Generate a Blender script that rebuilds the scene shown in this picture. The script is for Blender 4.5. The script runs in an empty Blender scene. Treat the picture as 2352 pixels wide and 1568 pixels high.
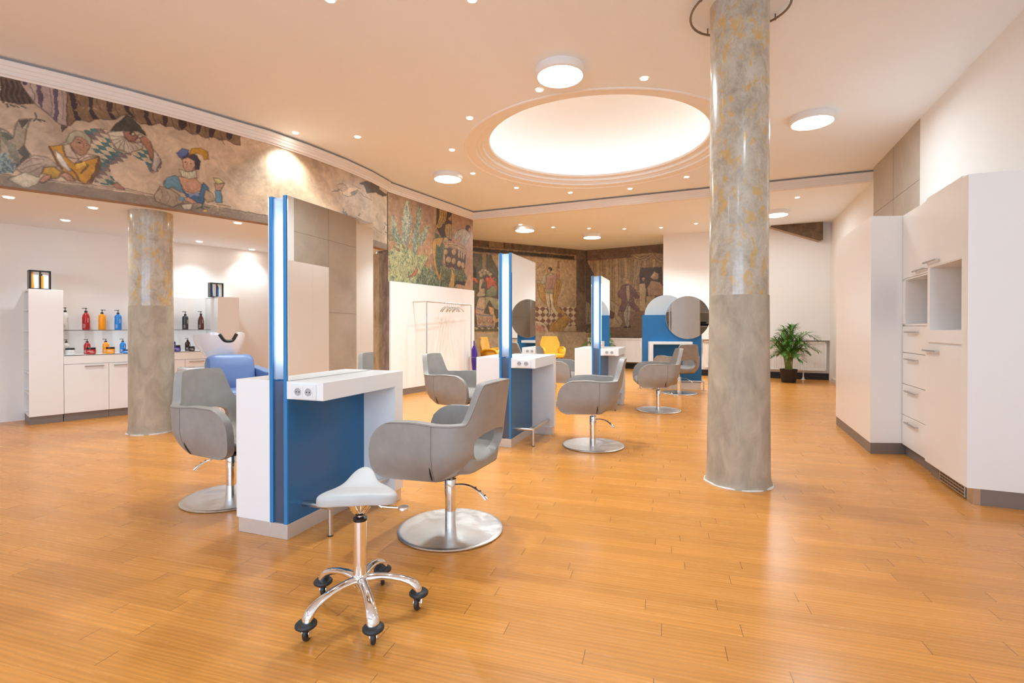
import bpy, bmesh, math, random
import numpy as np
from mathutils import Vector, Matrix
random.seed(7)
S = bpy.context.scene
COL = S.collection
R = math.radians

# ---------------------------------------------------------------- camera
cam_d = bpy.data.cameras.new('camera')
cam_d.sensor_width = 36.0
cam_d.lens = 36.0 * 1136.0 / 2352.0
cam_d.shift_y = -24.8 / 2352.0
cam_d.clip_start = 0.05
cam_d.clip_end = 200
cam = bpy.data.objects.new('camera', cam_d)
COL.objects.link(cam)
cam.location = (0, 0, 1.2)
cam.rotation_euler = (R(90 - 0.3716), 0, 0)
S.camera = cam

# ---------------------------------------------------------------- colour management
S.view_settings.view_transform = 'Standard'
S.view_settings.look = 'None'
S.view_settings.gamma = 1.0
S.view_settings.use_curve_mapping = False
S.view_settings.exposure = 0.93
try:
    S.cycles.use_denoising = True
    S.cycles.max_bounces = 8
    S.cycles.use_adaptive_sampling = True
    S.cycles.adaptive_threshold = 0.02
    S.cycles.diffuse_bounces = 6
    S.cycles.glossy_bounces = 5
    S.cycles.sample_clamp_indirect = 6.0
    S.cycles.caustics_reflective = False
    S.cycles.caustics_refractive = False
except Exception:
    pass

# ---------------------------------------------------------------- world: overcast daylight seen through the shop windows
W = bpy.data.worlds.new('world')
S.world = W
W.use_nodes = True
bg = W.node_tree.nodes['Background']
bg.inputs[0].default_value = (0.78, 0.88, 1.0, 1)
bg.inputs[1].default_value = 1.4

DAY = (0.36, 0.67, 1.0)
WARM = (0.82, 0.945, 1.0)
NEUT = (1.0, 0.955, 0.90)


def area(name, loc, rot, sx, sy, power, color, spread=180):
    l = bpy.data.lights.new(name, 'AREA')
    l.shape = 'RECTANGLE'
    l.size, l.size_y = sx, sy
    l.energy = power
    l.color = color
    l.spread = R(spread)
    o = bpy.data.objects.new(name, l)
    COL.objects.link(o)
    o.location = loc
    o.rotation_euler = rot
    return o


# daylight entering through the shop-front windows behind the camera
for i, (x, p) in enumerate(((-5.2, 34), (-2.6, 34), (-0.2, 34))):
    area('window_daylight', (x, -3.42, 1.65), (R(90), 0, 0), 2.0, 2.3, p, DAY)

# the hall's further ceiling lamps, above and behind the viewpoint
for x, y, p in ((1.5, 0.4, 14), (-4.6, 0.6, 18), (-1.2, -1.9, 18)):
    l_ = area('ceiling_lamp_light', (x, y, 3.60), (0, 0, 0), .42, .42, p, (0.76, 0.925, 1.0))
    l_.data.shape = 'DISK'

# ---------------------------------------------------------------- materials


def nt(name):
    m = bpy.data.materials.new(name)
    m.use_nodes = True
    t = m.node_tree
    return m, t, t.nodes['Principled BSDF']


def pbr(name, col, rough=0.5, metal=0.0, bump=0.0, bscale=60.0, mottle=0.0, mscale=6.0, coat=0.0, spec=None, emit=None, es=0.0, stretch=(1, 1, 1)):
    m, t, b = nt(name)
    b.inputs['Base Color'].default_value = (*col, 1)
    b.inputs['Roughness'].default_value = rough
    b.inputs['Metallic'].default_value = metal
    if coat:
        b.inputs['Coat Weight'].default_value = coat
        b.inputs['Coat Roughness'].default_value = 0.08
    if spec is not None:
        b.inputs['Specular IOR Level'].default_value = spec
    if emit:
        b.inputs['Emission Color'].default_value = (*emit, 1)
        b.inputs['Emission Strength'].default_value = es
    N, L = t.nodes, t.links
    if bump or mottle:
        tc = N.new('ShaderNodeTexCoord')
        mp = N.new('ShaderNodeMapping')
        mp.inputs['Scale'].default_value = stretch
        L.new(tc.outputs['Object'], mp.inputs['Vector'])
    if mottle:
        n = N.new('ShaderNodeTexNoise')
        n.inputs['Scale'].default_value = mscale
        n.inputs['Detail'].default_value = 6
        n.inputs['Roughness'].default_value = 0.6
        L.new(mp.outputs[0], n.inputs['Vector'])
        mr = N.new('ShaderNodeMapRange')
        mr.inputs['From Min'].default_value = 0.3
        mr.inputs['From Max'].default_value = 0.7
        mr.inputs['To Min'].default_value = 1 - mottle
        mr.inputs['To Max'].default_value = 1 + mottle * 0.6
        L.new(n.outputs['Fac'], mr.inputs['Value'])
        mx = N.new('ShaderNodeMix')
        mx.data_type = 'RGBA'
        mx.blend_type = 'MULTIPLY'
        mx.inputs['Factor'].default_value = 1
        mx.inputs[6].default_value = (*col, 1)
        L.new(mr.outputs[0], mx.inputs[7])
        L.new(mx.outputs[2], b.inputs['Base Color'])
    if bump:
        n2 = N.new('ShaderNodeTexNoise')
        n2.inputs['Scale'].default_value = bscale
        n2.inputs['Detail'].default_value = 4
        L.new(mp.outputs[0], n2.inputs['Vector'])
        bp = N.new('ShaderNodeBump')
        bp.inputs['Strength'].default_value = bump
        bp.inputs['Distance'].default_value = 0.004
        L.new(n2.outputs['Fac'], bp.inputs['Height'])
        L.new(bp.outputs[0], b.inputs['Normal'])
    return m


def ramp(t, stops):
    r = t.nodes.new('ShaderNodeValToRGB')
    e = r.color_ramp.elements
    while len(e) < len(stops):
        e.new(0.5)
    for k, (p, c) in enumerate(stops):
        e[k].position = p
        e[k].color = (*c, 1)
    return r


def emis(name, col, s):
    m = bpy.data.materials.new(name)
    m.use_nodes = True
    t = m.node_tree
    t.nodes.remove(t.nodes['Principled BSDF'])
    e = t.nodes.new('ShaderNodeEmission')
    e.inputs[0].default_value = (*col, 1)
    e.inputs[1].default_value = s
    t.links.new(e.outputs[0], t.nodes['Material Output'].inputs[0])
    return m


M = {}
M['wall'] = pbr('white_plaster_wall', (0.87, 0.85, 0.825), 0.85, bump=0.05, bscale=120)
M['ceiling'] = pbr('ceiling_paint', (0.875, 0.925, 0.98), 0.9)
M['lowceil'] = pbr('low_ceiling_paint', (0.86, 0.90, 0.945), 0.9)
M['cornice'] = pbr('cornice_plaster', (0.80, 0.76, 0.72), 0.7)
M['gap'] = pbr('shadow_gap_grey', (0.33, 0.31, 0.29), 0.7)
M['white'] = pbr('white_laminate', (0.84, 0.83, 0.82), 0.35, bump=0.02, bscale=200)
M['kwhite'] = pbr('white_cabinet_front', (0.86, 0.84, 0.815), 0.32)
M['pwhite'] = pbr('pure_white_panel', (0.87, 0.865, 0.85), 0.4)
M['plinth'] = pbr('grey_brown_plinth', (0.235, 0.195, 0.17), 0.45, metal=0.25)
M['alu'] = pbr('brushed_aluminium_plinth', (0.72, 0.69, 0.66), 0.42, metal=0.55, mottle=0.08, mscale=40, stretch=(1, 1, 12))
M['steel'] = pbr('brushed_steel', (0.62, 0.60, 0.57), 0.28, metal=1.0)
M['chrome'] = pbr('chrome', (0.86, 0.85, 0.84), 0.06, metal=1.0)
M['handle'] = pbr('satin_handle', (0.50, 0.46, 0.42), 0.35, metal=0.9)
M['blue'] = pbr('blue_laminate', (0.014, 0.138, 0.34), 0.28, bump=0.03, bscale=250)
M['bluef'] = pbr('bright_blue_edge', (0.03, 0.215, 0.50), 0.25)
M['mirror'] = pbr('mirror_glass', (0.93, 0.935, 0.92), 0.0, metal=1.0)
M['mirrorback'] = pbr('mirror_back_grey', (0.52, 0.56, 0.58), 0.4)
M['black'] = pbr('black_plastic', (0.012, 0.011, 0.011), 0.3)
M['rubber'] = pbr('black_rubber', (0.02, 0.02, 0.022), 0.45)
M['stoolseat'] = pbr('stool_leatherette', (0.50, 0.49, 0.475), 0.42, bump=0.12, bscale=450)
M['orange'] = pbr('orange_plastic', (0.95, 0.35, 0.01), 0.25)
M['red'] = pbr('red_plastic', (0.45, 0.018, 0.02), 0.25)
M['bblue'] = pbr('azure_plastic', (0.015, 0.24, 0.72), 0.25)
M['purple'] = pbr('dark_violet_plastic', (0.05, 0.035, 0.30), 0.22)
M['darkgrey'] = pbr('charcoal_plastic', (0.045, 0.048, 0.055), 0.25)
M['brown'] = pbr('dark_brown_plastic', (0.10, 0.025, 0.018), 0.22)
M['amber'] = pbr('black_amber_glass', (0.03, 0.012, 0.008), 0.1)
M['bwhite'] = pbr('white_plastic', (0.80, 0.80, 0.79), 0.3)
M['print'] = pbr('printed_lettering', (0.85, 0.82, 0.80), 0.5)
M['recess'] = pbr('socket_recess_shade_grey', (0.42, 0.42, 0.43), 0.5)  # flat grey that puts the shade of the recess into the colour
M['dprint'] = pbr('grey_lettering', (0.25, 0.25, 0.25), 0.5)
M['basin'] = pbr('white_ceramic', (0.80, 0.80, 0.83), 0.12, coat=0.6)
M['bluevinyl'] = pbr('blue_vinyl', (0.135, 0.215, 0.42), 0.35, bump=0.15, bscale=30)
M['glassedge'] = pbr('dark_glass_edge', (0.03, 0.035, 0.035), 0.15)
M['rad'] = pbr('radiator_enamel', (0.83, 0.80, 0.76), 0.4)
M['baseblack'] = pbr('black_baseboard', (0.012, 0.011, 0.012), 0.5)
M['basewhite'] = pbr('pale_baseboard', (0.75, 0.72, 0.69), 0.5)
M['pot'] = pbr('matt_black_pot', (0.022, 0.017, 0.015), 0.6)
M['soil'] = pbr('potting_soil', (0.05, 0.03, 0.02), 0.95, bump=0.6, bscale=90)
M['leaf'] = pbr('palm_leaf', (0.10, 0.25, 0.045), 0.4, mottle=0.35, mscale=12)
M['leafd'] = pbr('palm_leaf_shaded_kind', (0.10, 0.24, 0.05), 0.42, mottle=0.3, mscale=9)
M['stem'] = pbr('palm_stem', (0.22, 0.27, 0.05), 0.45, mottle=0.3, mscale=20)
M['wood'] = pbr('painted_wood_wedge', (0.16, 0.095, 0.05), 0.7, mottle=0.5, mscale=7)
M['woodedge'] = pbr('wedge_edge', (0.42, 0.31, 0.20), 0.7)
M['cable'] = pbr('brown_tube_loop', (0.22, 0.17, 0.13), 0.35, metal=0.6)
M['hanger'] = pbr('hanger_grey', (0.55, 0.50, 0.45), 0.4, metal=0.4)
M['umbrella'] = pbr('violet_umbrella_cloth', (0.075, 0.03, 0.33), 0.5)
M['ivory'] = pbr('ivory_switch', (0.80, 0.76, 0.66), 0.4)
M['beamsoffit'] = pbr('beam_soffit', (0.36, 0.25, 0.175), 0.8, mottle=0.25, mscale=10)
M['lampring'] = pbr('lamp_housing_white', (0.85, 0.84, 0.83), 0.35)
M['disc'] = emis('lamp_diffuser', (0.78, 0.925, 1.0), 34.0)
M['spot'] = emis('downlight_lens', (1.0, 0.93, 0.84), 45.0)
M['cove'] = emis('led_strip', (0.82, 0.93, 1.0), 6.0)
M['tube'] = emis('fluorescent_tube', (0.93, 0.97, 1.0), 4.0)
M['dome'] = pbr('dome_plaster', (0.86, 0.85, 0.82), 0.9)
M['domering'] = pbr('dome_moulding', (0.90, 0.88, 0.85), 0.7)
M['inner'] = pbr('light_box_inside', (0.62, 0.70, 0.80), 0.4)
M['innerlow'] = pbr('lower_box_inside', (0.16, 0.26, 0.42), 0.4)


def mat_floor():
    m, t, b = nt('wood_strip_floor')
    N, L = t.nodes, t.links

    def mth(op, a, b_=None, c_=None):
        n_ = N.new('ShaderNodeMath'); n_.operation = op
        for i, v in enumerate((a, b_, c_)):
            if v is None:
                continue
            if isinstance(v, (int, float)):
                n_.inputs[i].default_value = v
            else:
                L.new(v, n_.inputs[i])
        return n_.outputs[0]
    tc = N.new('ShaderNodeTexCoord')
    mp = N.new('ShaderNodeMapping')
    mp.inputs['Rotation'].default_value = (0, 0, R(16.6))
    L.new(tc.outputs['Object'], mp.inputs['Vector'])
    sx = N.new('ShaderNodeSeparateXYZ')
    L.new(mp.outputs[0], sx.inputs[0])
    RW, LEN = 0.0835, 1.02
    rowf = mth('DIVIDE', sx.outputs[1], RW)
    row = mth('FLOOR', rowf)
    wn = N.new('ShaderNodeTexWhiteNoise'); wn.noise_dimensions = '1D'
    L.new(row, wn.inputs['W'])
    xs = mth('ADD', sx.outputs[0], mth('MULTIPLY', wn.outputs[0], 7.31))
    u = mth('DIVIDE', xs, LEN)
    board = mth('FLOOR', u)
    cb = N.new('ShaderNodeCombineXYZ'); L.new(board, cb.inputs[0]); L.new(row, cb.inputs[1])
    wb = N.new('ShaderNodeTexWhiteNoise'); wb.noise_dimensions = '2D'
    L.new(cb.outputs[0], wb.inputs['Vector'])
    joint = mth('LESS_THAN', mth('FRACT', u), 0.0024 / LEN)
    seam = mth('LESS_THAN', mth('FRACT', rowf), 0.0012 / RW)
    line = mth('MAXIMUM', mth('MULTIPLY', joint, 0.9), mth('MULTIPLY', seam, 0.30))
    # grain running along the strip
    gx = N.new('ShaderNodeCombineXYZ')
    L.new(mth('ADD', xs, mth('MULTIPLY', wb.outputs[0], 13.0)), gx.inputs[0]); L.new(sx.outputs[1], gx.inputs[1])
    gm = N.new('ShaderNodeMapping'); gm.inputs['Scale'].default_value = (1.3, 34, 1)
    L.new(gx.outputs[0], gm.inputs['Vector'])
    g = N.new('ShaderNodeTexNoise')
    g.inputs['Scale'].default_value = 1.6; g.inputs['Detail'].default_value = 6; g.inputs['Roughness'].default_value = 0.6; g.inputs['Distortion'].default_value = 0.7
    L.new(gm.outputs[0], g.inputs['Vector'])
    rg = ramp(t, [(0.26, (0.52, 0.200, 0.032)), (0.45, (0.61, 0.245, 0.043)), (0.60, (0.635, 0.262, 0.050)), (0.78, (0.70, 0.315, 0.070))])
    L.new(g.outputs['Fac'], rg.inputs[0])
    # cathedral figure
    wm = N.new('ShaderNodeMapping'); wm.inputs['Scale'].default_value = (1.0, 8.0, 1)
    L.new(gx.outputs[0], wm.inputs['Vector'])
    wv = N.new('ShaderNodeTexWave'); wv.bands_direction = 'Y'
    wv.inputs['Scale'].default_value = 1.9; wv.inputs['Distortion'].default_value = 9.0; wv.inputs['Detail'].default_value = 1.5; wv.inputs['Detail Scale'].default_value = 0.7
    L.new(wm.outputs[0], wv.inputs['Vector'])
    mw = mth('ADD', mth('MULTIPLY', wv.outputs['Fac'], 0.15), 0.90)
    bv = mth('ADD', mth('MULTIPLY', wb.outputs[0], 0.17), 0.915)
    m1 = N.new('ShaderNodeMix'); m1.data_type = 'RGBA'; m1.blend_type = 'MULTIPLY'; m1.inputs['Factor'].default_value = 1
    L.new(rg.outputs[0], m1.inputs[6]); L.new(mth('MULTIPLY', mw, bv), m1.inputs[7])
    m3 = N.new('ShaderNodeMix'); m3.data_type = 'RGBA'
    L.new(line, m3.inputs['Factor']); L.new(m1.outputs[2], m3.inputs[6])
    m3.inputs[7].default_value = (0.10, 0.038, 0.012, 1)
    L.new(m3.outputs[2], b.inputs['Base Color'])
    rr = N.new('ShaderNodeMapRange'); rr.inputs['To Min'].default_value = 0.20; rr.inputs['To Max'].default_value = 0.32
    L.new(g.outputs['Fac'], rr.inputs['Value']); L.new(rr.outputs[0], b.inputs['Roughness'])
    bp = N.new('ShaderNodeBump'); bp.inputs['Strength'].default_value = 0.06; bp.inputs['Distance'].default_value = 0.002
    L.new(g.outputs['Fac'], bp.inputs['Height']); L.new(bp.outputs[0], b.inputs['Normal'])
    return m


M['floor'] = mat_floor()


def mat_concrete(name, c1, c2, c3, seams=False, sc=1.6, rough=0.8, streak=(1, 1, 1), bump=0.12):
    m, t, b = nt(name)
    N, L = t.nodes, t.links
    tc = N.new('ShaderNodeTexCoord')
    mp = N.new('ShaderNodeMapping')
    mp.inputs['Scale'].default_value = streak
    L.new(tc.outputs['Object'], mp.inputs['Vector'])
    n = N.new('ShaderNodeTexNoise')
    n.inputs['Scale'].default_value = sc
    n.inputs['Detail'].default_value = 9
    n.inputs['Roughness'].default_value = 0.62
    n.inputs['Distortion'].default_value = 0.5
    L.new(mp.outputs[0], n.inputs['Vector'])
    r = ramp(t, [(0.30, c1), (0.52, c2), (0.72, c3)])
    L.new(n.outputs['Fac'], r.inputs[0])
    L.new(r.outputs[0], b.inputs['Base Color'])
    b.inputs['Roughness'].default_value = rough
    bp = N.new('ShaderNodeBump')
    bp.inputs['Strength'].default_value = bump
    bp.inputs['Distance'].default_value = 0.01
    L.new(n.outputs['Fac'], bp.inputs['Height'])
    L.new(bp.outputs[0], b.inputs['Normal'])
    return m


M['concrete'] = mat_concrete('cast_concrete', (0.44, 0.385, 0.32), (0.53, 0.47, 0.395), (0.60, 0.53, 0.45), sc=1.1, bump=0.05)
M['render_low'] = mat_concrete('ochre_grey_render', (0.30, 0.235, 0.16), (0.38, 0.30, 0.215), (0.46, 0.38, 0.28), sc=2.5)
M['colplaster'] = mat_concrete('trowelled_column_plaster', (0.31, 0.265, 0.20), (0.43, 0.37, 0.285), (0.55, 0.48, 0.375), sc=4.2, rough=0.62, streak=(1.6, 1.6, 0.8), bump=0.25)
M['jambdark'] = mat_concrete('dark_stone_jamb', (0.15, 0.105, 0.08), (0.26, 0.19, 0.16), (0.40, 0.31, 0.27), sc=9, streak=(1, 1, .5))
M['jambochre'] = mat_concrete('ochre_stone_jamb', (0.38, 0.27, 0.12), (0.52, 0.41, 0.25), (0.66, 0.55, 0.39), sc=8, streak=(1, 1, .5))


def mat_column():
    m, t, b = nt('gilded_stucco_column')
    N, L = t.nodes, t.links
    tc = N.new('ShaderNodeTexCoord')
    mp = N.new('ShaderNodeMapping'); mp.inputs['Scale'].default_value = (2.6, 2.6, 1.9)
    L.new(tc.outputs['Object'], mp.inputs['Vector'])
    n = N.new('ShaderNodeTexNoise')
    n.inputs['Scale'].default_value = 2.2; n.inputs['Detail'].default_value = 10; n.inputs['Roughness'].default_value = 0.78; n.inputs['Distortion'].default_value = 0.35
    L.new(mp.outputs[0], n.inputs['Vector'])
    r = ramp(t, [(0.30, (0.28, 0.235, 0.175)), (0.46, (0.45, 0.39, 0.305)), (0.58, (0.54, 0.485, 0.40)), (0.74, (0.62, 0.57, 0.48))])
    L.new(n.outputs['Fac'], r.inputs[0])
    g = N.new('ShaderNodeTexNoise')
    mp2 = N.new('ShaderNodeMapping'); mp2.inputs['Scale'].default_value = (7, 7, 4.0); mp2.inputs['Location'].default_value = (3, 1, 5)
    L.new(tc.outputs['Object'], mp2.inputs['Vector']); L.new(mp2.outputs[0], g.inputs['Vector'])
    g.inputs['Scale'].default_value = 1.9; g.inputs['Detail'].default_value = 5; g.inputs['Roughness'].default_value = 0.6; g.inputs['Distortion'].default_value = 0.6
    gr = ramp(t, [(0.53, (0, 0, 0)), (0.60, (1, 1, 1))])
    L.new(g.outputs['Fac'], gr.inputs[0])
    gm = N.new('ShaderNodeMath'); gm.operation = 'MULTIPLY'; gm.inputs[1].default_value = 0.7
    L.new(gr.outputs[0], gm.inputs[0])
    mx = N.new('ShaderNodeMix'); mx.data_type = 'RGBA'
    mx.inputs[7].default_value = (0.60, 0.37, 0.09, 1)
    L.new(gm.outputs[0], mx.inputs['Factor']); L.new(r.outputs[0], mx.inputs[6])
    # fine dark cracks
    v = N.new('ShaderNodeTexVoronoi'); v.feature = 'DISTANCE_TO_EDGE'; v.inputs['Scale'].default_value = 6.0
    nd = N.new('ShaderNodeMapping'); nd.inputs['Scale'].default_value = (1, 1, 1.7)
    wv = N.new('ShaderNodeVectorMath'); wv.operation = 'MULTIPLY_ADD'
    wv.inputs[1].default_value = (0.55, 0.55, 0.55)
    L.new(n.outputs['Color'], wv.inputs[0]); L.new(tc.outputs['Object'], wv.inputs[2])
    L.new(wv.outputs[0], nd.inputs['Vector']); L.new(nd.outputs[0], v.inputs['Vector'])
    cr = ramp(t, [(0.0, (1, 1, 1)), (0.02, (0, 0, 0))])
    L.new(v.outputs['Distance'], cr.inputs[0])
    cm = N.new('ShaderNodeMath'); cm.operation = 'MULTIPLY'
    L.new(cr.outputs[0], cm.inputs[0]); L.new(g.outputs['Fac'], cm.inputs[1])
    mx2 = N.new('ShaderNodeMix'); mx2.data_type = 'RGBA'
    mx2.inputs[7].default_value = (0.17, 0.13, 0.085, 1)
    L.new(cm.outputs[0], mx2.inputs['Factor']); L.new(mx.outputs[2], mx2.inputs[6])
    L.new(mx2.outputs[2], b.inputs['Base Color'])
    b.inputs['Roughness'].default_value = 0.24
    b.inputs['Coat Weight'].default_value = 0.5
    b.inputs['Coat Roughness'].default_value = 0.12
    bp = N.new('ShaderNodeBump'); bp.inputs['Strength'].default_value = 0.22; bp.inputs['Distance'].default_value = 0.006
    L.new(n.outputs['Fac'], bp.inputs['Height']); L.new(bp.outputs[0], b.inputs['Normal'])
    return m


M['column'] = mat_column()
M['vinyl'] = pbr('grey_leatherette', (0.31, 0.285, 0.26), 0.42, mottle=0.10, mscale=11, bump=0.05, bscale=200)


M['seam'] = pbr('stitched_seam', (0.13, 0.115, 0.10), 0.6)


def mat_plate():
    m, t, b = nt('scoured_steel_disc')
    N, L = t.nodes, t.links
    tc = N.new('ShaderNodeTexCoord')
    n = N.new('ShaderNodeTexNoise'); n.inputs['Scale'].default_value = 14; n.inputs['Detail'].default_value = 3; n.inputs['Distortion'].default_value = 0.8
    L.new(tc.outputs['Object'], n.inputs['Vector'])
    mr = N.new('ShaderNodeMapRange'); mr.inputs['From Min'].default_value = 0.35; mr.inputs['From Max'].default_value = 0.65
    mr.inputs['To Min'].default_value = 0.30; mr.inputs['To Max'].default_value = 0.46
    L.new(n.outputs['Fac'], mr.inputs['Value']); L.new(mr.outputs[0], b.inputs['Roughness'])
    b.inputs['Base Color'].default_value = (0.72, 0.705, 0.68, 1)
    b.inputs['Metallic'].default_value = 1
    bp = N.new('ShaderNodeBump'); bp.inputs['Strength'].default_value = 0.25; bp.inputs['Distance'].default_value = 0.003
    L.new(n.outputs['Fac'], bp.inputs['Height']); L.new(bp.outputs[0], b.inputs['Normal'])
    return m


M['plate'] = mat_plate()


def mat_frost(name, transp, col):
    m = bpy.data.materials.new(name)
    m.use_nodes = True
    t = m.node_tree
    N, L = t.nodes, t.links
    N.remove(N['Principled BSDF'])
    a = N.new('ShaderNodeBsdfTranslucent'); a.inputs[0].default_value = (*col, 1)
    tr = N.new('ShaderNodeBsdfTransparent'); tr.inputs[0].default_value = (0.95, 0.98, 1, 1)
    g = N.new('ShaderNodeBsdfGlossy'); g.inputs['Roughness'].default_value = 0.12
    d = N.new('ShaderNodeBsdfDiffuse'); d.inputs[0].default_value = (*col, 1)
    x0 = N.new('ShaderNodeMixShader'); x0.inputs[0].default_value = 0.25
    L.new(a.outputs[0], x0.inputs[1]); L.new(d.outputs[0], x0.inputs[2])
    x = N.new('ShaderNodeMixShader'); x.inputs[0].default_value = transp
    L.new(x0.outputs[0], x.inputs[1]); L.new(tr.outputs[0], x.inputs[2])
    y = N.new('ShaderNodeMixShader'); y.inputs[0].default_value = 0.07
    L.new(x.outputs[0], y.inputs[1]); L.new(g.outputs[0], y.inputs[2])
    L.new(y.outputs[0], N['Material Output'].inputs[0])
    return m


M['frost'] = mat_frost('frosted_diffuser', 0.55, (0.86, 0.90, 0.95))
M['frostlow'] = mat_frost('tinted_lower_pane', 0.45, (0.26, 0.38, 0.55))
M['clear'] = mat_frost('clear_glass', 0.93, (0.9, 0.93, 0.93))


def mat_quilt():
    m, t, b = nt('mustard_velvet_quilted')
    N, L = t.nodes, t.links
    tc = N.new('ShaderNodeTexCoord')
    sp = N.new('ShaderNodeSeparateXYZ'); L.new(tc.outputs['Object'], sp.inputs[0])
    hs = []
    for sgn in (1, -1):
        a = N.new('ShaderNodeMath'); a.operation = 'MULTIPLY'; a.inputs[1].default_value = 1.6 * sgn
        L.new(sp.outputs[0], a.inputs[0])
        s = N.new('ShaderNodeMath'); s.operation = 'ADD'; L.new(a.outputs[0], s.inputs[0]); L.new(sp.outputs[2], s.inputs[1])
        k = N.new('ShaderNodeMath'); k.operation = 'MULTIPLY'; k.inputs[1].default_value = math.pi / 0.085
        L.new(s.outputs[0], k.inputs[0])
        q = N.new('ShaderNodeMath'); q.operation = 'SINE'; L.new(k.outputs[0], q.inputs[0])
        ab = N.new('ShaderNodeMath'); ab.operation = 'ABSOLUTE'; L.new(q.outputs[0], ab.inputs[0])
        hs.append(ab)
    mn = N.new('ShaderNodeMath'); mn.operation = 'MINIMUM'
    L.new(hs[0].outputs[0], mn.inputs[0]); L.new(hs[1].outputs[0], mn.inputs[1])
    r = ramp(t, [(0.0, (0.45, 0.20, 0.01)), (0.22, (0.80, 0.42, 0.03))])
    L.new(mn.outputs[0], r.inputs[0]); L.new(r.outputs[0], b.inputs['Base Color'])
    bp = N.new('ShaderNodeBump'); bp.inputs['Strength'].default_value = 0.5; bp.inputs['Distance'].default_value = 0.01
    L.new(mn.outputs[0], bp.inputs['Height']); L.new(bp.outputs[0], b.inputs['Normal'])
    b.inputs['Roughness'].default_value = 0.55
    b.inputs['Sheen Weight'].default_value = 0.4
    return m


M['quilt'] = mat_quilt()
M['mustard'] = pbr('mustard_velvet', (0.80, 0.42, 0.03), 0.55)


def mat_mural():
    m, t, b = nt('painted_fresco')
    N, L = t.nodes, t.links
    at = N.new('ShaderNodeAttribute'); at.attribute_name = 'paint'
    tc = N.new('ShaderNodeTexCoord')
    n = N.new('ShaderNodeTexNoise'); n.inputs['Scale'].default_value = 5.0; n.inputs['Detail'].default_value = 9; n.inputs['Roughness'].default_value = 0.68; n.inputs['Distortion'].default_value = 1.4
    L.new(tc.outputs['Object'], n.inputs['Vector'])
    mr = N.new('ShaderNodeMapRange'); mr.inputs['From Min'].default_value = 0.3; mr.inputs['From Max'].default_value = 0.7
    mr.inputs['To Min'].default_value = 0.72; mr.inputs['To Max'].default_value = 1.22
    L.new(n.outputs['Fac'], mr.inputs['Value'])
    mx = N.new('ShaderNodeMix'); mx.data_type = 'RGBA'; mx.blend_type = 'MULTIPLY'; mx.inputs['Factor'].default_value = 1
    L.new(at.outputs['Color'], mx.inputs[6]); L.new(mr.outputs[0], mx.inputs[7])
    L.new(mx.outputs[2], b.inputs['Base Color'])
    b.inputs['Roughness'].default_value = 0.48
    bp = N.new('ShaderNodeBump'); bp.inputs['Strength'].default_value = 0.25; bp.inputs['Distance'].default_value = 0.008
    L.new(n.outputs['Fac'], bp.inputs['Height']); L.new(bp.outputs[0], b.inputs['Normal'])
    return m


M['mural'] = mat_mural()

# ---------------------------------------------------------------- mesh helpers


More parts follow.
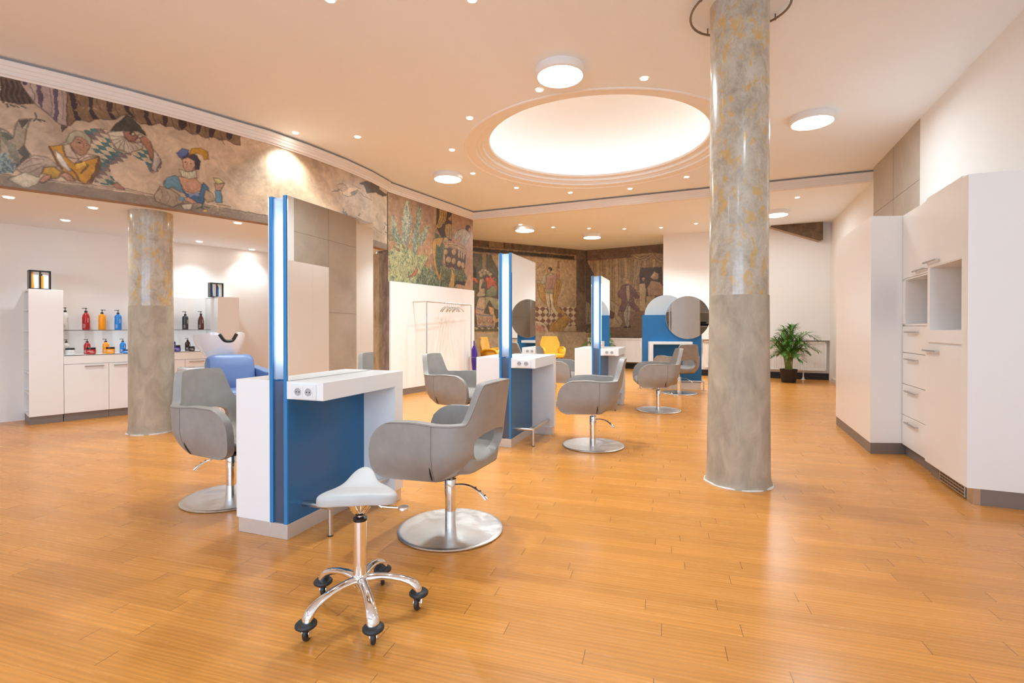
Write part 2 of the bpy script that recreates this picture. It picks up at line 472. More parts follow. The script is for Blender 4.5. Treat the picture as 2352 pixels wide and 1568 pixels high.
class MB:
    def __init__(self):
        self.v = []
        self.f = []

    def add(self, vs, fs):
        k = len(self.v)
        self.v += [tuple(p) for p in vs]
        self.f += [tuple(i + k for i in q) for q in fs]
        return self

    def box(self, x0, x1, y0, y1, z0, z1):
        vs = [(x0, y0, z0), (x1, y0, z0), (x1, y1, z0), (x0, y1, z0), (x0, y0, z1), (x1, y0, z1), (x1, y1, z1), (x0, y1, z1)]
        return self.add(vs, [(0, 3, 2, 1), (4, 5, 6, 7), (0, 1, 5, 4), (1, 2, 6, 5), (2, 3, 7, 6), (3, 0, 4, 7)])

    def prism(self, poly, z0, z1):
        n = len(poly)
        vs = [(x, y, z0) for x, y in poly] + [(x, y, z1) for x, y in poly]
        fs = [tuple(range(n))[::-1], tuple(range(n, 2 * n))]
        fs += [(i, (i + 1) % n, n + (i + 1) % n, n + i) for i in range(n)]
        return self.add(vs, fs)

    def prismy(self, poly, y0, y1):
        """poly in (x, z) extruded along y"""
        n = len(poly)
        vs = [(x, y0, z) for x, z in poly] + [(x, y1, z) for x, z in poly]
        fs = [tuple(range(n)), tuple(range(n, 2 * n))[::-1]]
        fs += [((i + 1) % n, i, n + i, n + (i + 1) % n) for i in range(n)]
        return self.add(vs, fs)

    def lathe(self, prof, n=32, c=(0, 0, 0), M_=None, cap=True):
        vs = []
        for r, z in prof:
            for k in range(n):
                a = 2 * math.pi * k / n
                p = Vector((r * math.cos(a), r * math.sin(a), z))
                if M_:
                    p = M_ @ p
                vs.append((p[0] + c[0], p[1] + c[1], p[2] + c[2]))
        fs = []
        for i in range(len(prof) - 1):
            for k in range(n):
                fs.append((i * n + k, i * n + (k + 1) % n, (i + 1) * n + (k + 1) % n, (i + 1) * n + k))
        if cap:
            fs.append(tuple(range(n))[::-1])
            fs.append(tuple((len(prof) - 1) * n + k for k in range(n)))
        return self.add(vs, fs)

    def cyl(self, r, z0, z1, c=(0, 0), n=28, bev=0.0):
        if bev:
            return self.lathe([(r - bev, z0), (r, z0 + bev), (r, z1 - bev), (r - bev, z1)], n, (c[0], c[1], 0))
        return self.lathe([(r, z0), (r, z1)], n, (c[0], c[1], 0))

    def tube(self, pts, r, n=12, cap=True, sq=1.0, closed=False):
        P = [Vector(p) for p in pts]
        m = len(P)
        rs = r if isinstance(r, (list, tuple)) else [r] * m
        up = Vector((0, 0, 1))
        vs = []
        prev = None
        for i in range(m):
            if closed:
                t = P[(i + 1) % m] - P[(i - 1) % m]
            else:
                t = P[min(i + 1, m - 1)] - P[max(i - 1, 0)]
            t.normalize()
            if prev is None:
                a = up.cross(t)
                if a.length < 1e-3:
                    a = Vector((1, 0, 0)).cross(t)
            else:
                a = prev - t * prev.dot(t)
            a.normalize()
            prev = a
            bb = t.cross(a)
            for k in range(n):
                th = 2 * math.pi * k / n
                vs.append(P[i] + (a * math.cos(th) + bb * math.sin(th) * sq) * rs[i])
        fs = []
        mm = m if closed else m - 1
        for i in range(mm):
            j = (i + 1) % m
            for k in range(n):
                fs.append((i * n + k, i * n + (k + 1) % n, j * n + (k + 1) % n, j * n + k))
        if cap and not closed:
            fs.append(tuple(range(n))[::-1])
            fs.append(tuple((m - 1) * n + k for k in range(n)))
        return self.add([tuple(p) for p in vs], fs)

    def build(self, name, mat, parent=None, bev=0.0, smooth=35, seg=2, loc=None, rotz=0.0, sub=0):
        me = bpy.data.meshes.new(name)
        me.from_pydata(self.v, [], self.f)
        me.materials.append(mat if not isinstance(mat, str) else M[mat])
        bm = bmesh.new()
        bm.from_mesh(me)
        bmesh.ops.recalc_face_normals(bm, faces=bm.faces)
        if smooth:
            for f in bm.faces:
                f.smooth = True
            lim = R(smooth)
            for e in bm.edges:
                if len(e.link_faces) == 2 and e.calc_face_angle(0) > lim:
                    e.smooth = False
        bm.to_mesh(me)
        bm.free()
        o = bpy.data.objects.new(name, me)
        COL.objects.link(o)
        if parent:
            o.parent = parent
        if loc:
            o.location = loc
        o.rotation_euler = (0, 0, rotz)
        if bev:
            b = o.modifiers.new('bevel', 'BEVEL')
            b.width = bev
            b.segments = seg
            b.limit_method = 'ANGLE'
            b.angle_limit = R(40)
        if sub:
            s = o.modifiers.new('sub', 'SUBSURF')
            s.levels = s.render_levels = sub
        return o


def thing(name, label, cat, loc=(0, 0, 0), rotz=0.0, group=None):
    o = bpy.data.objects.new(name, None)
    COL.objects.link(o)
    o.empty_display_size = 0.1
    o.location = loc
    o.rotation_euler = (0, 0, rotz)
    o['label'] = label
    o['category'] = cat
    if group:
        o['group'] = group
    return o


def tag(o, label, cat, group=None, kind=None):
    o['label'] = label
    o['category'] = cat
    if group:
        o['group'] = group
    if kind:
        o['kind'] = kind
    return o


def struct(o, label=None):
    o['kind'] = 'structure'
    if label:
        o['label'] = label
    return o


def dup(root, loc, rotz, label=None, group=None):
    def cp(o, par):
        c = o.copy()
        COL.objects.link(c)
        if par:
            c.parent = par
            c.matrix_parent_inverse = o.matrix_parent_inverse.copy()
        for ch in kids.get(o.name, []):
            cp(ch, c)
        return c
    kids = {}
    for o in bpy.data.objects:
        if o.parent:
            kids.setdefault(o.parent.name, []).append(o)
    r = cp(root, None)
    r.location = loc
    r.rotation_euler = (0, 0, rotz)
    if label:
        r['label'] = label
    if group:
        r['group'] = group
    return r


A1 = R(19.66)
dA = Vector((math.sin(A1), math.cos(A1)))
dB = Vector((math.cos(A1), -math.sin(A1)))
C1 = R(23.09)
dC = Vector((math.sin(C1), math.cos(C1)))
dD = Vector((math.cos(C1), -math.sin(C1)))
# ================================================================ THE ROOM
ZC = 3.70      # hall ceiling
ZF = 3.55      # ceiling of the far bay
ZL = 2.52      # low ceiling over the wash area

fl_ = MB().add([(-9, -4, 0), (9, -4, 0), (9, 17, 0), (-9, 17, 0)], [(0, 1, 2, 3)]).build('floor', 'floor')
struct(fl_)

# curved fresco beam line
W1 = [(-7.4, 2.15), (-6.2, 3.25), (-5.4, 4.0), (-4.75, 4.6), (-4.44, 4.86), (-4.03, 5.23), (-3.70, 5.58), (-3.40, 5.93), (-3.10, 6.27), (-2.80, 6.75), (-2.50, 7.32), (-2.27, 7.90), (-2.13, 8.42)]
W2a, W2b = (-2.13, 8.50), (-0.85, 10.727)

# hall ceiling: sheet with a round opening
DC = Vector((1.19, 7.03))
RO = 1.83


def ceil_hole():
    bm = bmesh.new()
    xs = [(-8, -3.7), (8.6, -3.7), (8.6, 12.0), (-8, 12.0)]
    ov = [bm.verts.new((x, y, ZC)) for x, y in xs]
    n = 96
    iv = [bm.verts.new((DC.x + RO * math.cos(2 * math.pi * k / n), DC.y + RO * math.sin(2 * math.pi * k / n), ZC)) for k in range(n)]
    ed = [bm.edges.new((ov[i], ov[(i + 1) % 4])) for i in range(4)] + [bm.edges.new((iv[i], iv[(i + 1) % n])) for i in range(n)]
    bmesh.ops.triangle_fill(bm, edges=ed, use_beauty=True)
    bmesh.ops.delete(bm, geom=[f for f in bm.faces if (f.calc_center_median().xy - DC).length < RO * 0.98], context='FACES')
    me = bpy.data.meshes.new('ceiling')
    bm.to_mesh(me)
    bm.free()
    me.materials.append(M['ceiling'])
    o = bpy.data.objects.new('ceiling', me)
    COL.objects.link(o)
    return o


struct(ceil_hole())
# stepped moulding round the opening, then the cove and the shallow dome
prof = [(1.872, ZC + 0.001), (1.868, ZC - 0.012), (1.85, ZC - 0.016), (1.83, ZC - 0.006), (1.83, ZC), (1.70, ZC + 0.005), (1.70, ZC + 0.035), (1.68, ZC + 0.05), (1.665, ZC + 0.035), (1.655, ZC + 0.05),
        (1.60, ZC + 0.05), (1.60, ZC + 0.085), (1.585, ZC + 0.10), (1.55, ZC + 0.09), (1.515, ZC + 0.10), (1.505, ZC + 0.125), (1.52, ZC + 0.14), (1.85, ZC + 0.14)]
struct(MB().lathe(prof, 128, (DC.x, DC.y, 0), cap=False).build('trim_dome', 'domering'))
dp = [(1.84, ZC + 0.14), (1.84, ZC + 0.36), (1.80, ZC + 0.36), (1.80, ZC + 0.375)]
for k in range(1, 15):
    a = k / 14 * math.pi / 2
    dp.append((1.80 * math.cos(a) + 0.001, ZC + 0.375 + 0.62 * math.sin(a)))
struct(MB().lathe(dp, 128, (DC.x, DC.y, 0), cap=False).build('ceiling_dome', 'dome'))
led = MB().tube([(DC.x + 1.70 * math.cos(a * math.pi / 48), DC.y + 1.70 * math.sin(a * math.pi / 48), ZC + 0.185) for a in range(96)], 0.012, 8, closed=True).build('led_strip', 'cove')
tag(led, 'hidden ring of white light inside the oval ceiling dome', 'light')

# far bay ceiling, with the downstand that faces the hall
far = [(-0.85, 10.727), (5.87, 7.86), (9.0, 6.53), (9.0, 17), (-6, 17), (-6, 12.9)]
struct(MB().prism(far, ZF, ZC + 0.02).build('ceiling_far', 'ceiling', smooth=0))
# low ceiling of the wash area (underside flush with the beam)
low = [(x - 0.02, y + 0.02) for x, y in W1] + [(-2.35, 8.60), (-3.0, 10.4), (-4.2, 11.0), (-9, 11), (-9, 2.0)]
struct(MB().prism(low, ZL, ZL + 0.1).build('ceiling_low', 'lowceil', smooth=0))


def wall(name, a, b, z0, z1, mat, th=0.12, side=1):
    """vertical slab whose visible face runs a -> b; thickness goes to the left of a->b when side=1"""
    d = (Vector(b) - Vector(a)).normalized()
    n = Vector((-d.y, d.x)) * th * side
    return struct(MB().prism([tuple(a), tuple(b), tuple(Vector(b) + n), tuple(Vector(a) + n)], z0, z1).build(name, mat, smooth=0))


# wash area
uA = Vector((-5.91, 6.047))
uD = Vector((math.sin(R(40.69)), math.cos(R(40.69))))
uN = Vector((-uD.y, uD.x))
wl0 = uA + uN * 0.545
wall('wall_wash_area', wl0 - uD * 4.2, wl0 + uD * 5.4, 0, ZL, 'wall')
wall('wall_left', (-8.9, -3.6), (-8.9, 4.3), 0, ZC, 'wall')
# stone jamb at the end of the wash opening
struct(MB().prism([(-2.13, 8.505), (-2.255, 8.60), (-2.255, 8.9), (-2.0, 8.9)], 0, ZL).build('wall_jamb_dark', 'jambdark', smooth=0))
struct(MB().prism([(-2.36, 8.78), (-2.50, 8.92), (-3.25, 10.6), (-2.25, 10.6), (-2.15, 8.9)], 0, ZL).build('wall_jamb_ochre', 'jambochre', smooth=0))

# end wall of the hall left of the far bay (fresco above, white panel below): built in the fresco section as a surface over this core
d2 = (Vector(W2b) - Vector(W2a)).normalized()
n2 = Vector((-d2.y, d2.x))
a_, b_ = Vector(W2a) + n2 * 0.012, Vector(W2b) + n2 * 0.012
struct(MB().prism([tuple(a_), tuple(b_), tuple(b_ + n2 * 0.3), tuple(a_ + n2 * 0.3 + d2 * 0.2)], 0, ZC).build('wall_hall_end', 'render_low', smooth=0))
wall('wall_far_left', Vector(W2b) + n2 * 0.2, (-1.75, 12.85), 0, ZF, 'render_low')

# cornice and downstand face
path = [Vector(p) for p in W1] + [Vector(W2a), Vector(W2b), Vector((5.845, 7.868))]


def offset_path(path, off):
    out = []
    for i, p in enumerate(path):
        a = (path[i] - path[i - 1]).normalized() if i > 0 else (path[1] - path[0]).normalized()
        b = (path[i + 1] - path[i]).normalized() if i < len(path) - 1 else a
        na, nb = Vector((a.y, -a.x)), Vector((b.y, -b.x))
        n = (na + nb)
        n = n / max(n.length, 1e-6)
        k = 1 / max(n.dot(na), 0.4)
        out.append(p + n * off * k)
    return out


def sweep(path, prof):
    mb = MB()
    rows = [offset_path(path, o) for o, z in prof]
    n = len(path)
    vs = [(rows[j][i].x, rows[j][i].y, prof[j][1]) for j in range(len(prof)) for i in range(n)]
    fs = [(j * n + i, j * n + i + 1, (j + 1) * n + i + 1, (j + 1) * n + i) for j in range(len(prof) - 1) for i in range(n - 1)]
    return mb.add(vs, fs)


cp = [(-0.03, 3.525), (0.012, 3.527), (0.018, 3.545), (0.03, 3.552), (0.034, 3.585), (0.040, 3.589), (0.044, 3.620), (0.052, 3.626), (0.062, 3.655), (0.066, 3.668), (0.03, 3.672)]
struct(sweep(path, cp).build('trim_cornice', 'cornice', smooth=25))
struct(sweep(path, [(0.03, 3.672), (0.045, 3.674), (0.05, 3.684), (0.035, 3.688), (0.035, 3.702)]).build('trim_cornice_gap', 'gap', smooth=25))

# ---------- right-hand wall
K0 = Vector((3.70, 4.695))


def KP(s, lat):
    return K0 + dC * s + dD * lat


wall('wall_right_near', KP(-9.2, 0.605), KP(1.608, 0.605), 0, ZC, 'wall', side=-1)
wc = MB()
wall('wall_right_concrete', KP(1.608, 0.602), KP(3.58, 0.602), 0, ZC, 'concrete', side=-1)
wall('wall_right_far', KP(3.58, 0.66), KP(7.3, 0.66), 0, ZC, 'wall', side=-1)
# shuttering joints cut into the concrete
j = MB()
for s in (2.6,):
    a, b = KP(s, 0.6008), KP(s + 0.008, 0.6008)
    c, d = KP(s + 0.008, 0.63), KP(s, 0.63)
    j.prism([tuple(a), tuple(b), tuple(c), tuple(d)], 0.0, ZC - 0.01)
for z in (1.50, 2.97):
    j.prism([tuple(KP(1.61, 0.6008)), tuple(KP(3.575, 0.6008)), tuple(KP(3.575, 0.63)), tuple(KP(1.61, 0.63))], z, z + 0.007)
struct(j.build('wall_right_joints', pbr('joint_line', (0.24, 0.20, 0.165), 0.8), smooth=0))

# ---------- far walls
w0, w1 = Vector((3.85, 12.6)), Vector((7.25, 11.09))
dw = (w1 - w0).normalized()
nw = Vector((-dw.y, dw.x))
wall('wall_back_white', w0, w1, 0.905, ZF, 'wall', th=0.3)
wall('wall_back_niche', w0 + nw * 0.16, w1 + nw * 0.16, 0.0, 0.91, 'wall', th=0.1)
wall('wall_back_side', w0 + nw * 0.29, w0 + nw * 0.29 + Vector((.34, .94)) * 1.6, 0, ZF, 'wall', th=0.1, side=-1)
struct(MB().prism([tuple(w1 - dw * 0.10), tuple(w1 + dw * 0.3), tuple(w1 + dw * 0.3 + nw * 0.2), tuple(w1 - dw * 0.10 + nw * 0.2)], 0, 0.91).build('wall_back_cheek', 'wall', smooth=0))
struct(MB().prism([tuple(w0 + nw * 0.14), tuple(w1 - dw * 0.1 + nw * 0.14), tuple(w1 - dw * 0.1 + nw * 0.165), tuple(w0 + nw * 0.165)], 0, 0.15).build('baseboard_back', 'baseblack', smooth=0))
a, b = KP(5.2, 0.635), KP(7.0, 0.635)
struct(MB().prism([tuple(a), tuple(b), tuple(KP(7.0, 0.66)), tuple(KP(5.2, 0.66))], 0, 0.09).build('baseboard_right', 'basewhite', smooth=0))

# fresco walls of the far bay, cores
L0, L1, L2, L3 = Vector((-3.2, 12.02)), Vector((1.95, 14.94)), Vector((2.25, 15.11)), Vector((4.9, 13.555))
for nm, p, q in (('wall_far_fresco_core', L0, L1), ('wall_far_corner', L1, L2), ('wall_far_right_core', L2, L3)):
    d = (q - p).normalized()
    n = Vector((-d.y, d.x))
    wall(nm, p + n * 0.012 - d * .05, q + n * 0.012 + d * .05, 0, ZF, 'render_low')
struct(MB().prism([tuple(L2 + (L3 - L2).normalized() * 0.05 - Vector((0.013, 0.022))), tuple(L3 - Vector((0.013, 0.022))), tuple(L3), tuple(L2)], 0, 0.15).build('baseboard_far', 'baseblack', smooth=0))

struct(MB().prism([(1.0, 15.2), (3.6, 15.2), (3.6, 15.6), (1.0, 15.6)], 0, ZC).build('light_leak_blocker', 'wall', smooth=0))  # unseen box added behind the far corner to stop light leaking in
# wall behind the camera with the shop windows
wf = MB()
yF = -3.5
for x0, x1 in ((-9, -6.3), (-4.1, -3.7), (-1.5, -1.3), (0.9, 3.0)):
    wf.box(x0, x1, yF - 0.2, yF, 0, ZC)
for x0, x1 in ((-6.3, -4.1), (-3.7, -1.5), (-1.3, 0.9)):
    wf.box(x0, x1, yF - 0.2, yF, 0, 0.4)
    wf.box(x0, x1, yF - 0.2, yF, 2.95, ZC)
struct(wf.build('wall_front', 'wall', smooth=0))
for k, (x0, x1) in enumerate(((-6.3, -4.1), (-3.7, -1.5), (-1.3, 0.9))):
    fr = MB()
    for u0, u1, z0, z1 in ((x0, x0 + .06, .4, 2.95), (x1 - .06, x1, .4, 2.95), (x0, x1, .4, .46), (x0, x1, 2.89, 2.95)):
        fr.box(u0, u1, yF - 0.15, yF - 0.08, z0, z1)
    struct(fr.build('window_%d' % (k + 1), 'white', smooth=0))

# wooden wedge under the far ceiling in the right corner
rc = Vector((7.0, 11.205))
wg = MB()
p0, p1, p2 = rc - dw * 0.95 - nw * 0.02, rc - dw * 0.03 - nw * 0.02, None
for off, z in ((0, 0),):
    a, b = rc - dw * 1.02, rc - dw * 0.0
    tri = [(a, ZF), (b, ZF), (b, ZF - 0.40), (b - dw * 0.07, ZF - 0.42), (a - dw * 0.02, ZF - 0.03)]
    f = [(p.x - nw.x * 0.22, p.y - nw.y * 0.22, z) for p, z in tri] + [(p.x, p.y, z) for p, z in tri]
    n = len(tri)
    wg.add(f, [tuple(range(n)), tuple(range(n, 2 * n))[::-1]] + [((i + 1) % n, i, n + i, n + (i + 1) % n) for i in range(n)])
o = wg.build('ceiling_wedge', 'wood', smooth=0)
o.data.materials.append(M['woodedge'])
for p in o.data.polygons:
    if p.normal.z < -0.5:
        p.material_index = 1
struct(o, 'dark brown triangular fresco fragment under the ceiling in the far right corner')

# ---------- columns


def column(name, c, r0, r1, ztop, label):
    lo = MB()
    pr = [(r0 + 0.016, 0.0), (r0 + 0.010, 0.018), (r0 + 0.004, 0.04), (r0, 0.10)]
    pr += [(r0 + (r1 - r0) * k / 8, 0.1 + (1.445 - 0.1) * k / 8) for k in range(1, 9)]
    lo.lathe(pr, 64, (0, 0, 0))
    for k, v in enumerate(lo.v):
        x, y, z = v
        w = 1 + 0.008 * math.sin(3 * math.atan2(y, x) + z * 2.3) + (0.02 * math.sin(9 * math.atan2(y, x)) if z < 0.02 else 0)
        lo.v[k] = (x * w, y * w, z)
    t = lo.build(name, 'colplaster', loc=(c[0], c[1], 0), smooth=60)
    hi = MB()
    hi.lathe([(r1 - 0.002, 1.44), (r1 - 0.002, ztop)], 64)
    hi.build('upper_shaft', 'column', t, smooth=60)['label'] = 'glossy ochre and grey marbled upper shaft'
    rg = MB()
    rg.lathe([(r0 + 0.022, 0.001), (r0 + 0.020, 0.008), (r0 + 0.010, 0.010)], 64)
    for k, v in enumerate(rg.v):
        x, y, z = v
        w = 1 + 0.015 * math.sin(7 * math.atan2(y, x)) + 0.01 * math.sin(13 * math.atan2(y, x))
        rg.v[k] = (x * w, y * w, z)
    rg.build('sealant_ring', 'basewhite', t, smooth=60)
    struct(t, label)
    return t


column('column_right', (1.762, 3.848), 0.228, 0.213, ZC, 'tall round column with bare plaster foot and marbled shaft at right')
column('column_left', (-4.165, 5.715), 0.222, 0.214, ZL + 0.001, 'round plaster column standing before the bottle shelves')
# ================================================================ STYLING STATIONS
def socket_pair(parent, cx, y, zc, face=-1, n=2):
    """schuko sockets on a plate; face=-1 looks to -y"""
    w = 0.083 * n
    o = MB().box(cx - w / 2, cx + w / 2, min(y, y + face * .009), max(y, y + face * .009), zc - .041, zc + .041).build('socket_plate', 'bwhite', parent, bev=.002)
    for k in range(n):
        x = cx + (k - (n - 1) / 2) * 0.0715
        yy = y + face * .009
        m = MB().box(x - .030, x + .030, min(yy, yy + face * .003), max(yy, yy + face * .003), zc - .030, zc + .030)
        s = m.build('socket', 'bwhite', o, bev=.001)
        ring = MB()
        pr = [(.0215, .0), (.0215, .0022), (.0195, .0022), (.0190, .0004), (.0, .0004)]
        rot = Matrix.Rotation(R(90) if face < 0 else R(-90), 4, 'X')
        ring.lathe(pr, 28, (x, yy + face * .003, zc), M_=rot, cap=False)
        ring.build('socket_recess', 'recess', s)
        pins = MB()
        for dx in (-.0095, .0095):
            pins.lathe([(.0034, 0), (.0034, .0014), (0, .0014)], 10, (x + dx, yy + face * .0036, zc), M_=rot, cap=False)
        pins.build('socket_hole', 'black', s)
    return o


def station(label):
    """local: x to the right, y along the station away from the camera, origin = middle of the spine on the floor"""
    t = thing('styling_station', label, 'salon station', group='white and blue double styling stations')
    hs, hl = 0.063, 0.40            # half spine width, half length
    # plinths
    p = MB().box(-hs, hs, -hl + .002, hl - .002, 0, .085)
    p.box(-hs - .238, -hs - .0, -hl + .002, -hl + .098, 0, .085).box(hs, hs + .238, hl - .098, hl - .002, 0, .085)
    p.build('plinth', 'alu', t, bev=.0015)
    for sg in (1, -1):
        pl = MB()
        xa, xb = sorted((sg * hs, sg * (hs - .024)))
        pl.box(xa, xb, -hl, hl, .085, 1.945)
        o = pl.build('side_panel', 'bluef', t, bev=.001)
        # blue facing under the desk, mirror above
        xa, xb = sorted((sg * hs, sg * (hs + .002)))
        MB().box(xa, xb, -hl + .012, hl - .012, .09, .80).build('blue_facing', 'blue', o)
        xa, xb = sorted((sg * (hs - .024), sg * (hs - .026)))
        MB().box(xa, xb, -hl + .02, hl - .02, .90, 1.93).build('light_liner', 'inner', o)
        MB().box(xa, xb, -hl + .02, hl - .02, .09, .89).build('lower_liner', 'innerlow', o)
        mo = MB()
        xa, xb = sorted((sg * (hs + .003), sg * (hs + .009)))
        mo.box(xa, xb, -hl + .004, hl, .8985, 1.941)
        mo.build('mirror', 'mirror', t)
        xa, xb = sorted((sg * hs, sg * (hs + .003)))
        MB().box(xa, xb, -hl + .004, hl, .8985, 1.943).build('mirror_backing', 'black', o)
        # desk: slab and full-depth leg at one end
        d = MB()
        y0, y1 = (-hl, hl)
        xa, xb = sorted((sg * hs, sg * (hs + .252)))
        prof = [(y0, .797), (y0, .897), (y1, .897), (y1, .085), (y1 - .10, .085), (y1 - .10, .797)]
        if sg < 0:
            prof = [(-a, b) for a, b in prof]
        d.add([(xa, a, b) for a, b in prof] + [(xb, a, b) for a, b in prof],
              [tuple(range(6)), tuple(range(6, 12))[::-1]] + [((i + 1) % 6, i, 6 + i, 6 + (i + 1) % 6) for i in range(6)])
        d.build('desk', 'white', t, bev=.0012)
        # foot rail
        rl = MB()
        q = sg
        rl.tube([(q * hs, -q * .28, .17), (q * (hs + .192), -q * .28, .17)], .0155, 16)
        rl.tube([(q * (hs + .192), -q * .292, .17), (q * (hs + .192), q * .30, .17)], .0155, 16)
        rl.cyl(.0145, .006, .17, (q * (hs + .192), -q * .272))
        r_ = rl.build('foot_rail', 'steel', t)
        MB().cyl(.0155, 0, .008, (q * (hs + .192), -q * .272)).build('rubber_foot', 'rubber', r_)
    # light box at both ends
    for sg in (1, -1):
        y = sg * (hl - .014)
        MB().box(-hs + .024, hs - .024, min(y, y + sg * .004), max(y, y + sg * .004), .905, 1.935).build('light_diffuser', 'frost', t)
        MB().box(-hs + .024, hs - .024, min(y, y + sg * .004), max(y, y + sg * .004), .092, .895).build('lower_pane', 'frostlow', t)
        ya = sg * (hl - .13)
        MB().box(-hs + .024, hs - .024, min(ya, ya + sg * .006), max(ya, ya + sg * .006), .10, 1.93).build('reflector', 'inner', t)
        tb = MB().cyl(.0095, 1.0, 1.83, (hs - .046, sg * (hl - .055)), n=16)
        tb.build('light_tube', 'tube', t)
    MB().box(-hs + .024, hs - .024, -hl + .012, hl - .012, 1.930, 1.940).build('top_cap', 'clear', t)
    socket_pair(t, hs + .125, -hl, .843, -1)
    socket_pair(t, -hs - .125, hl, .843, 1)
    return t


st0 = Vector((-1.269, 2.784)) - dB * .063 + dA * .40
ST = [st0, Vector((-0.009, 4.929)) - dB * .063 + dA * .40, Vector((1.290, 7.086)) - dB * .083 + dA * .40]
s0 = station('nearest white and blue styling station, tall mirror showing concrete wall, behind wheeled stool')
s0.location = (*ST[0], 0)
s0.rotation_euler = (0, 0, -A1)
dup(s0, (*ST[1], 0), -A1, 'middle white and blue styling station with lit mirror post, behind the nearest grey chair')
dup(s0, (*ST[2], 0), -A1, 'farthest of the three mirror post stations, standing left of the blue round mirror unit')

# ================================================================ STYLING CHAIRS


def interp(x, xs, ys):
    return float(np.interp(x, xs, ys))


def sinterp(x, xs, ys):
    # smooth curve through the points (Catmull-Rom)
    x = min(max(x, xs[0]), xs[-1])
    i = max(min(int(np.searchsorted(xs, x)) - 1, len(xs) - 2), 0)
    h = xs[i + 1] - xs[i]
    t = (x - xs[i]) / h
    m0 = (ys[i + 1] - ys[i - 1]) / (xs[i + 1] - xs[i - 1]) * h if i > 0 else (ys[1] - ys[0])
    m1 = (ys[i + 2] - ys[i]) / (xs[i + 2] - xs[i]) * h if i < len(xs) - 2 else (ys[-1] - ys[-2])
    return (2 * t ** 3 - 3 * t ** 2 + 1) * ys[i] + (t ** 3 - 2 * t ** 2 + t) * m0 + (-2 * t ** 3 + 3 * t ** 2) * ys[i + 1] + (t ** 3 - t ** 2) * m1


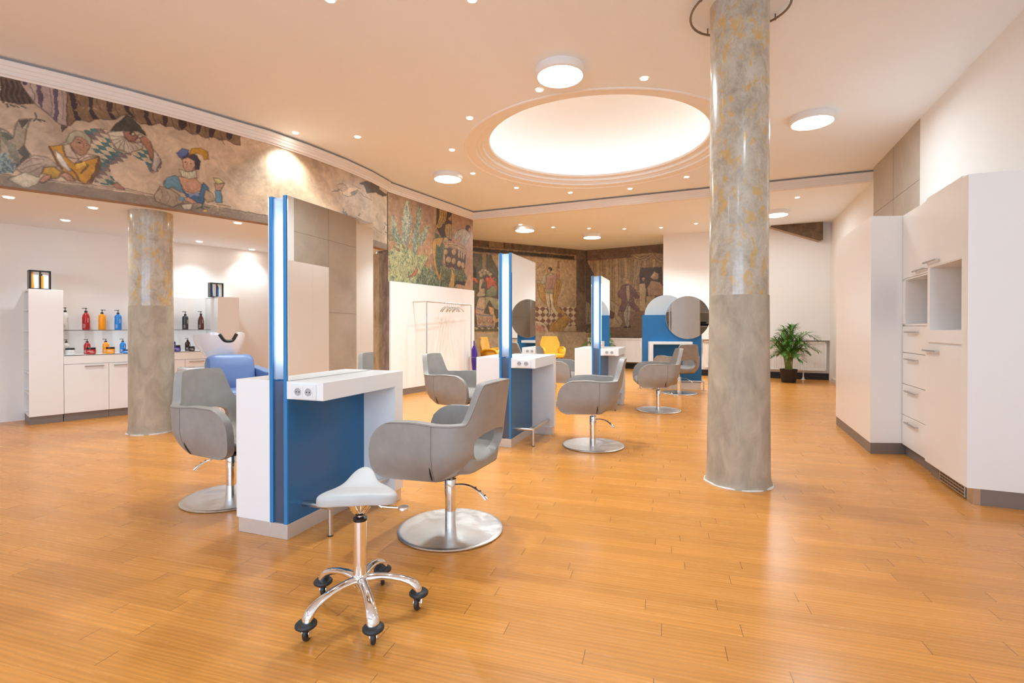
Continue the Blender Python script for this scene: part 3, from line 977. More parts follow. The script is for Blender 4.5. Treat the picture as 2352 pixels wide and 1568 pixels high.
def chair_shell():
    YC = 0.08

    def zt(t):
        a = abs(t)
        ph = min(a / .5, 1) * math.pi / 2
        ax = abs(math.sin(ph)) ** .80 if a < .5 else 1.0
        if ax <= .50:
            return .900 - .006 * (ax / .5) ** 2
        if ax < .78:
            u = (ax - .50) / .28
            u = u * u * (3 - 2 * u)
            return .894 + (.683 - .894) * u
        if a < .5:
            return .683
        return .683 + .007 * math.sin(min((a - .5) / .5, 1) * math.pi)

    def P(t, z):
        a = abs(t)
        sg = 1 if t >= 0 else -1
        fu = max((a - .5) / .5, 0)
        kw = 1.0 if z > .54 else 1 - (.20 - .13 * fu) * ((.54 - z) / .18) ** 2
        kd = 1.0 if z > .60 else math.sqrt(max(1 - ((.60 - z) / .255) ** 2, .02))
        w = .338 * kw
        D = (.305 + .055 * max(z - .60, 0) / .3) * kd + .0
        if a >= .5:
            yf = sinterp(z, [.36, .375, .40, .44, .50, .56, .61, .645, .67, .683, .695], [-.25, -.30, -.335, -.352, -.356, -.348, -.325, -.29, -.245, -.20, -.14])
            u = (a - .5) / .5
            yc = YC * (kd * .4 + .6)
            # arms lean outwards a little towards the front
            return Vector((sg * (w + .010 * u), yc + (yf - yc) * u, z))
        ph = a / .5 * math.pi / 2
        yc = YC * (kd * .4 + .6)
        x = w * abs(math.sin(ph)) ** .80
        y = yc + (max(D, yc + .02) - yc) * abs(math.cos(ph)) ** .80
        return Vector((sg * x, y, z))
    P_raw = P

    def P(t, z):
        q = P_raw(t, z)
        return Vector((q.x * .965, q.y * .925, q.z))

    def hole(t, z):
        p = P(t, z)
        if p.y < 0 or abs(t) > .48:
            return 5.0
        dz = z - .565
        return (abs(p.x) / .185) ** 2.3 + (abs(dz) / (.055 if dz > 0 else .115)) ** 2.3

    NT, NZ = 120, 34
    ts = [-1 + 2 * i / NT for i in range(NT + 1)]
    Z0 = .362
    tz = [[(t, Z0 + (zt(t) - Z0) * (j / NZ)) for j in range(NZ + 1)] for t in ts]
    f = [[hole(*c) for c in col] for col in tz]
    keep = []
    for i in range(NT):
        for j in range(NZ):
            c = (f[i][j] + f[i + 1][j] + f[i][j + 1] + f[i + 1][j + 1]) / 4
            keep.append(c > 1)
    kp = np.array(keep).reshape(NT, NZ)
    for i in range(NT + 1):
        for j in range(NZ + 1):
            cells = [kp[a, b] for a in (i - 1, i) for b in (j - 1, j) if 0 <= a < NT and 0 <= b < NZ]
            if any(cells) and not all(cells):
                t, z = tz[i][j]
                for _ in range(12):
                    h0 = hole(t, z)
                    gt = (hole(t + .002, z) - h0) / .002
                    gz = (hole(t, z + .002) - h0) / .002 
                    g2 = (gt * .5) ** 2 + gz ** 2
                    if g2 < 1e-9 or h0 > 4:
                        break
                    st = (1 - h0) / g2
                    t += max(min(gt * .25 * st, .01), -.01)
                    z += max(min(gz * st, .01), -.01)
                tz[i][j] = (t, z)
    outer, inner = [], []
    TH = .052
    for i in range(NT + 1):
        for j in range(NZ + 1):
            t, z = tz[i][j]
            e = 1e-3
            p = P(t, z)
            du = P(min(t + e, 1), z) - P(max(t - e, -1), z)
            dz = P(t, z + e) - P(t, z - e)
            n = du.cross(dz)
            n.normalize()
            c = Vector((0, -.05, z))
            if n.dot(p - c) < 0:
                n = -n
            n.z *= .35
            n.normalize()
            outer.append(p)
            inner.append(p - n * TH)
    mb = MB()
    nv = len(outer)
    id_ = lambda i, j: i * (NZ + 1) + j
    fs = []
    ec = {}
    for i in range(NT):
        for j in range(NZ):
            if kp[i, j]:
                q = [id_(i, j), id_(i + 1, j), id_(i + 1, j + 1), id_(i, j + 1)]
                fs.append(tuple(q))
                fs.append(tuple(k + nv for k in q[::-1]))
                for a, b in zip(q, q[1:] + q[:1]):
                    ec[(a, b)] = 1
    for (a, b) in list(ec):
        if (b, a) not in ec:
            fs.append((b, a, a + nv, b + nv))
    used = sorted({k for q in fs for k in q})
    mp = {k: n for n, k in enumerate(used)}
    allv = outer + inner
    mb.add([tuple(allv[k]) for k in used], [tuple(mp[k] for k in q) for q in fs])
    bot = [tuple((P(t, Z0 + .004) * 1.0)) for t in ts[::4]]
    return mb, P, bot, zt


def make_chair(label):
    t = thing('styling_chair', label, 'chair', group='grey upholstered styling chairs')
    mb, P, bot, zt_ = chair_shell()
    sh = mb.build('shell', 'vinyl', t, bev=.007, smooth=50)
    for sg in (1, -1):
        slit = MB().tube([tuple(P(sg * .52, z) + Vector((sg * .001, .002, 0))) for z in np.linspace(.368, .455, 8)], [.001, .004, .005, .005, .005, .004, .003, .0005], 8)
        slit.build('zip_slit', 'black', sh)
        MB().tube([tuple(P(sg * .5, z) + Vector((sg * .0004, .0004, 0))) for z in np.linspace(.37, .680, 14)], .0013, 6).build('seam', 'seam', sh)
        MB().tube([tuple(P(sg * t_, zt_(t_) - .009) + Vector((sg * .0002, 0, 0))) for t_ in np.linspace(.02, 1.0, 60)], .0012, 6).build('seam', 'seam', sh)
    # underside
    poly = [(x * .97, y) for x, y, z in bot]
    MB().prism(poly, .362, .375).build('underside', 'rubber', t, smooth=0)
    # seat pad
    seat = MB()
    nx, ny = 14, 16
    vs, fs = [], []
    for s in (0, 1):
        for i in range(ny + 1):
            for k in range(nx + 1):
                u, v = k / nx * 2 - 1, i / ny * 2 - 1
                x = .288 * u
                y = -.045 + .285 * v
                if v > .2:
                    x *= math.sqrt(max(1 - ((v - .2) / .95) ** 2.6, .05))
                e = max(abs(u), abs(v)) ** 8
                z = .478 - .02 * e + .012 * (1 - u * u) * 0 - .028 * (max(-v - .72, 0) / .28) ** 2 + .03 * u * u if s else .385 + .02 * e
                if not s:
                    x *= .80
                vs.append((x, y, z))
    W_ = nx + 1
    o = (nx + 1) * (ny + 1)
    for i in range(ny):
        for k in range(nx):
            a = i * W_ + k
            fs += [(a, a + W_, a + W_ + 1, a + 1), (o + a, o + a + 1, o + a + W_ + 1, o + a + W_)]
    for k in range(nx):
        fs += [(k, k + 1, o + k + 1, o + k), (ny * W_ + k + 1, ny * W_ + k, o + ny * W_ + k, o + ny * W_ + k + 1)]
    for i in range(ny):
        a, b = i * W_, (i + 1) * W_
        fs += [(b, a, o + a, o + b), (a + nx, b + nx, o + b + nx, o + a + nx)]
    seat.add(vs, fs)
    seat.build('seat_pad', 'vinyl', t, bev=.012, smooth=60)
    # pedestal
    b = MB().lathe([(0, 0), (.300, 0), (.309, .003), (.311, .009), (.306, .014), (.290, .016), (.06, .018), (.038, .019), (0, .019)], 72, cap=False)
    b.build('base_plate', 'plate', t, smooth=50)
    c = MB().lathe([(.033, .017), (.033, .215), (.0355, .217), (.0355, .300), (.034, .303), (.026, .304), (.026, .300)], 36)
    c.build('column', 'chrome', t)
    c = MB().lathe([(.013, .290), (.013, .372)], 24)
    ps = c.build('piston', 'chrome', t)
    MB().cyl(.06, .355, .366, n=24).build('mounting_plate', 'black', ps)
    lv = MB()
    pts, rs = [], []
    for k in range(13):
        u = k / 12
        pts.append((.03 + .205 * u, .0, .270 - .004 * u + .022 * math.sin(u * 2.2) - .075 * u ** 2.4))
        rs.append(.0085 + (.010 * max(u - .55, 0) / .45))
    lv.tube(pts, rs, 14, sq=.55)
    l_ = lv.build('pump_lever', 'chrome', t)
    hp = MB()
    for q, rr in ((8, .0055), (9.6, .0065), (11.2, .0085)):
        a, b_ = pts[int(q)], pts[min(int(q) + 1, 12)]
        u = q - int(q)
        p = [a[i] + (b_[i] - a[i]) * u for i in range(3)]
        hp.lathe([(rr, -.001), (rr, .0015), (0, .0015)], 12, (p[0], p[1], p[2] + .0098), cap=False)
    hp.build('lever_hole', 'black', l_)
    return t


def lever_to(root, ang):
    for o in bpy.data.objects:
        if o.parent == root and o.name.startswith('pump_lever'):
            o.rotation_euler = (0, 0, ang)


def face(fx, fy):
    return math.atan2(fx, -fy)


def local_at(st, b, a):
    p = st + dB * b + dA * a
    return (p.x, p.y, 0)


FL = face(-dB.x, -dB.y)          # facing left towards a station
FR = face(dB.x, dB.y)
ch = make_chair('nearest grey tub chair on round steel foot, right of the first station, beside wheeled stool')
ch.location = (-0.365, 2.935, 0)
ch.rotation_euler = (0, 0, FL - R(4))
lever_to(ch, R(-22) - (FL - R(4)))
for (x, y, r, lv_, lb) in (
    (-1.985, 3.49, FR + R(2), R(190), 'grey tub chair left of the first station, partly hidden by its white leg'),
    (0.824, 5.02, FL + R(8), R(-38), 'grey tub chair right of the middle station, pump lever pointing right'),
    (-0.66, 5.62, FR - R(2), R(200), 'grey tub chair left of the middle station, in front of the clothes rack'),
    (2.12, 7.15, FL + R(12), R(-20), 'grey tub chair right of the farthest mirror post, in front of the blue unit'),
    (0.669, 7.795, FR, R(185), 'grey tub chair between middle and farthest mirror posts, in front of the yellow armchair'),
    (3.05, 9.02, face(-.25, 1.0), R(-30), 'grey tub chair seen from behind, facing the blue round mirror unit'),
):
    c_ = dup(ch, (x, y, 0), r, lb)
    lever_to(c_, lv_ - r)

# ================================================================ SADDLE STOOL


def stool():
    c = (-0.638, 2.072)
    t = thing('saddle_stool', 'pale saddle stool on chrome five-star base with black casters, in the foreground', 'stool', (c[0], c[1], 0))
    # seat
    vs, fs = [], []
    n, m = 60, 12
    off = (-.008, -.004)
    sc_ = .80

    def rad(a):
        # corner directions: left-front, right-front, back
        r = .118
        for ca, amp, wd in ((math.radians(203), .088, .52), (math.radians(-8), .098, .50), (math.radians(96), .078, .50)):
            d = (a - ca + math.pi) % (2 * math.pi) - math.pi
            r += amp * math.exp(-(d / wd) ** 2)
        return r
    top, bot = [], []
    for k in range(n):
        a = 2 * math.pi * k / n
        for i in range(1, m + 1):
            u = i / m
            r = sc_ * rad(a) * math.sin(u * math.pi / 2)
            ed = (1 - u ** 5)
            x, y = off[0] + r * math.cos(a), off[1] + r * math.sin(a)
            rise = .062 * max(y / .16, 0) ** 1.4 - .012 * (x / .16) ** 2
            z = .505 + rise + .030 * math.sqrt(max(1 - u ** 3.2, 0)) - .004
            vs.append((x, y, z))
            zb = .487 + rise * .9 - .012 * (1 - u) - .004 * ed
            bot.append((x * .985, y * .985, zb))
    nt = len(vs)
    vs2 = vs + bot
    ct, cb = len(vs2), len(vs2) + 1
    vs2 += [(off[0], off[1], .531), (off[0], off[1], .475)]
    for k in range(n):
        k2 = (k + 1) % n
        fs.append((ct, k * m, k2 * m))
        fs.append((cb, nt + k2 * m, nt + k * m))
        for i in range(m - 1):
            a, b = k * m + i, k2 * m + i
            fs.append((a, a + 1, b + 1, b))
            fs.append((nt + b, nt + b + 1, nt + a + 1, nt + a))
        fs.append((k * m + m - 1, nt + k * m + m - 1, nt + k2 * m + m - 1, k2 * m + m - 1))
    s = MB().add(vs2, fs).build('seat', 'stoolseat', t, smooth=180, sub=1)
    # mechanism bowl and lever
    h = MB().lathe([(.018, .415), (.022, .418), (.034, .435), (.050, .462), (.060, .487), (.02, .49)], 32)
    h.build('seat_bowl', 'chrome', t)
    v = MB()
    for k in range(8):
        a = 2 * math.pi * k / 8
        v.tube([(.026 * math.cos(a), .026 * math.sin(a), .424), (.044 * math.cos(a), .044 * math.sin(a), .447)], .0026, 6)
    v.build('bowl_rib', 'chrome', t)
    l = MB().tube([(.045, -.01, .478), (.075, -.018, .468), (.095, -.022, .457), (.125, -.024, .455), (.175, -.026, .453)], .0055, 10)
    lv = l.build('seat_lever', 'chrome', t)
    MB().lathe([(0, .440), (.021, .440), (.023, .443), (.023, .455), (.021, .458), (0, .458)], 28, (.188, -.027, 0), cap=False).build('lever_knob', 'chrome', lv)
    # gas lift
    MB().lathe([(.011, .385), (.011, .42)], 20).build('gas_rod', 'chrome', t)
    MB().lathe([(.022, .390), (.0285, .391), (.0285, .402), (.015, .407)], 28).build('lift_collar', 'black', t)
    MB().lathe([(.0275, .130), (.0275, .391)], 36).build('lift_tube', 'chrome', t)
    MB().lathe([(.013, .092), (.014, .095), (.014, .13)], 24).build('lift_stub', 'chrome', t)
    hub = MB().lathe([(.022, .118), (.034, .122), (.037, .135), (.034, .158), (.028, .168), (.0245, .172)], 36)
    hub.build('hub', 'chrome', t)
    tips = [(-0.783, 1.885), (-0.521, 1.854), (-0.407, 2.105), (-0.609, 2.298), (-0.867, 2.216)]
    for k, (x, y) in enumerate(tips):
        a = math.atan2(y - c[1], x - c[0])
        L = .242
        d = Vector((math.cos(a), math.sin(a)))
        arm = MB()
        P_, rs = [], []
        for q, (rr, z, w) in enumerate([(.015, .146, .022), (.05, .149, .021), (.09, .149, .0185), (.13, .144, .018), (.17, .134, .019), (.203, .121, .0215), (.225, .105, .0245), (.237, .088, .0255), (.240, .074, .0235)]):
            P_.append((d.x * rr, d.y * rr, z))
            rs.append(w)
        arm.tube(P_, rs, 16, sq=.72)
        ao = arm.build('arm', 'chrome', t, smooth=60)
        cx, cy = d.x * L, d.y * L
        cs = MB().lathe([(.018, .056), (.034, .057), (.0405, .063), (.0405, .070), (.034, .0765), (.014, .078)], 32, (cx, cy, 0))
        co = cs.build('caster', 'rubber', t, smooth=60)
        sw = a + (0.5, -.3, 1.2, .4, 2.2)[k]
        w = Vector((math.cos(sw), math.sin(sw)))          # rolling direction
        ax = Vector((-w.y, w.x))
        ctr = Vector((cx, cy)) - w * .010
        wh = MB()
        rot = Matrix(((ax.x, w.x, 0, 0), (ax.y, w.y, 0, 0), (0, 0, 1, 0), (0, 0, 0, 1))) @ Matrix.Rotation(R(90), 4, 'Y')
        wh.lathe([(.014, -.009), (.024, -.009), (.0282, -.0055), (.0295, 0), (.0282, .0055), (.024, .009), (.014, .009)], 32, (ctr.x, ctr.y, .0295), M_=rot)
        wh.build('wheel', 'rubber', co)
        fk = MB()
        for s_ in (-1, 1):
            o_ = ax * s_ * .0125
            fk.lathe([(0.0, -.0012), (.017, -.0012), (.017, .0012), (0.0, .0012)], 20, (ctr.x + o_.x, ctr.y + o_.y, .031), M_=rot, cap=False)
            p = ctr + o_
            fk.tube([(p.x, p.y, .030), (p.x + w.x * .006, p.y + w.y * .006, .054)], .0065, 8, sq=.3)
        fk.build('fork', 'chrome', co)
    return t


stool()

# ================================================================ ROUND-MIRROR UNIT
t = thing('round_mirror_unit', 'low blue styling unit with two overlapping round mirrors, in the far bay', 'salon station', (2.586, 9.76, 0), R(-7.3))
MB().box(-.01, 1.112, 0, .10, .125, 1.446).build('blue_panel', 'blue', t, bev=.001)
MB().box(.0, 1.10, .004, .096, 0, .125).build('plinth', 'alu', t)
MB().box(.10, .17, -.12, .0, 0, .11).build('leg_plinth', 'alu', t)
mr = MB()
rx = Matrix.Rotation(R(90), 4, 'X')
mr.lathe([(0, 0), (.418, 0), (.418, .012), (0, .012)], 96, (.844, -.018, 1.394), M_=rx, cap=False)
r1 = mr.build('round_mirror', 'mirrorback', t)
MB().lathe([(0, 0), (.416, 0), (0, .0)], 96, (.844, -.0305, 1.394), M_=rx, cap=False).build('mirror_glass', 'mirror', r1)
MB().cyl(.05, 0, .01, (0, 0)).v
MB().box(.70, .98, -.019, 0.0, 1.20, 1.42).build('mirror_mount', 'black', r1)
mr = MB()
mr.lathe([(0, 0), (.418, 0), (.418, .012), (0, .012)], 96, (.462, .13, 1.425), M_=rx, cap=False)
r2 = mr.build('round_mirror', 'mirrorback', t)
r2['label'] = 'pale grey back of the second round mirror'
MB().lathe([(0, 0), (.416, 0), (0, .0)], 96, (.462, .131, 1.425), M_=rx, cap=False).build('mirror_glass', 'mirror', r2)
dk = MB().box(.098, .903, -.18, 0, .873, .925)
dk.box(.098, .170, -.18, 0, .11, .874)
dk.build('desk', 'white', t, bev=.0015)
rl = MB().tube([(.15, -.21, .17), (1.115, -.21, .17)], .014, 14)
rl.tube([(1.10, -.21, .01), (1.10, -.21, .165)], .013, 14)
rl.tube([(1.10, -.21, .17), (1.10, 0, .17)], .011, 12)
rl.lathe([(0, 0), (.04, 0), (.04, .006), (.014, .012)], 24, (1.10, -.21, 0))
rl.lathe([(0, 0), (.04, 0), (.04, .006), (.014, .012)], 24, (-.06, -.02, 0))
rl.tube([(-.06, -.02, .01), (-.06, -.02, .165), (-.005, .02, .17)], .013, 14)
rl.build('foot_rail', 'steel', t)
for x in (-.028, 1.125):
    MB().box(x - .012, x + .012, .04, .06, .80, .99).build('side_hinge', 'bwhite', t)
# ================================================================ BOTTLE WALL (local x along the front, y into the wall)
UR = math.atan2(uD.y, uD.x)
UL = (uA.x, uA.y, 0)


def U(x, y=0.0, z=0.0):
    p = uA + uD * x + uN * y
    return (p.x, p.y, z)


def handle(parent, x, z, w=.17, y=0.0, d=.028, mat='handle'):
    h = MB().box(x, x + w, y - d, y - d + .012, z - .006, z + .006)
    h.box(x + .012, x + .022, y - d + .01, y + .001, z - .004, z + .004).box(x + w - .022, x + w - .012, y - d + .01, y + .001, z - .004, z + .004)
    return h.build('handle', mat, parent, bev=.001)


def tower(x0, x1, lab, openside):
    t = thing('display_tower', lab, 'cabinet', UL, UR)
    w = x1 - x0
    H = 1.675
    MB().box(x0 + .005, x1 - .005, .02, .53, 0, .10).build('plinth', 'plinth', t)
    c = MB().box(x0, x1, 0, .02, .10, H)
    s1, s2 = (x0, x0 + .02), (x1 - .02, x1)
    if openside:
        c.box(s2[0], s2[1], .02, .54, .10, H)
    else:
        c.box(s1[0], s1[1], .02, .54, .10, H)
    c.box(x0, x1, .52, .54, .10, H).box(x0, x1, .02, .52, H - .02, H).box(x0, x1, .02, .52, .10, .12)
    c.build('body', 'kwhite', t, bev=.001)
    zs = [.376, .634, .892, 1.150, 1.41] if openside else []
    for z in zs:
        MB().box(x0, x1 - .02, .02, .52, z, z + .018).build('shelf', 'kwhite', t)
    if openside:
        hl = MB()
        for z in zs:
            for k in range(1, 6):
                hl.box(x0 + .10, x0 + .104, .0195, .0215, z + .03 * k, z + .03 * k + .004)
                hl.box(x0 + .04, x0 + .044, .0195, .0215, z + .03 * k, z + .03 * k + .004)
        hl.build('peg_hole', 'dprint', t)
    return t


tower(0, .318, 'tall white shelf tower at the left end of the bottle wall', True)
tower(2.10, 2.405, 'tall white shelf tower behind the white wash basin', False)
seams = [.32, .771, 1.215, 1.658, 2.098]
for k in range(4):
    x0, x1 = seams[k], seams[k + 1]
    lb = ['low white cupboard under the white and red bottles, next to left tower', 'low white cupboard just left of the round plaster column',
          'low white cupboard just right of the round plaster column', 'low white cupboard beside the wash basin, under the brown bottle'][k]
    t = thing('base_cupboard', lb, 'cabinet', UL, UR, group='low white cupboards under the bottle shelf')
    MB().box(x0 + .001, x1 - .001, .022, .53, .10, .728).build('carcass', 'kwhite', t)
    MB().box(x0 + .001, x1 - .001, .03, .53, 0, .10).build('plinth', 'plinth', t)
    d = MB().box(x0 + .002, x1 - .002, 0, .020, .103, .725).build('door', 'kwhite', t, bev=.001)
    handle(d, x0 + .20 if k in (0,) else x0 + .05, .695, .2)
cn = MB().box(.320, 2.098, 0, .54, .730, .838)
tag(cn.build('counter', 'kwhite', None, bev=.001, loc=UL, rotz=UR), 'thick white counter carrying the lower row of bottles', 'counter')
gt_ = MB().box(.320, 2.098, .0, .53, .8385, .8455).build('glass_top', 'pwhite', None, loc=UL, rotz=UR)
MB().box(.320, 2.098, -.002, .0, .8385, .8455).build('dark_edge', 'glassedge', gt_)
tag(gt_, 'thin dark edged glass sheet lying on the white counter', 'glass sheet')
tag(MB().box(.320, 2.098, .515, .54, .846, 1.665).build('back_panel', 'pwhite', None, loc=UL, rotz=UR), 'bright white back panel behind the shampoo bottles', 'panel')
sh = MB().box(.320, 2.098, .31, .514, 1.160, 1.1665).build('bottle_shelf', 'clear', None, loc=UL, rotz=UR)
MB().box(.320, 2.098, .308, .31, 1.160, 1.1665).build('dark_edge', 'glassedge', sh)
tag(sh, 'long glass shelf with dark edge carrying the tall bottles', 'shelf')


def pump_bottle(kind, x, y, z0, h, r, mat, lab, grp, rnd=.5, printm='print', nozzle=0.0):
    t = thing('pump_bottle', lab, 'bottle', U(x, y, z0), UR + nozzle, grp)
    hb = h * .80
    if kind == 'round':
        pr = [(0, 0), (r * .93, 0), (r, .006), (r, hb * .66), (r * .97, hb * .74), (r * .82, hb * .84), (r * .55, hb * .93), (r * .34, hb * .965), (r * .32, hb), (0, hb)]
    elif kind == 'slim':
        pr = [(0, 0), (r * .9, 0), (r, .01), (r * 1.0, hb * .5), (r * .93, hb * .66), (r * .66, hb * .83), (r * .4, hb * .92), (r * .33, hb), (0, hb)]
    else:
        pr = [(0, 0), (r * .93, 0), (r, .006), (r, hb * .80), (r * .94, hb * .87), (r * .70, hb * .93), (r * .36, hb * .96), (r * .34, hb), (0, hb)]
    b = MB().lathe(pr, 32, cap=False).build('bottle_body', mat, t, smooth=50)
    p = MB().lathe([(0, hb - .002), (r * .42, hb - .002), (r * .42, hb + h * .055), (r * .20, hb + h * .065), (r * .11, hb + h * .075), (r * .11, hb + h * .155), (r * .34, hb + h * .165), (r * .34, hb + h * .19), (0, hb + h * .20)], 20, cap=False)
    p.tube([(0, 0, hb + h * .178), (-r * .85, -r * .1, hb + h * .178), (-r * 1.0, -r * .1, hb + h * .165)], r * .10, 8)
    p.build('pump', 'black', t, smooth=50)
    # printed lines standing on the barrel
    L = MB()
    for k, (zz, a0, a1, th) in enumerate([(.30, -2.35, -1.75, .0035), (.25, -2.35, -1.6, .0022), (.215, -2.35, -1.7, .0022), (.18, -2.35, -1.62, .0022), (.14, -2.35, -1.8, .0018), (.11, -2.35, -1.68, .0018)]):
        zz *= hb
        q = [(math.cos(a) * (r + .0004), math.sin(a) * (r + .0004)) for a in np.linspace(a0, a1, 7)]
        L.add([(x_, y_, zz) for x_, y_ in q] + [(x_, y_, zz + th) for x_, y_ in q], [(i, i + 1, 8 + i, 7 + i) for i in range(6)])
    # vertical word
    for k in range(6):
        a = -.98
        q = [(math.cos(aa) * (r + .0004), math.sin(aa) * (r + .0004)) for aa in (a - .12, a + .12)]
        z_a = hb * (.42 + .045 * k)
        L.add([(q[0][0], q[0][1], z_a), (q[1][0], q[1][1], z_a), (q[1][0], q[1][1], z_a + hb * .022), (q[0][0], q[0][1], z_a + hb * .022)], [(0, 1, 2, 3)])
    L.build('printed_text', printm, b, smooth=0)
    return t


G1, G2, G3 = 'tall pump bottles on the upper glass shelf', 'smaller pump bottles on the counter', 'low round jars on the counter'
for args in (
    ('round', .386, .40, 1.168, .300, .036, 'bwhite', 'tall white pump bottle at the left end of the glass shelf', G1, .5, 'dprint'),
    ('round', .598, .40, 1.168, .300, .041, 'red', 'tall red pump bottle on the upper glass shelf', G1),
    ('cyl', .770, .40, 1.168, .282, .041, 'orange', 'tall orange pump bottle on the upper glass shelf', G1),
    ('cyl', .948, .40, 1.168, .280, .041, 'bblue', 'tall bright blue pump bottle on the upper glass shelf', G1),
    ('cyl', 1.583, .40, 1.168, .280, .041, 'purple', 'tall violet pump bottle half hidden behind the plaster column', G1),
    ('cyl', 1.775, .40, 1.168, .280, .041, 'darkgrey', 'tall charcoal pump bottle right of the plaster column', G1),
    ('slim', 1.990, .40, 1.168, .290, .042, 'brown', 'tall dark brown pump bottle at the right end of the glass shelf', G1),
    ('round', .372, .22, .8465, .197, .035, 'bwhite', 'small white pump bottle on the counter behind the white jar', G2, .5, 'dprint'),
    ('round', .582, .22, .8465, .197, .036, 'red', 'small red pump bottle on the counter behind the red jar', G2),
    ('round', .778, .22, .8465, .197, .037, 'orange', 'small orange pump bottle on the counter behind the orange jar', G2),
    ('round', .965, .22, .8465, .195, .036, 'bblue', 'small bright blue pump bottle on the counter near the column', G2),
    ('cyl', 1.563, .22, .8465, .195, .034, 'purple', 'small violet pump bottle on the counter right of the column', G2),
    ('round', 1.754, .22, .8465, .192, .035, 'amber', 'small black brown pump bottle on the counter beside the basin', G2),
):
    pump_bottle(*args, nozzle=random.uniform(-.3, .3) + (math.pi if args[7].startswith('tall orange') else 0))


def jar(x, y, h, r, mat, lab, pm='print'):
    t = thing('cream_jar', lab, 'jar', U(x, y, .8465), UR, G3)
    b = MB().lathe([(0, 0), (r * .9, 0), (r, .006), (r, h * .52), (r * .94, h * .68), (r * .90, h * .74), (0, h * .74)], 36, cap=False).build('jar_body', mat, t, smooth=50)
    MB().lathe([(0, h * .74), (r * .95, h * .74), (r * .95, h * .98), (r * .92, h), (0, h)], 36, cap=False).build('lid', 'black', t, smooth=40)
    L = MB()
    for zz, a0, a1, th in ((.44, -2.5, -1.3, .004), (.30, -1.9, -1.0, .0025), (.22, -1.9, -1.15, .002)):
        q = [(math.cos(a) * (r + .0004), math.sin(a) * (r + .0004)) for a in np.linspace(a0, a1, 7)]
        L.add([(x_, y_, zz * h) for x_, y_ in q] + [(x_, y_, zz * h + th) for x_, y_ in q], [(i, i + 1, 8 + i, 7 + i) for i in range(6)])
    L.build('printed_text', pm, b, smooth=0)


jar(.393, .10, .088, .050, 'bwhite', 'low white jar with black lid at left end of the counter', 'dprint')
jar(.600, .09, .088, .053, 'red', 'low red jar with black lid on the counter')
jar(.803, .09, .088, .051, 'orange', 'low orange jar with black lid on the counter')
jar(.990, .09, .050, .050, 'bblue', 'flat bright blue jar with black lid beside the plaster column')
jar(1.577, .10, .092, .052, 'purple', 'low violet jar with black lid right of the plaster column')
jar(1.768, .09, .070, .043, 'amber', 'low dark brown jar with black lid beside the wash basin')


def gift_frame(x, y, w, h, acc, lab, dep):
    t = thing('product_box', lab, 'display box', U(x, y, 1.6755), UR + R(3), 'open black gift boxes on the towers')
    b = MB()
    e = .017
    b.box(0, w, 0, dep, 0, e * .6).box(0, w, 0, dep, h - e, h).box(0, e, 0, dep, 0, h).box(w - e, w, 0, dep, 0, h).box(w * .47, w * .53, 0.004, dep, 0, h).box(0, w, dep - .006, dep, 0, h)
    b.build('box_frame', 'black', t, bev=.001)
    i = MB().box(e, w - e, .022, .040, e * .6, h - e).build('white_insert', 'pwhite', t)
    a = MB()
    a.prismy([(w * .12, e), (w * .235, e), (w * .20, h * .45), (w * .19, h - e * 1.3), (w * .12, h - e * 1.3)], .018, .0215)
    a.prismy([(w * .55, e), (w * .66, e), (w * .66, h * .72), (w * .55, h * .72)], .018, .0215)
    a.build('bottle_picture', acc, i)
    MB().prismy([(w * .56, h * .72), (w * .61, h * .72), (w * .61, h * .82), (w * .56, h * .82)], .018, .0215).build('cap_picture', 'black', i)


gift_frame(.012, .05, .20, .235, 'orange', 'open black display box with orange tubes on top of the left tower', .13)
gift_frame(2.05, .16, .19, .225, 'bblue', 'open black display box with blue tubes on top of the right tower', .10)

# ================================================================ WASH UNIT
wu = thing('wash_chair', 'blue vinyl hair wash chair with white ceramic basin, in front of the bottle wall', 'wash chair', (-3.42, 6.02, 0), math.atan2(uD.y, uD.x))
# local: faces -y ; basin at +y
b = MB()
sec = [(.0, .36), (-.10, .40), (-.13, .48), (-.10, .60), (-.075, .72), (-.055, .82), (-.01, .872), (.07, .870), (.105, .80), (.11, .60), (.11, .36)]
n = 13
for k in range(n):
    x = -.255 + .51 * k / (n - 1)
    sh_ = 1 - .07 * (abs(x) / .255) ** 8
    for (y, z) in sec:
        b.v.append((x, y + .03 * (abs(x) / .3) ** 4, .36 + (z - .36) * sh_))
m = len(sec)
for k in range(n - 1):
    for i in range(m):
        b.f.append((k * m + i, k * m + (i + 1) % m, (k + 1) * m + (i + 1) % m, (k + 1) * m + i))
b.f += [tuple(range(m))[::-1], tuple((n - 1) * m + i for i in range(m))]
b.build('backrest', 'bluevinyl', wu, bev=.02, seg=3, smooth=60)
st_ = MB()
sp = [(-.58, .36), (-.60, .42), (-.57, .485), (-.45, .50), (-.25, .475), (-.08, .48), (-.05, .36)]
st_.add([(-.258, y, z) for y, z in sp] + [(.258, y, z) for y, z in sp], [tuple(range(7)), tuple(range(7, 14))[::-1]] + [((i + 1) % 7, i, 7 + i, 7 + (i + 1) % 7) for i in range(7)])
st_.build('seat', 'bluevinyl', wu, bev=.025, seg=3, smooth=60)
for s in (-1, 1):
    a = MB()
    ap = [(.14, .715), (-.30, .665), (-.56, .655), (-.57, .38), (.14, .38)]
    xa, xb = sorted((s * .262, s * .375))
    a.add([(xa, y, z) for y, z in ap] + [(xb, y, z) for y, z in ap], [tuple(range(5)), tuple(range(5, 10))[::-1]] + [((i + 1) % 5, i, 5 + i, 5 + (i + 1) % 5) for i in range(5)])
    a.build('armrest', 'bluevinyl', wu, bev=.012, seg=3, smooth=60)
MB().box(-.28, .28, -.45, .10, .0, .36).build('base_body', 'kwhite', wu, bev=.01)
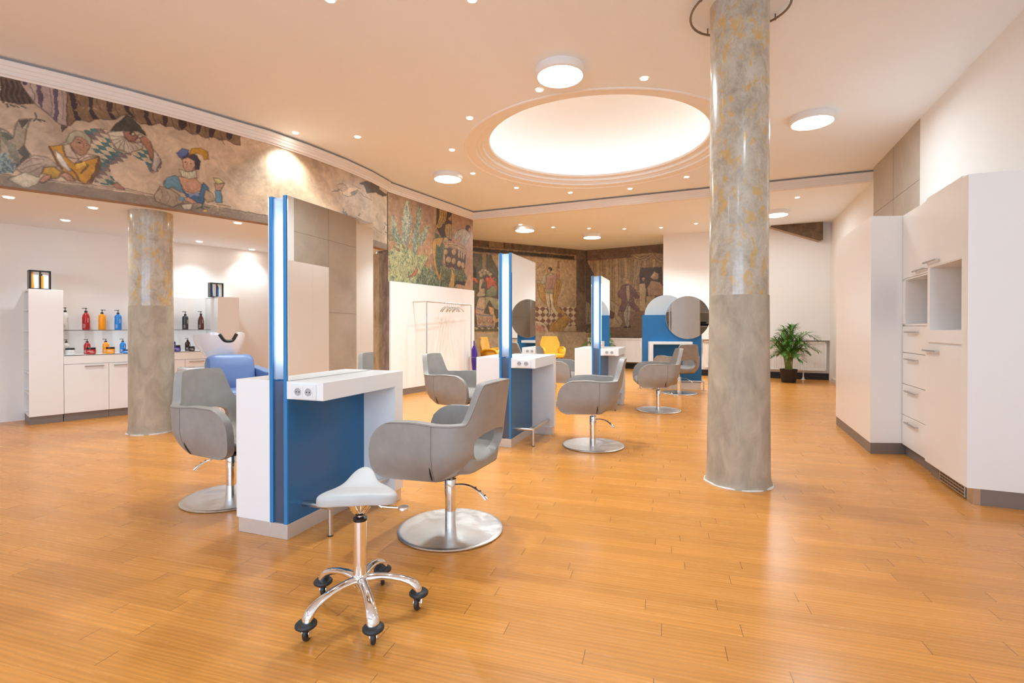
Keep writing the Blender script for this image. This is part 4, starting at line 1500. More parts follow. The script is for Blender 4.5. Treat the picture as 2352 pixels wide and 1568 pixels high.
MB().box(-.435, .30, .14, .52, .0, .72).build('column_body', 'basin', wu, bev=.03, seg=3)
# ceramic bowl
bw = MB()
n, rings = 64, 16


def rim(a):
    s = math.sin(a)       # -1 at the front (neck) , +1 back
    c_ = math.cos(a)
    z = 1.112 + .012 * (-s) - .16 * max(s, 0) ** 1.2
    d = (a - math.radians(270) + math.pi) % (2 * math.pi) - math.pi
    z -= .088 * math.exp(-(d / .30) ** 4)
    z += .022 * math.exp(-((abs(d) - .62) / .3) ** 2)
    return z


vo, vi = [], []
for k in range(n):
    a = 2 * math.pi * k / n
    ca, sa = math.cos(a), math.sin(a)
    for i in range(rings + 1):
        u = i / rings
        w = .285 - .155 * u ** 1.5
        dd = .30 - .18 * u ** 1.3
        cy = .37 - .10 * u
        zz = rim(a) * (1 - u) + .775 * u
        vo.append((w * ca, cy + dd * sa, zz))
        w2, d2_ = max(w - .022 - .03 * u, .01), max(dd - .022 - .03 * u, .01)
        vi.append((w2 * ca, cy + d2_ * sa, max(zz - .0, .80) if i else zz))
N0 = len(vo)
fs = []
q = rings + 1
for k in range(n):
    k2 = (k + 1) % n
    for i in range(rings):
        a, b_ = k * q + i, k2 * q + i
        fs.append((a, b_, b_ + 1, a + 1))
        fs.append((N0 + b_, N0 + a, N0 + a + 1, N0 + b_ + 1))
    fs.append((k2 * q, k * q, N0 + k * q, N0 + k2 * q))
fs.append(tuple(k * q + rings for k in range(n)))
fs.append(tuple(N0 + k * q + rings for k in range(n))[::-1])
bw.add(vo + vi, fs)
bw.build('basin', 'basin', wu, smooth=60, bev=.008, seg=3)
MB().lathe([(.07, .70), (.09, .78)], 32, (0, .30, 0)).build('basin_stem', 'basin', wu)
nk = MB()
pts = []
for k in range(15):
    d = -.36 + .72 * k / 14
    a = math.radians(270) + d
    pts.append((.278 * math.cos(a), .37 + .292 * math.sin(a), rim(a) - .005))
nk.tube(pts, .020, 12)
nk.build('neck_rest', 'black', wu, smooth=60)

# ================================================================ WALL OF CABINETS ON THE RIGHT (x towards the camera, y into the wall)
KR = math.atan2(-dC.y, -dC.x)
KL = (K0.x, K0.y, 0)
t = thing('tall_cabinet', 'tall white cabinet with plain front, farthest in the right cabinet row', 'cabinet', KL, KR)
MB().prism([(-1.0, -.272), (.118, -.272), (.019, -.001), (.019, .60), (-1.0, .60)], .105, 2.255).build('body', 'kwhite', t, bev=.001)
MB().prism([(-1.43, -.268), (.112, -.268), (.015, -.001), (.015, .60), (-1.43, .60)], 0, .105).build('plinth', 'plinth', t)
MB().box(-1.435, -1.001, -.272, -.25, .105, 2.255).box(-1.435, -1.001, .58, .60, .105, 2.255).box(-1.435, -1.001, -.25, .58, 2.235, 2.255).box(-1.435, -1.001, -.25, .58, .105, .125).build('open_shelf_case', 'kwhite', t)
for z_ in (.50, .86, 1.22, 1.58, 1.94):
    MB().box(-1.430, -1.001, -.249, .579, z_, z_ + .02).build('shelf', 'kwhite', t)
for n_, (y_, z_) in enumerate(((-.12, 1.2405), (-.12, 1.3005), (.10, 1.2405), (-.10, .8805), (-.10, .9405), (.14, .8805))):
    p_ = K0 + dC * 1.22 + dD * y_
    w_ = thing('folded_towel', 'black folded towel on the open shelves at the end of the tall cabinet', 'towel', (p_.x, p_.y, z_), KR, 'black towels seen in the round mirror')
    MB().box(-.15, .15, -.09, .09, .0, .028).box(-.148, .148, -.086, .09, .0285, .056).build('towel_fold', 'rubber', w_, bev=.012, seg=3)

t = thing('drawer_cabinet', 'white cabinet with four drawers under a small open niche', 'cabinet', KL, KR)
c = MB()
c.box(.021, .70, .56, .60, .10, 2.255).box(.021, .70, .022, .56, .10, 1.215).box(.021, .70, .022, .56, 1.655, 2.255).box(.095, .733, .54, .559, 1.215, 1.655)
c.box(.021, .095, .0, .56, 1.215, 1.655)
c.box(.021, .733, .0, .54, 1.215, 1.233).box(.021, .733, .0, .54, 1.640, 1.652)
c.build('body', 'kwhite', t)
MB().box(.021, .70, .03, .60, 0, .10).build('plinth', 'plinth', t)
for z0, z1 in ((.968, 1.213), (.674, .966), (.384, .672), (.10, .382)):
    d = MB().box(.022, .697, 0, .02, z0 + .0015, z1 - .0015).build('drawer', 'kwhite', t, bev=.0008)
    handle(d, .17, z1 - .055, .28, d=.032)
d = MB().box(.022, .697, 0, .02, 1.656, 2.255).build('door', 'kwhite', t, bev=.0008)
handle(d, .36, 1.692, .28, d=.032)

t = thing('fridge_cabinet', 'white cabinet with larger open niche over a tall door and floor vent', 'cabinet', KL, KR)
c = MB()
c.box(.702, 1.37, .0, .58, .105, 1.06).box(.702, 1.37, .0, .58, 1.692, 2.255)
c.box(.736, .786, -.03, .55, 1.18, 1.68).box(.702, 1.37, -.03, .55, 1.083, 1.181).box(.736, 1.37, .55, .58, 1.18, 1.69).box(.736, 1.37, -.028, .55, 1.68, 1.692).box(.702, 1.37, -.012, .02, 1.055, 1.09)
c.build('body', 'kwhite', t)
MB().box(.702, 1.37, .01, .58, 0, .10).build('plinth', 'plinth', t)
d = MB().box(.699, 1.368, -.03, -.001, .105, 1.060).build('door', 'kwhite', t, bev=.0008)
handle(d, .72, 1.015, .27, y=-.03, d=.032)
d = MB().box(.699, 1.368, -.03, -.001, 1.688, 2.255).build('door', 'kwhite', t, bev=.0008)
handle(d, .72, 1.725, .27, y=-.03, d=.032)
v = MB().box(.92, 1.362, -.006, .012, .012, .098)
vo_ = v.build('floor_vent', 'steel', t, bev=.001)
s = MB()
for r_ in range(3):
    for k in range(9):
        x = .938 + k * .0465
        s.box(x, x + .036, -.0075, -.005, .024 + r_ * .023, .038 + r_ * .023)
s.build('vent_slot', 'black', vo_)

t = thing('tall_side_panel', 'broad white end panel closing the cabinet row at the right edge', 'cabinet panel', KL, KR)
MB().box(1.372, 1.47, -.034, .60, .11, 2.238).build('panel', 'pwhite', t, bev=.001)
MB().box(1.372, 1.465, .012, .60, 0, .11).build('plinth', 'plinth', t)
MB().box(1.372, 1.4655, .0, .04, 0, .11).build('plinth_corner', 'steel', t)

def KQ(x, y, z):
    p = K0 - dC * x + dD * y
    return (p.x, p.y, z)


t = thing('built_in_appliance', 'steel framed dark glass appliance half hidden in the small niche', 'appliance', KQ(.50, .24, 1.2335), KR)
MB().box(0, .19, 0, .28, 0, .36).build('housing', 'steel', t, bev=.003)
MB().box(-.002, 0, .02, .26, .03, .33).build('dark_glass', 'darkgrey', t)
MB().box(.03, .16, -.002, 0, .03, .33).build('front_glass', 'darkgrey', t)
t = thing('kitchen_tap', 'black and chrome tap showing at the edge of the larger niche', 'tap', KQ(1.18, .30, 1.1868), KR)
MB().lathe([(.03, 0), (.03, .006), (.018, .01), (.016, .12), (.0, .12)], 20, cap=False).build('tap_body', 'chrome', t)
MB().tube([(0, 0, .10), (.03, -.05, .16), (.055, -.10, .165), (.06, -.125, .09)], .011, 12).build('spout', 'chrome', t)
MB().tube([(0, 0, .115), (.02, -.02, .165), (.07, -.11, .185), (.075, -.135, .175)], .013, 12).build('lever', 'black', t)
tag(MB().box(1.02, 1.36, .05, .45, 1.1812, 1.186).build('steel_tray', 'steel', None, loc=KL, rotz=KR), 'thin steel sheet lying on the bottom of the larger niche', 'tray')

# double socket on the concrete wall (seen in the nearest mirror)
w_ = KP(1.95, 0.60)
t = thing('wall_socket', 'row of ivory sockets low on the concrete wall', 'socket', (w_.x, w_.y, 0), KR)
o = MB().box(-.11, .11, -.012, 0.001, .30, .38).build('socket_plate', 'ivory', t, bev=.002)
s = MB()
for k in (-1, 0, 1):
    s.lathe([(.02, -.001), (.02, .002), (0, .002)], 18, (k * .071, -.012, .34), M_=Matrix.Rotation(R(90), 4, 'X'), cap=False)
s.build('socket_recess', 'dprint', o)
# ================================================================ WHITE PANEL, CLOTHES RACK, UMBRELLA
RR = math.atan2(d2.y, d2.x)
pn = thing('wall_panel', 'large white panel below the garden fresco, behind the clothes rack', 'panel', (W2a[0], W2a[1], 0), RR)
MB().box(.02, 2.575, -.035, -.001, .11, 2.0).build('board', 'pwhite', pn, bev=.001)
MB().box(.02, 2.575, -.03, -.001, 0, .11).build('baseboard', 'plinth', pn)

f1, f2 = Vector((-1.53, 8.86)), Vector((-.845, 10.19))
dr = (f2 - f1).normalized()
t = thing('clothes_rack', 'thin steel clothes rail fixed in front of the white panel', 'clothes rack', (f1.x, f1.y, 0), math.atan2(dr.y, dr.x))
L = (f2 - f1).length
HZ = 1.665
for x in (0, L):
    MB().tube([(x, 0, 0), (x, 0, HZ)], .0125, 12).build('post', 'steel', t)
    # arm running back to the panel
    p = f1 + dr * x
    q = (p - Vector(W2a)).dot(n2)
    MB().tube([(x, 0, HZ), (x, abs(q) - .036, HZ)], .0115, 12).build('wall_arm', 'steel', t)
MB().tube([(-.0, 0, HZ), (L, 0, HZ)], .0125, 12).build('rail', 'steel', t)

hg = None
for k in range(7):
    s_ = .57 + .075 * k
    p = f1 + dr * s_
    if hg is None:
        hg = thing('coat_hanger', 'grey coat hanger, leftmost of the seven on the rail', 'hanger', (p.x, p.y, HZ), math.atan2(dr.y, dr.x) + R(4), 'grey hangers on the clothes rail')
        h = MB()
        hk = [(0, .0165 * math.cos(a), -.0015 + .0165 * math.sin(a)) for a in np.linspace(R(200), R(-40), 11)]
        hk += [(0, .006, -.02), (0, 0, -.035), (0, 0, -.07)]
        h.tube(hk, .0022, 6)
        h.build('hook', 'chrome', hg)
        sh_ = MB()
        for sg in (-1, 1):
            sh_.tube([(sg * q_ * .588, sg * q_ * .809, z_) for q_, z_ in ((0, -.07), (.08, -.09), (.17, -.125), (.215, -.155))], [.008, .009, .011, .012], 10)
        sh_.build('shoulders', 'hanger', hg)
        hg0 = hg
    else:
        nm = ['', 'second', 'third', 'middle one', 'fifth', 'sixth', 'rightmost'][k]
        dup(hg0, (p.x, p.y, HZ), math.atan2(dr.y, dr.x) + R(4 + 6 * math.sin(k * 2.3)), 'grey coat hanger, %s of the seven on the rail' % (nm + (' from the left' if nm in ('second', 'third', 'fifth', 'sixth') else '')))

us = thing('umbrella_stand', 'small wire umbrella stand beside the right rack post', 'umbrella stand', (-.815, 10.42, 0))
w_ = MB()
for z in (.58, .015):
    w_.tube([(x, y, z) for x, y in ((-.09, -.09), (.09, -.09), (.09, .09), (-.09, .09))], .005, 8, closed=True)
for x, y in ((-.09, -.09), (.09, -.09), (.09, .09), (-.09, .09)):
    w_.tube([(x, y, 0.012), (x, y, .58)], .005, 8)
w_.build('wire_frame', 'steel', us)
MB().box(-.088, .088, -.088, .088, .010, .020).build('drip_tray', 'black', us)
um = thing('umbrella', 'folded violet umbrella standing handle up in the wire stand', 'umbrella', (-.80, 10.43, .022))
cl = MB()
prof_ = [(.004, .0), (.010, .05), (.03, .25), (.045, .50), (.058, .62), (.05, .70), (.03, .76), (.018, .79), (.010, .80)]
nn = 40
for r_, z in prof_:
    for k in range(nn):
        a = 2 * math.pi * k / nn
        rr = r_ * (1 + .28 * math.sin(8 * a + z * 5))
        cl.v.append((rr * math.cos(a), rr * math.sin(a), z))
for i in range(len(prof_) - 1):
    for k in range(nn):
        cl.f.append((i * nn + k, i * nn + (k + 1) % nn, (i + 1) * nn + (k + 1) % nn, (i + 1) * nn + k))
cl.build('cloth', 'umbrella', um, smooth=60)
MB().lathe([(.006, .78), (.012, .80), (.015, .84), (.014, .885), (.008, .90)], 16).build('grip', 'umbrella', um)
MB().lathe([(.009, .895), (.011, .90), (.008, .912), (0, .914)], 12, cap=False).build('grip_cap', 'steel', um)

# ================================================================ YELLOW ARMCHAIRS


def armchair(label):
    t = thing('armchair', label, 'armchair', group='mustard yellow quilted armchairs')
    bk = MB()
    n, m = 18, 12
    for s in (0, 1):
        for i in range(m + 1):
            v = i / m
            z = .44 + .52 * v
            hw = .20 + .085 * math.sin(min(v * 1.5, 1) * math.pi / 2) - .075 * max(v - .62, 0) / .38
            for k in range(n + 1):
                u = k / n * 2 - 1
                y = .20 + .07 * v - .045 * u * u * 1.2 + (.055 if s else 0)
                bk.v.append((hw * u, y, z))
    w = n + 1
    o = w * (m + 1)
    for i in range(m):
        for k in range(n):
            a = i * w + k
            bk.f += [(a, a + 1, a + w + 1, a + w), (o + a, o + a + w, o + a + w + 1, o + a + 1)]
    for k in range(n):
        bk.f += [(k + 1, k, o + k, o + k + 1), (m * w + k, m * w + k + 1, o + m * w + k + 1, o + m * w + k)]
    for i in range(m):
        a, b = i * w, (i + 1) * w
        bk.f += [(a, b, o + b, o + a), (b + n, a + n, o + a + n, o + b + n)]
    bk.build('backrest', 'quilt', t, bev=.012, smooth=60)
    MB().prism([(-.25, -.24), (.25, -.24), (.255, .1), (.20, .24), (-.20, .24), (-.255, .1)], .40, .50).build('seat', 'mustard', t, bev=.025, seg=3, smooth=60)
    for s in (-1, 1):
        a = MB()
        pts = [(s * .235, .22, .60), (s * .275, .10, .655), (s * .29, -.06, .665), (s * .285, -.17, .64), (s * .27, -.21, .57), (s * .25, -.20, .46)]
        a.tube(pts, [.035, .034, .032, .034, .036, .034], 14, sq=.8)
        a.build('armrest', 'mustard', t, smooth=60)
        sd = MB().add([(s * .24, .22, .42), (s * .27, -.19, .42), (s * .285, -.18, .62), (s * .28, .06, .64), (s * .24, .24, .60)], [(0, 1, 2, 3, 4)])
        so = sd.build('side', 'mustard', t)
        sm = so.modifiers.new('s', 'SOLIDIFY')
        sm.thickness = .03
        for y in (-.2, .2):
            MB().tube([(s * .19, y * .9, .41), (s * .25, y * 1.25, 0)], [.014, .008], 10).build('leg', 'black', t)
    return t


y1 = armchair('mustard quilted armchair facing the room, centre of the far bay')
y1.location = (1.08, 13.25, 0)
y1.rotation_euler = (0, 0, R(14))
dup(y1, (-.48, 12.35, 0), R(72), 'mustard quilted armchair seen side on, behind the middle mirror post')

# ================================================================ RADIATORS


def radiator(name, a, b, z0, z1, lab, feet=True):
    d = (b - a)
    L = d.length
    d.normalize()
    t = thing('radiator', lab, 'radiator', (a.x, a.y, 0), math.atan2(d.y, d.x), 'white panel radiators')
    body = MB().box(0, L, -.10, -.05, z0 + .01, z1 - .01).build('convector_body', 'rad', t)
    f = MB()
    n = int(L / .036)
    xs, ys = [], []
    x = .02
    st = (L - .04) / n
    for k in range(n):
        for fx, dy in ((0, 0), (.28, 0), (.42, .011), (.86, .011)):
            xs.append(x + (k + fx) * st)
            ys.append(-.112 + dy)
    xs.append(L - .02)
    ys.append(-.112)
    f.v = [(X, Y, z) for z in (z0 + .035, z1 - .035) for X, Y in zip(xs, ys)]
    m = len(xs)
    f.f = [(i, i + 1, m + i + 1, m + i) for i in range(m - 1)]
    f.box(0, L, -.113, -.10, z0, z0 + .036).box(0, L, -.113, -.10, z1 - .036, z1).box(0, .022, -.113, -.10, z0, z1).box(L - .022, L, -.113, -.10, z0, z1)
    f_ = f.build('ribbed_front', 'rad', t, smooth=0)
    MB().box(0, L, -.112, -.04, z1 - .004, z1 + .006).build('top_grille', 'rad', t)
    sl, sw = MB(), MB()
    for k in range(n):
        xx = .02 + (k + .45) * st
        sl.box(xx, xx + st * .4, -.1138, -.1125, z1 - .052, z1 - .044)
        sw.box(xx, xx + st * .4, -.1138, -.1125, z0 + .040, z0 + .048)
    sl.build('convector_slots', 'woodedge', f_)
    sw.build('convector_tabs', 'bwhite', f_)
    if feet:
        for x in (.35, L - .45):
            g = MB().lathe([(.05, 0), (.05, .008), (.02, .014), (.018, .06), (.011, .062), (.011, z0 + .02)], 20, (x, -.075, 0))
            g.build('foot', 'rad', t)
        MB().box(.1, L - .1, -.05, .005, z0 + .25, z0 + .29).build('bracket', 'rad', t)
    return t


ra = w0 + nw * .155
radiator('r', ra + dw * .95, ra + dw * 3.56, .215, .872, 'long white ribbed radiator in the wall niche behind the potted palm')
e2 = (L3 - L2).normalized()
radiator('r', L2 + e2 * .12 - Vector((.013, .022)), L2 + e2 * 2.25 - Vector((.013, .022)), .20, .885, 'white ribbed radiator under the fresco left of the blue unit')

# ================================================================ PALMS


def palm(loc, lab, seed, H=1.56, spread=.55, n=24, potr=.175, poth=.29, lean=None):
    rnd = random.Random(seed)
    t = thing('potted_palm', lab, 'plant', loc)
    MB().lathe([(0, 0), (potr * .78, 0), (potr * .80, .005), (potr * .97, poth * .93), (potr, poth * .95), (potr, poth), (potr * .93, poth), (potr * .90, poth - .04), (0, poth - .04)], 40, cap=False).build('pot', 'pot', t, smooth=50)
    MB().lathe([(0, poth - .035), (potr * .91, poth - .035)], 24, cap=False).build('soil', 'soil', t)
    st, lf = MB(), MB()
    for k in range(n):
        a = 2 * math.pi * (k * .381966 + rnd.uniform(-.03, .03))
        tall = 1 - (k / n) * .62
        hh = (H - poth) * tall * rnd.uniform(.9, 1.05)
        sp = spread * (.25 + .75 * (1 - tall) ** .6) * rnd.uniform(.8, 1.15)
        if lean and k in lean:
            a, sp, hh = lean[k]
        base = Vector((rnd.uniform(-.06, .06), rnd.uniform(-.06, .06), poth - .04))
        pts = []
        for i in range(15):
            u = i / 14
            out = sp * (u ** 1.9)
            up = hh * math.sin(min(u * 1.0, 1) * math.pi * .56) / math.sin(math.pi * .5)
            up = hh * (1.0 * u ** .85 * (1 - .22 * u ** 3.5) / .80) * .80
            droop = .16 * sp / spread * max(u - .72, 0) / .28
            pts.append(base + Vector((math.cos(a) * out, math.sin(a) * out, up - droop)))
        st.tube([tuple(p) for p in pts], [.0085 * (1 - .8 * i / 14) + .0012 for i in range(15)], 6)
        # leaflets from 35% of the length
        for i in range(5, 15):
            for sub in (0, .33, .66):
                if i == 14 and sub:
                    continue
                p = pts[i] if not sub else pts[i].lerp(pts[min(i + 1, 14)], sub)
                dirr = (pts[min(i + 1, 14)] - pts[i - 1]).normalized()
                side = dirr.cross(Vector((0, 0, 1)))
                if side.length < .1:
                    side = Vector((math.sin(a), -math.cos(a), 0))
                side.normalize()
                u = (i + sub) / 14
                ln = .20 * math.sin(min(max((u - .28) / .80, 0.08), 1) * math.pi) ** .6 + .04
                for sg in (-1, 1):
                    q = rnd.uniform(.8, 1.15)
                    d = (side * sg * .80 + dirr * .75 + Vector((0, 0, .22 + rnd.uniform(-.15, .15)))).normalized()
                    nrm = d.cross(side * sg + Vector((0, 0, .7))).normalized()
                    w_ = .0095
                    tip = p + d * ln * q + Vector((0, 0, -.045 * q))
                    mid = p + d * ln * q * .5 + Vector((0, 0, .004))
                    wv = d.cross(Vector((0, 0, 1)))
                    wv = wv.normalized() if wv.length > .05 else side
                    lf.add([tuple(p), tuple(mid + wv * w_), tuple(tip), tuple(mid - wv * w_), tuple(mid + Vector((0, 0, -.004)))], [(0, 1, 4), (4, 1, 2), (0, 4, 3), (3, 4, 2)])
    st.build('stems', 'stem', t, smooth=60)
    lf.build('fronds', 'leaf', t, smooth=0)
    return t


palm((6.055, 10.82, 0), 'green areca palm in a black pot before the radiator, right of the tall column', 3, spread=.48, lean={1: (R(5), .66, 1.14), 5: (R(-8), .60, .80), 9: (R(170), .5, .95)}, n=32)
palm((2.42, 13.55, 0), 'green palm half hidden behind the farthest mirror post in the room corner', 11, H=1.50, n=26)

# ================================================================ SMALL THINGS
fb = thing('floor_box', 'small grey metal floor box lid beside the left column', 'floor box', (-3.86, 5.89, 0), R(38))
MB().box(-.055, .055, -.045, .045, 0.0, .004).build('lid', 'steel', fb)
MB().box(-.02, .02, .015, .03, .004, .0055).build('lid_slot', 'dprint', fb)

lp = thing('pipe_loop', 'thin brown metal ring hanging round the top of the right column', 'pipe', (1.762, 3.848, 0))
ps = [(.36 * math.cos(a) - .0, .33 * math.sin(a), 3.655 + 0.012 * math.sin(a * 2)) for a in np.linspace(0, 2 * math.pi, 49)[:-1]]
MB().tube(ps, .009, 8, closed=True).build('ring', 'cable', lp)
for a in (200, 20, 110, 290):
    x, y = .36 * math.cos(R(a)), .33 * math.sin(R(a))
    MB().tube([(x, y, 3.65), (x, y, ZC)], .006, 8).build('hanger_rod', 'cable', lp)

# ================================================================ LIGHTS THE ROOM HAS


def spotlamp(loc, power, col, ang=110, blend=.8, rad=.03):
    l = bpy.data.lights.new('downlight_beam', 'SPOT')
    l.energy = power
    l.color = col
    l.spot_size = R(ang)
    l.spot_blend = blend
    l.shadow_soft_size = rad
    o = bpy.data.objects.new('downlight_beam', l)
    COL.objects.link(o)
    o.location = loc
    return o


def downlight(x, y, z, lab, grp, power, r=.036):
    t = thing('downlight', lab, 'downlight', (x, y, z), 0, grp)
    MB().lathe([(r + .008, -.0005), (r + .008, -.005), (r, -.007), (r - .002, -.003)], 24, cap=False).build('trim_ring', 'lampring', t)
    MB().lathe([(0, -.004), (r, -.004)], 24, cap=False).build('lens', 'spot', t)
    spotlamp((x, y, z - .02), power, WARM)


HP = 66
for x, y, lb in (
    (-2.781, 6.372, 'small ceiling spotlight, leftmost in the hall ceiling above the fresco lady'),
    (-2.027, 6.503, 'small ceiling spotlight, second from the left along the fresco wall'),
    (-0.504, 5.923, 'small ceiling spotlight left of the round dome, nearest the camera'),
    (-0.846, 6.98, 'small ceiling spotlight left of the dome above the round lamp near the end wall'),
    (-0.636, 8.043, 'small ceiling spotlight right beside the farther left round lamp'),
    (0.078, 8.869, 'small ceiling spotlight behind the dome, leftmost of the four along the beam'),
    (1.081, 9.183, 'small ceiling spotlight behind the dome, second along the beam'),
    (2.125, 8.924, 'small ceiling spotlight behind the dome, third along the beam'),
    (2.899, 8.229, 'small ceiling spotlight behind the dome, next to the tall column'),
    (1.329, 4.983, 'small bright ceiling spotlight in front of the dome, near the tall column'),
    (0.289, 5.22, 'small bright ceiling spotlight touching the nearest round lamp'),
):
    downlight(x, y, ZC, lb, 'small spotlights in the hall ceiling', HP)
for x, y, lb in ((-1.385, 3.785, 'small ceiling spotlight cut by the top edge of the picture, above the nearest mirror'), (-.305, 3.785, 'small ceiling spotlight cut by the top edge, left of the nearest round lamp')):
    downlight(x, y, ZC, lb, 'small spotlights in the hall ceiling', HP)
for k, (x, y) in enumerate(((0.192, 11.30), (0.965, 11.60), (1.829, 11.75), (2.677, 11.80), (3.507, 11.65), (4.158, 11.20), (5.151, 8.949))):
    lb = ['leftmost of the row in the far bay ceiling', 'second from the left in the far bay ceiling', 'third from the left in the far bay ceiling', 'fourth from the left in the far bay ceiling',
          'fifth from the left in the far bay ceiling', 'just left of the tall column in the far bay ceiling', 'right of the tall column under the beam'][k]
    downlight(x, y, ZF, 'small ceiling spotlight, ' + lb, 'small spotlights in the far bay ceiling', 72, .034)
for k, (x, y) in enumerate(((-5.10, 5.02), (-4.62, 5.46), (-5.50, 6.10), (-3.46, 6.25), (-4.80, 7.60), (-4.40, 8.38))):
    lb = ['leftmost in the low ceiling', 'second from the left, above the column side', 'behind the other two at far left', 'nearest the first mirror post', 'small far one right of the column', 'farthest one near the back wall'][k]
    downlight(x, y, ZL, 'small spotlight in the low wash area ceiling, ' + lb, 'small spotlights in the low ceiling', 21, .04)


def disc(x, y, z, lab, r=.24):
    t = thing('round_ceiling_lamp', lab, 'ceiling lamp', (x, y, z), 0, 'white disc ceiling lamps')
    MB().lathe([(r - .004, 0), (r - .004, -.012), (r, -.014), (r, -.072), (r - .006, -.078), (r - .022, -.080), (r - .026, -.074)], 72, cap=False).build('housing', 'lampring', t, smooth=40)
    MB().lathe([(0, -.075), (r - .025, -.075)], 72, cap=False).build('diffuser', 'disc', t)


disc(.465, 4.80, ZC, 'nearest and largest round ceiling lamp, in front of the dome')
disc(-1.05, 8.12, ZC, 'round ceiling lamp left of the dome near the fresco wall')
disc(3.56, 5.88, ZC, 'round ceiling lamp right of the tall column')
disc(.30, 11.65, ZF, 'round ceiling lamp, left one in the far bay')
disc(2.03, 12.55, ZF, 'round ceiling lamp, middle one in the far bay', .235)
disc(5.36, 10.05, ZF, 'round ceiling lamp in the far bay, cut by the tall column', .235)
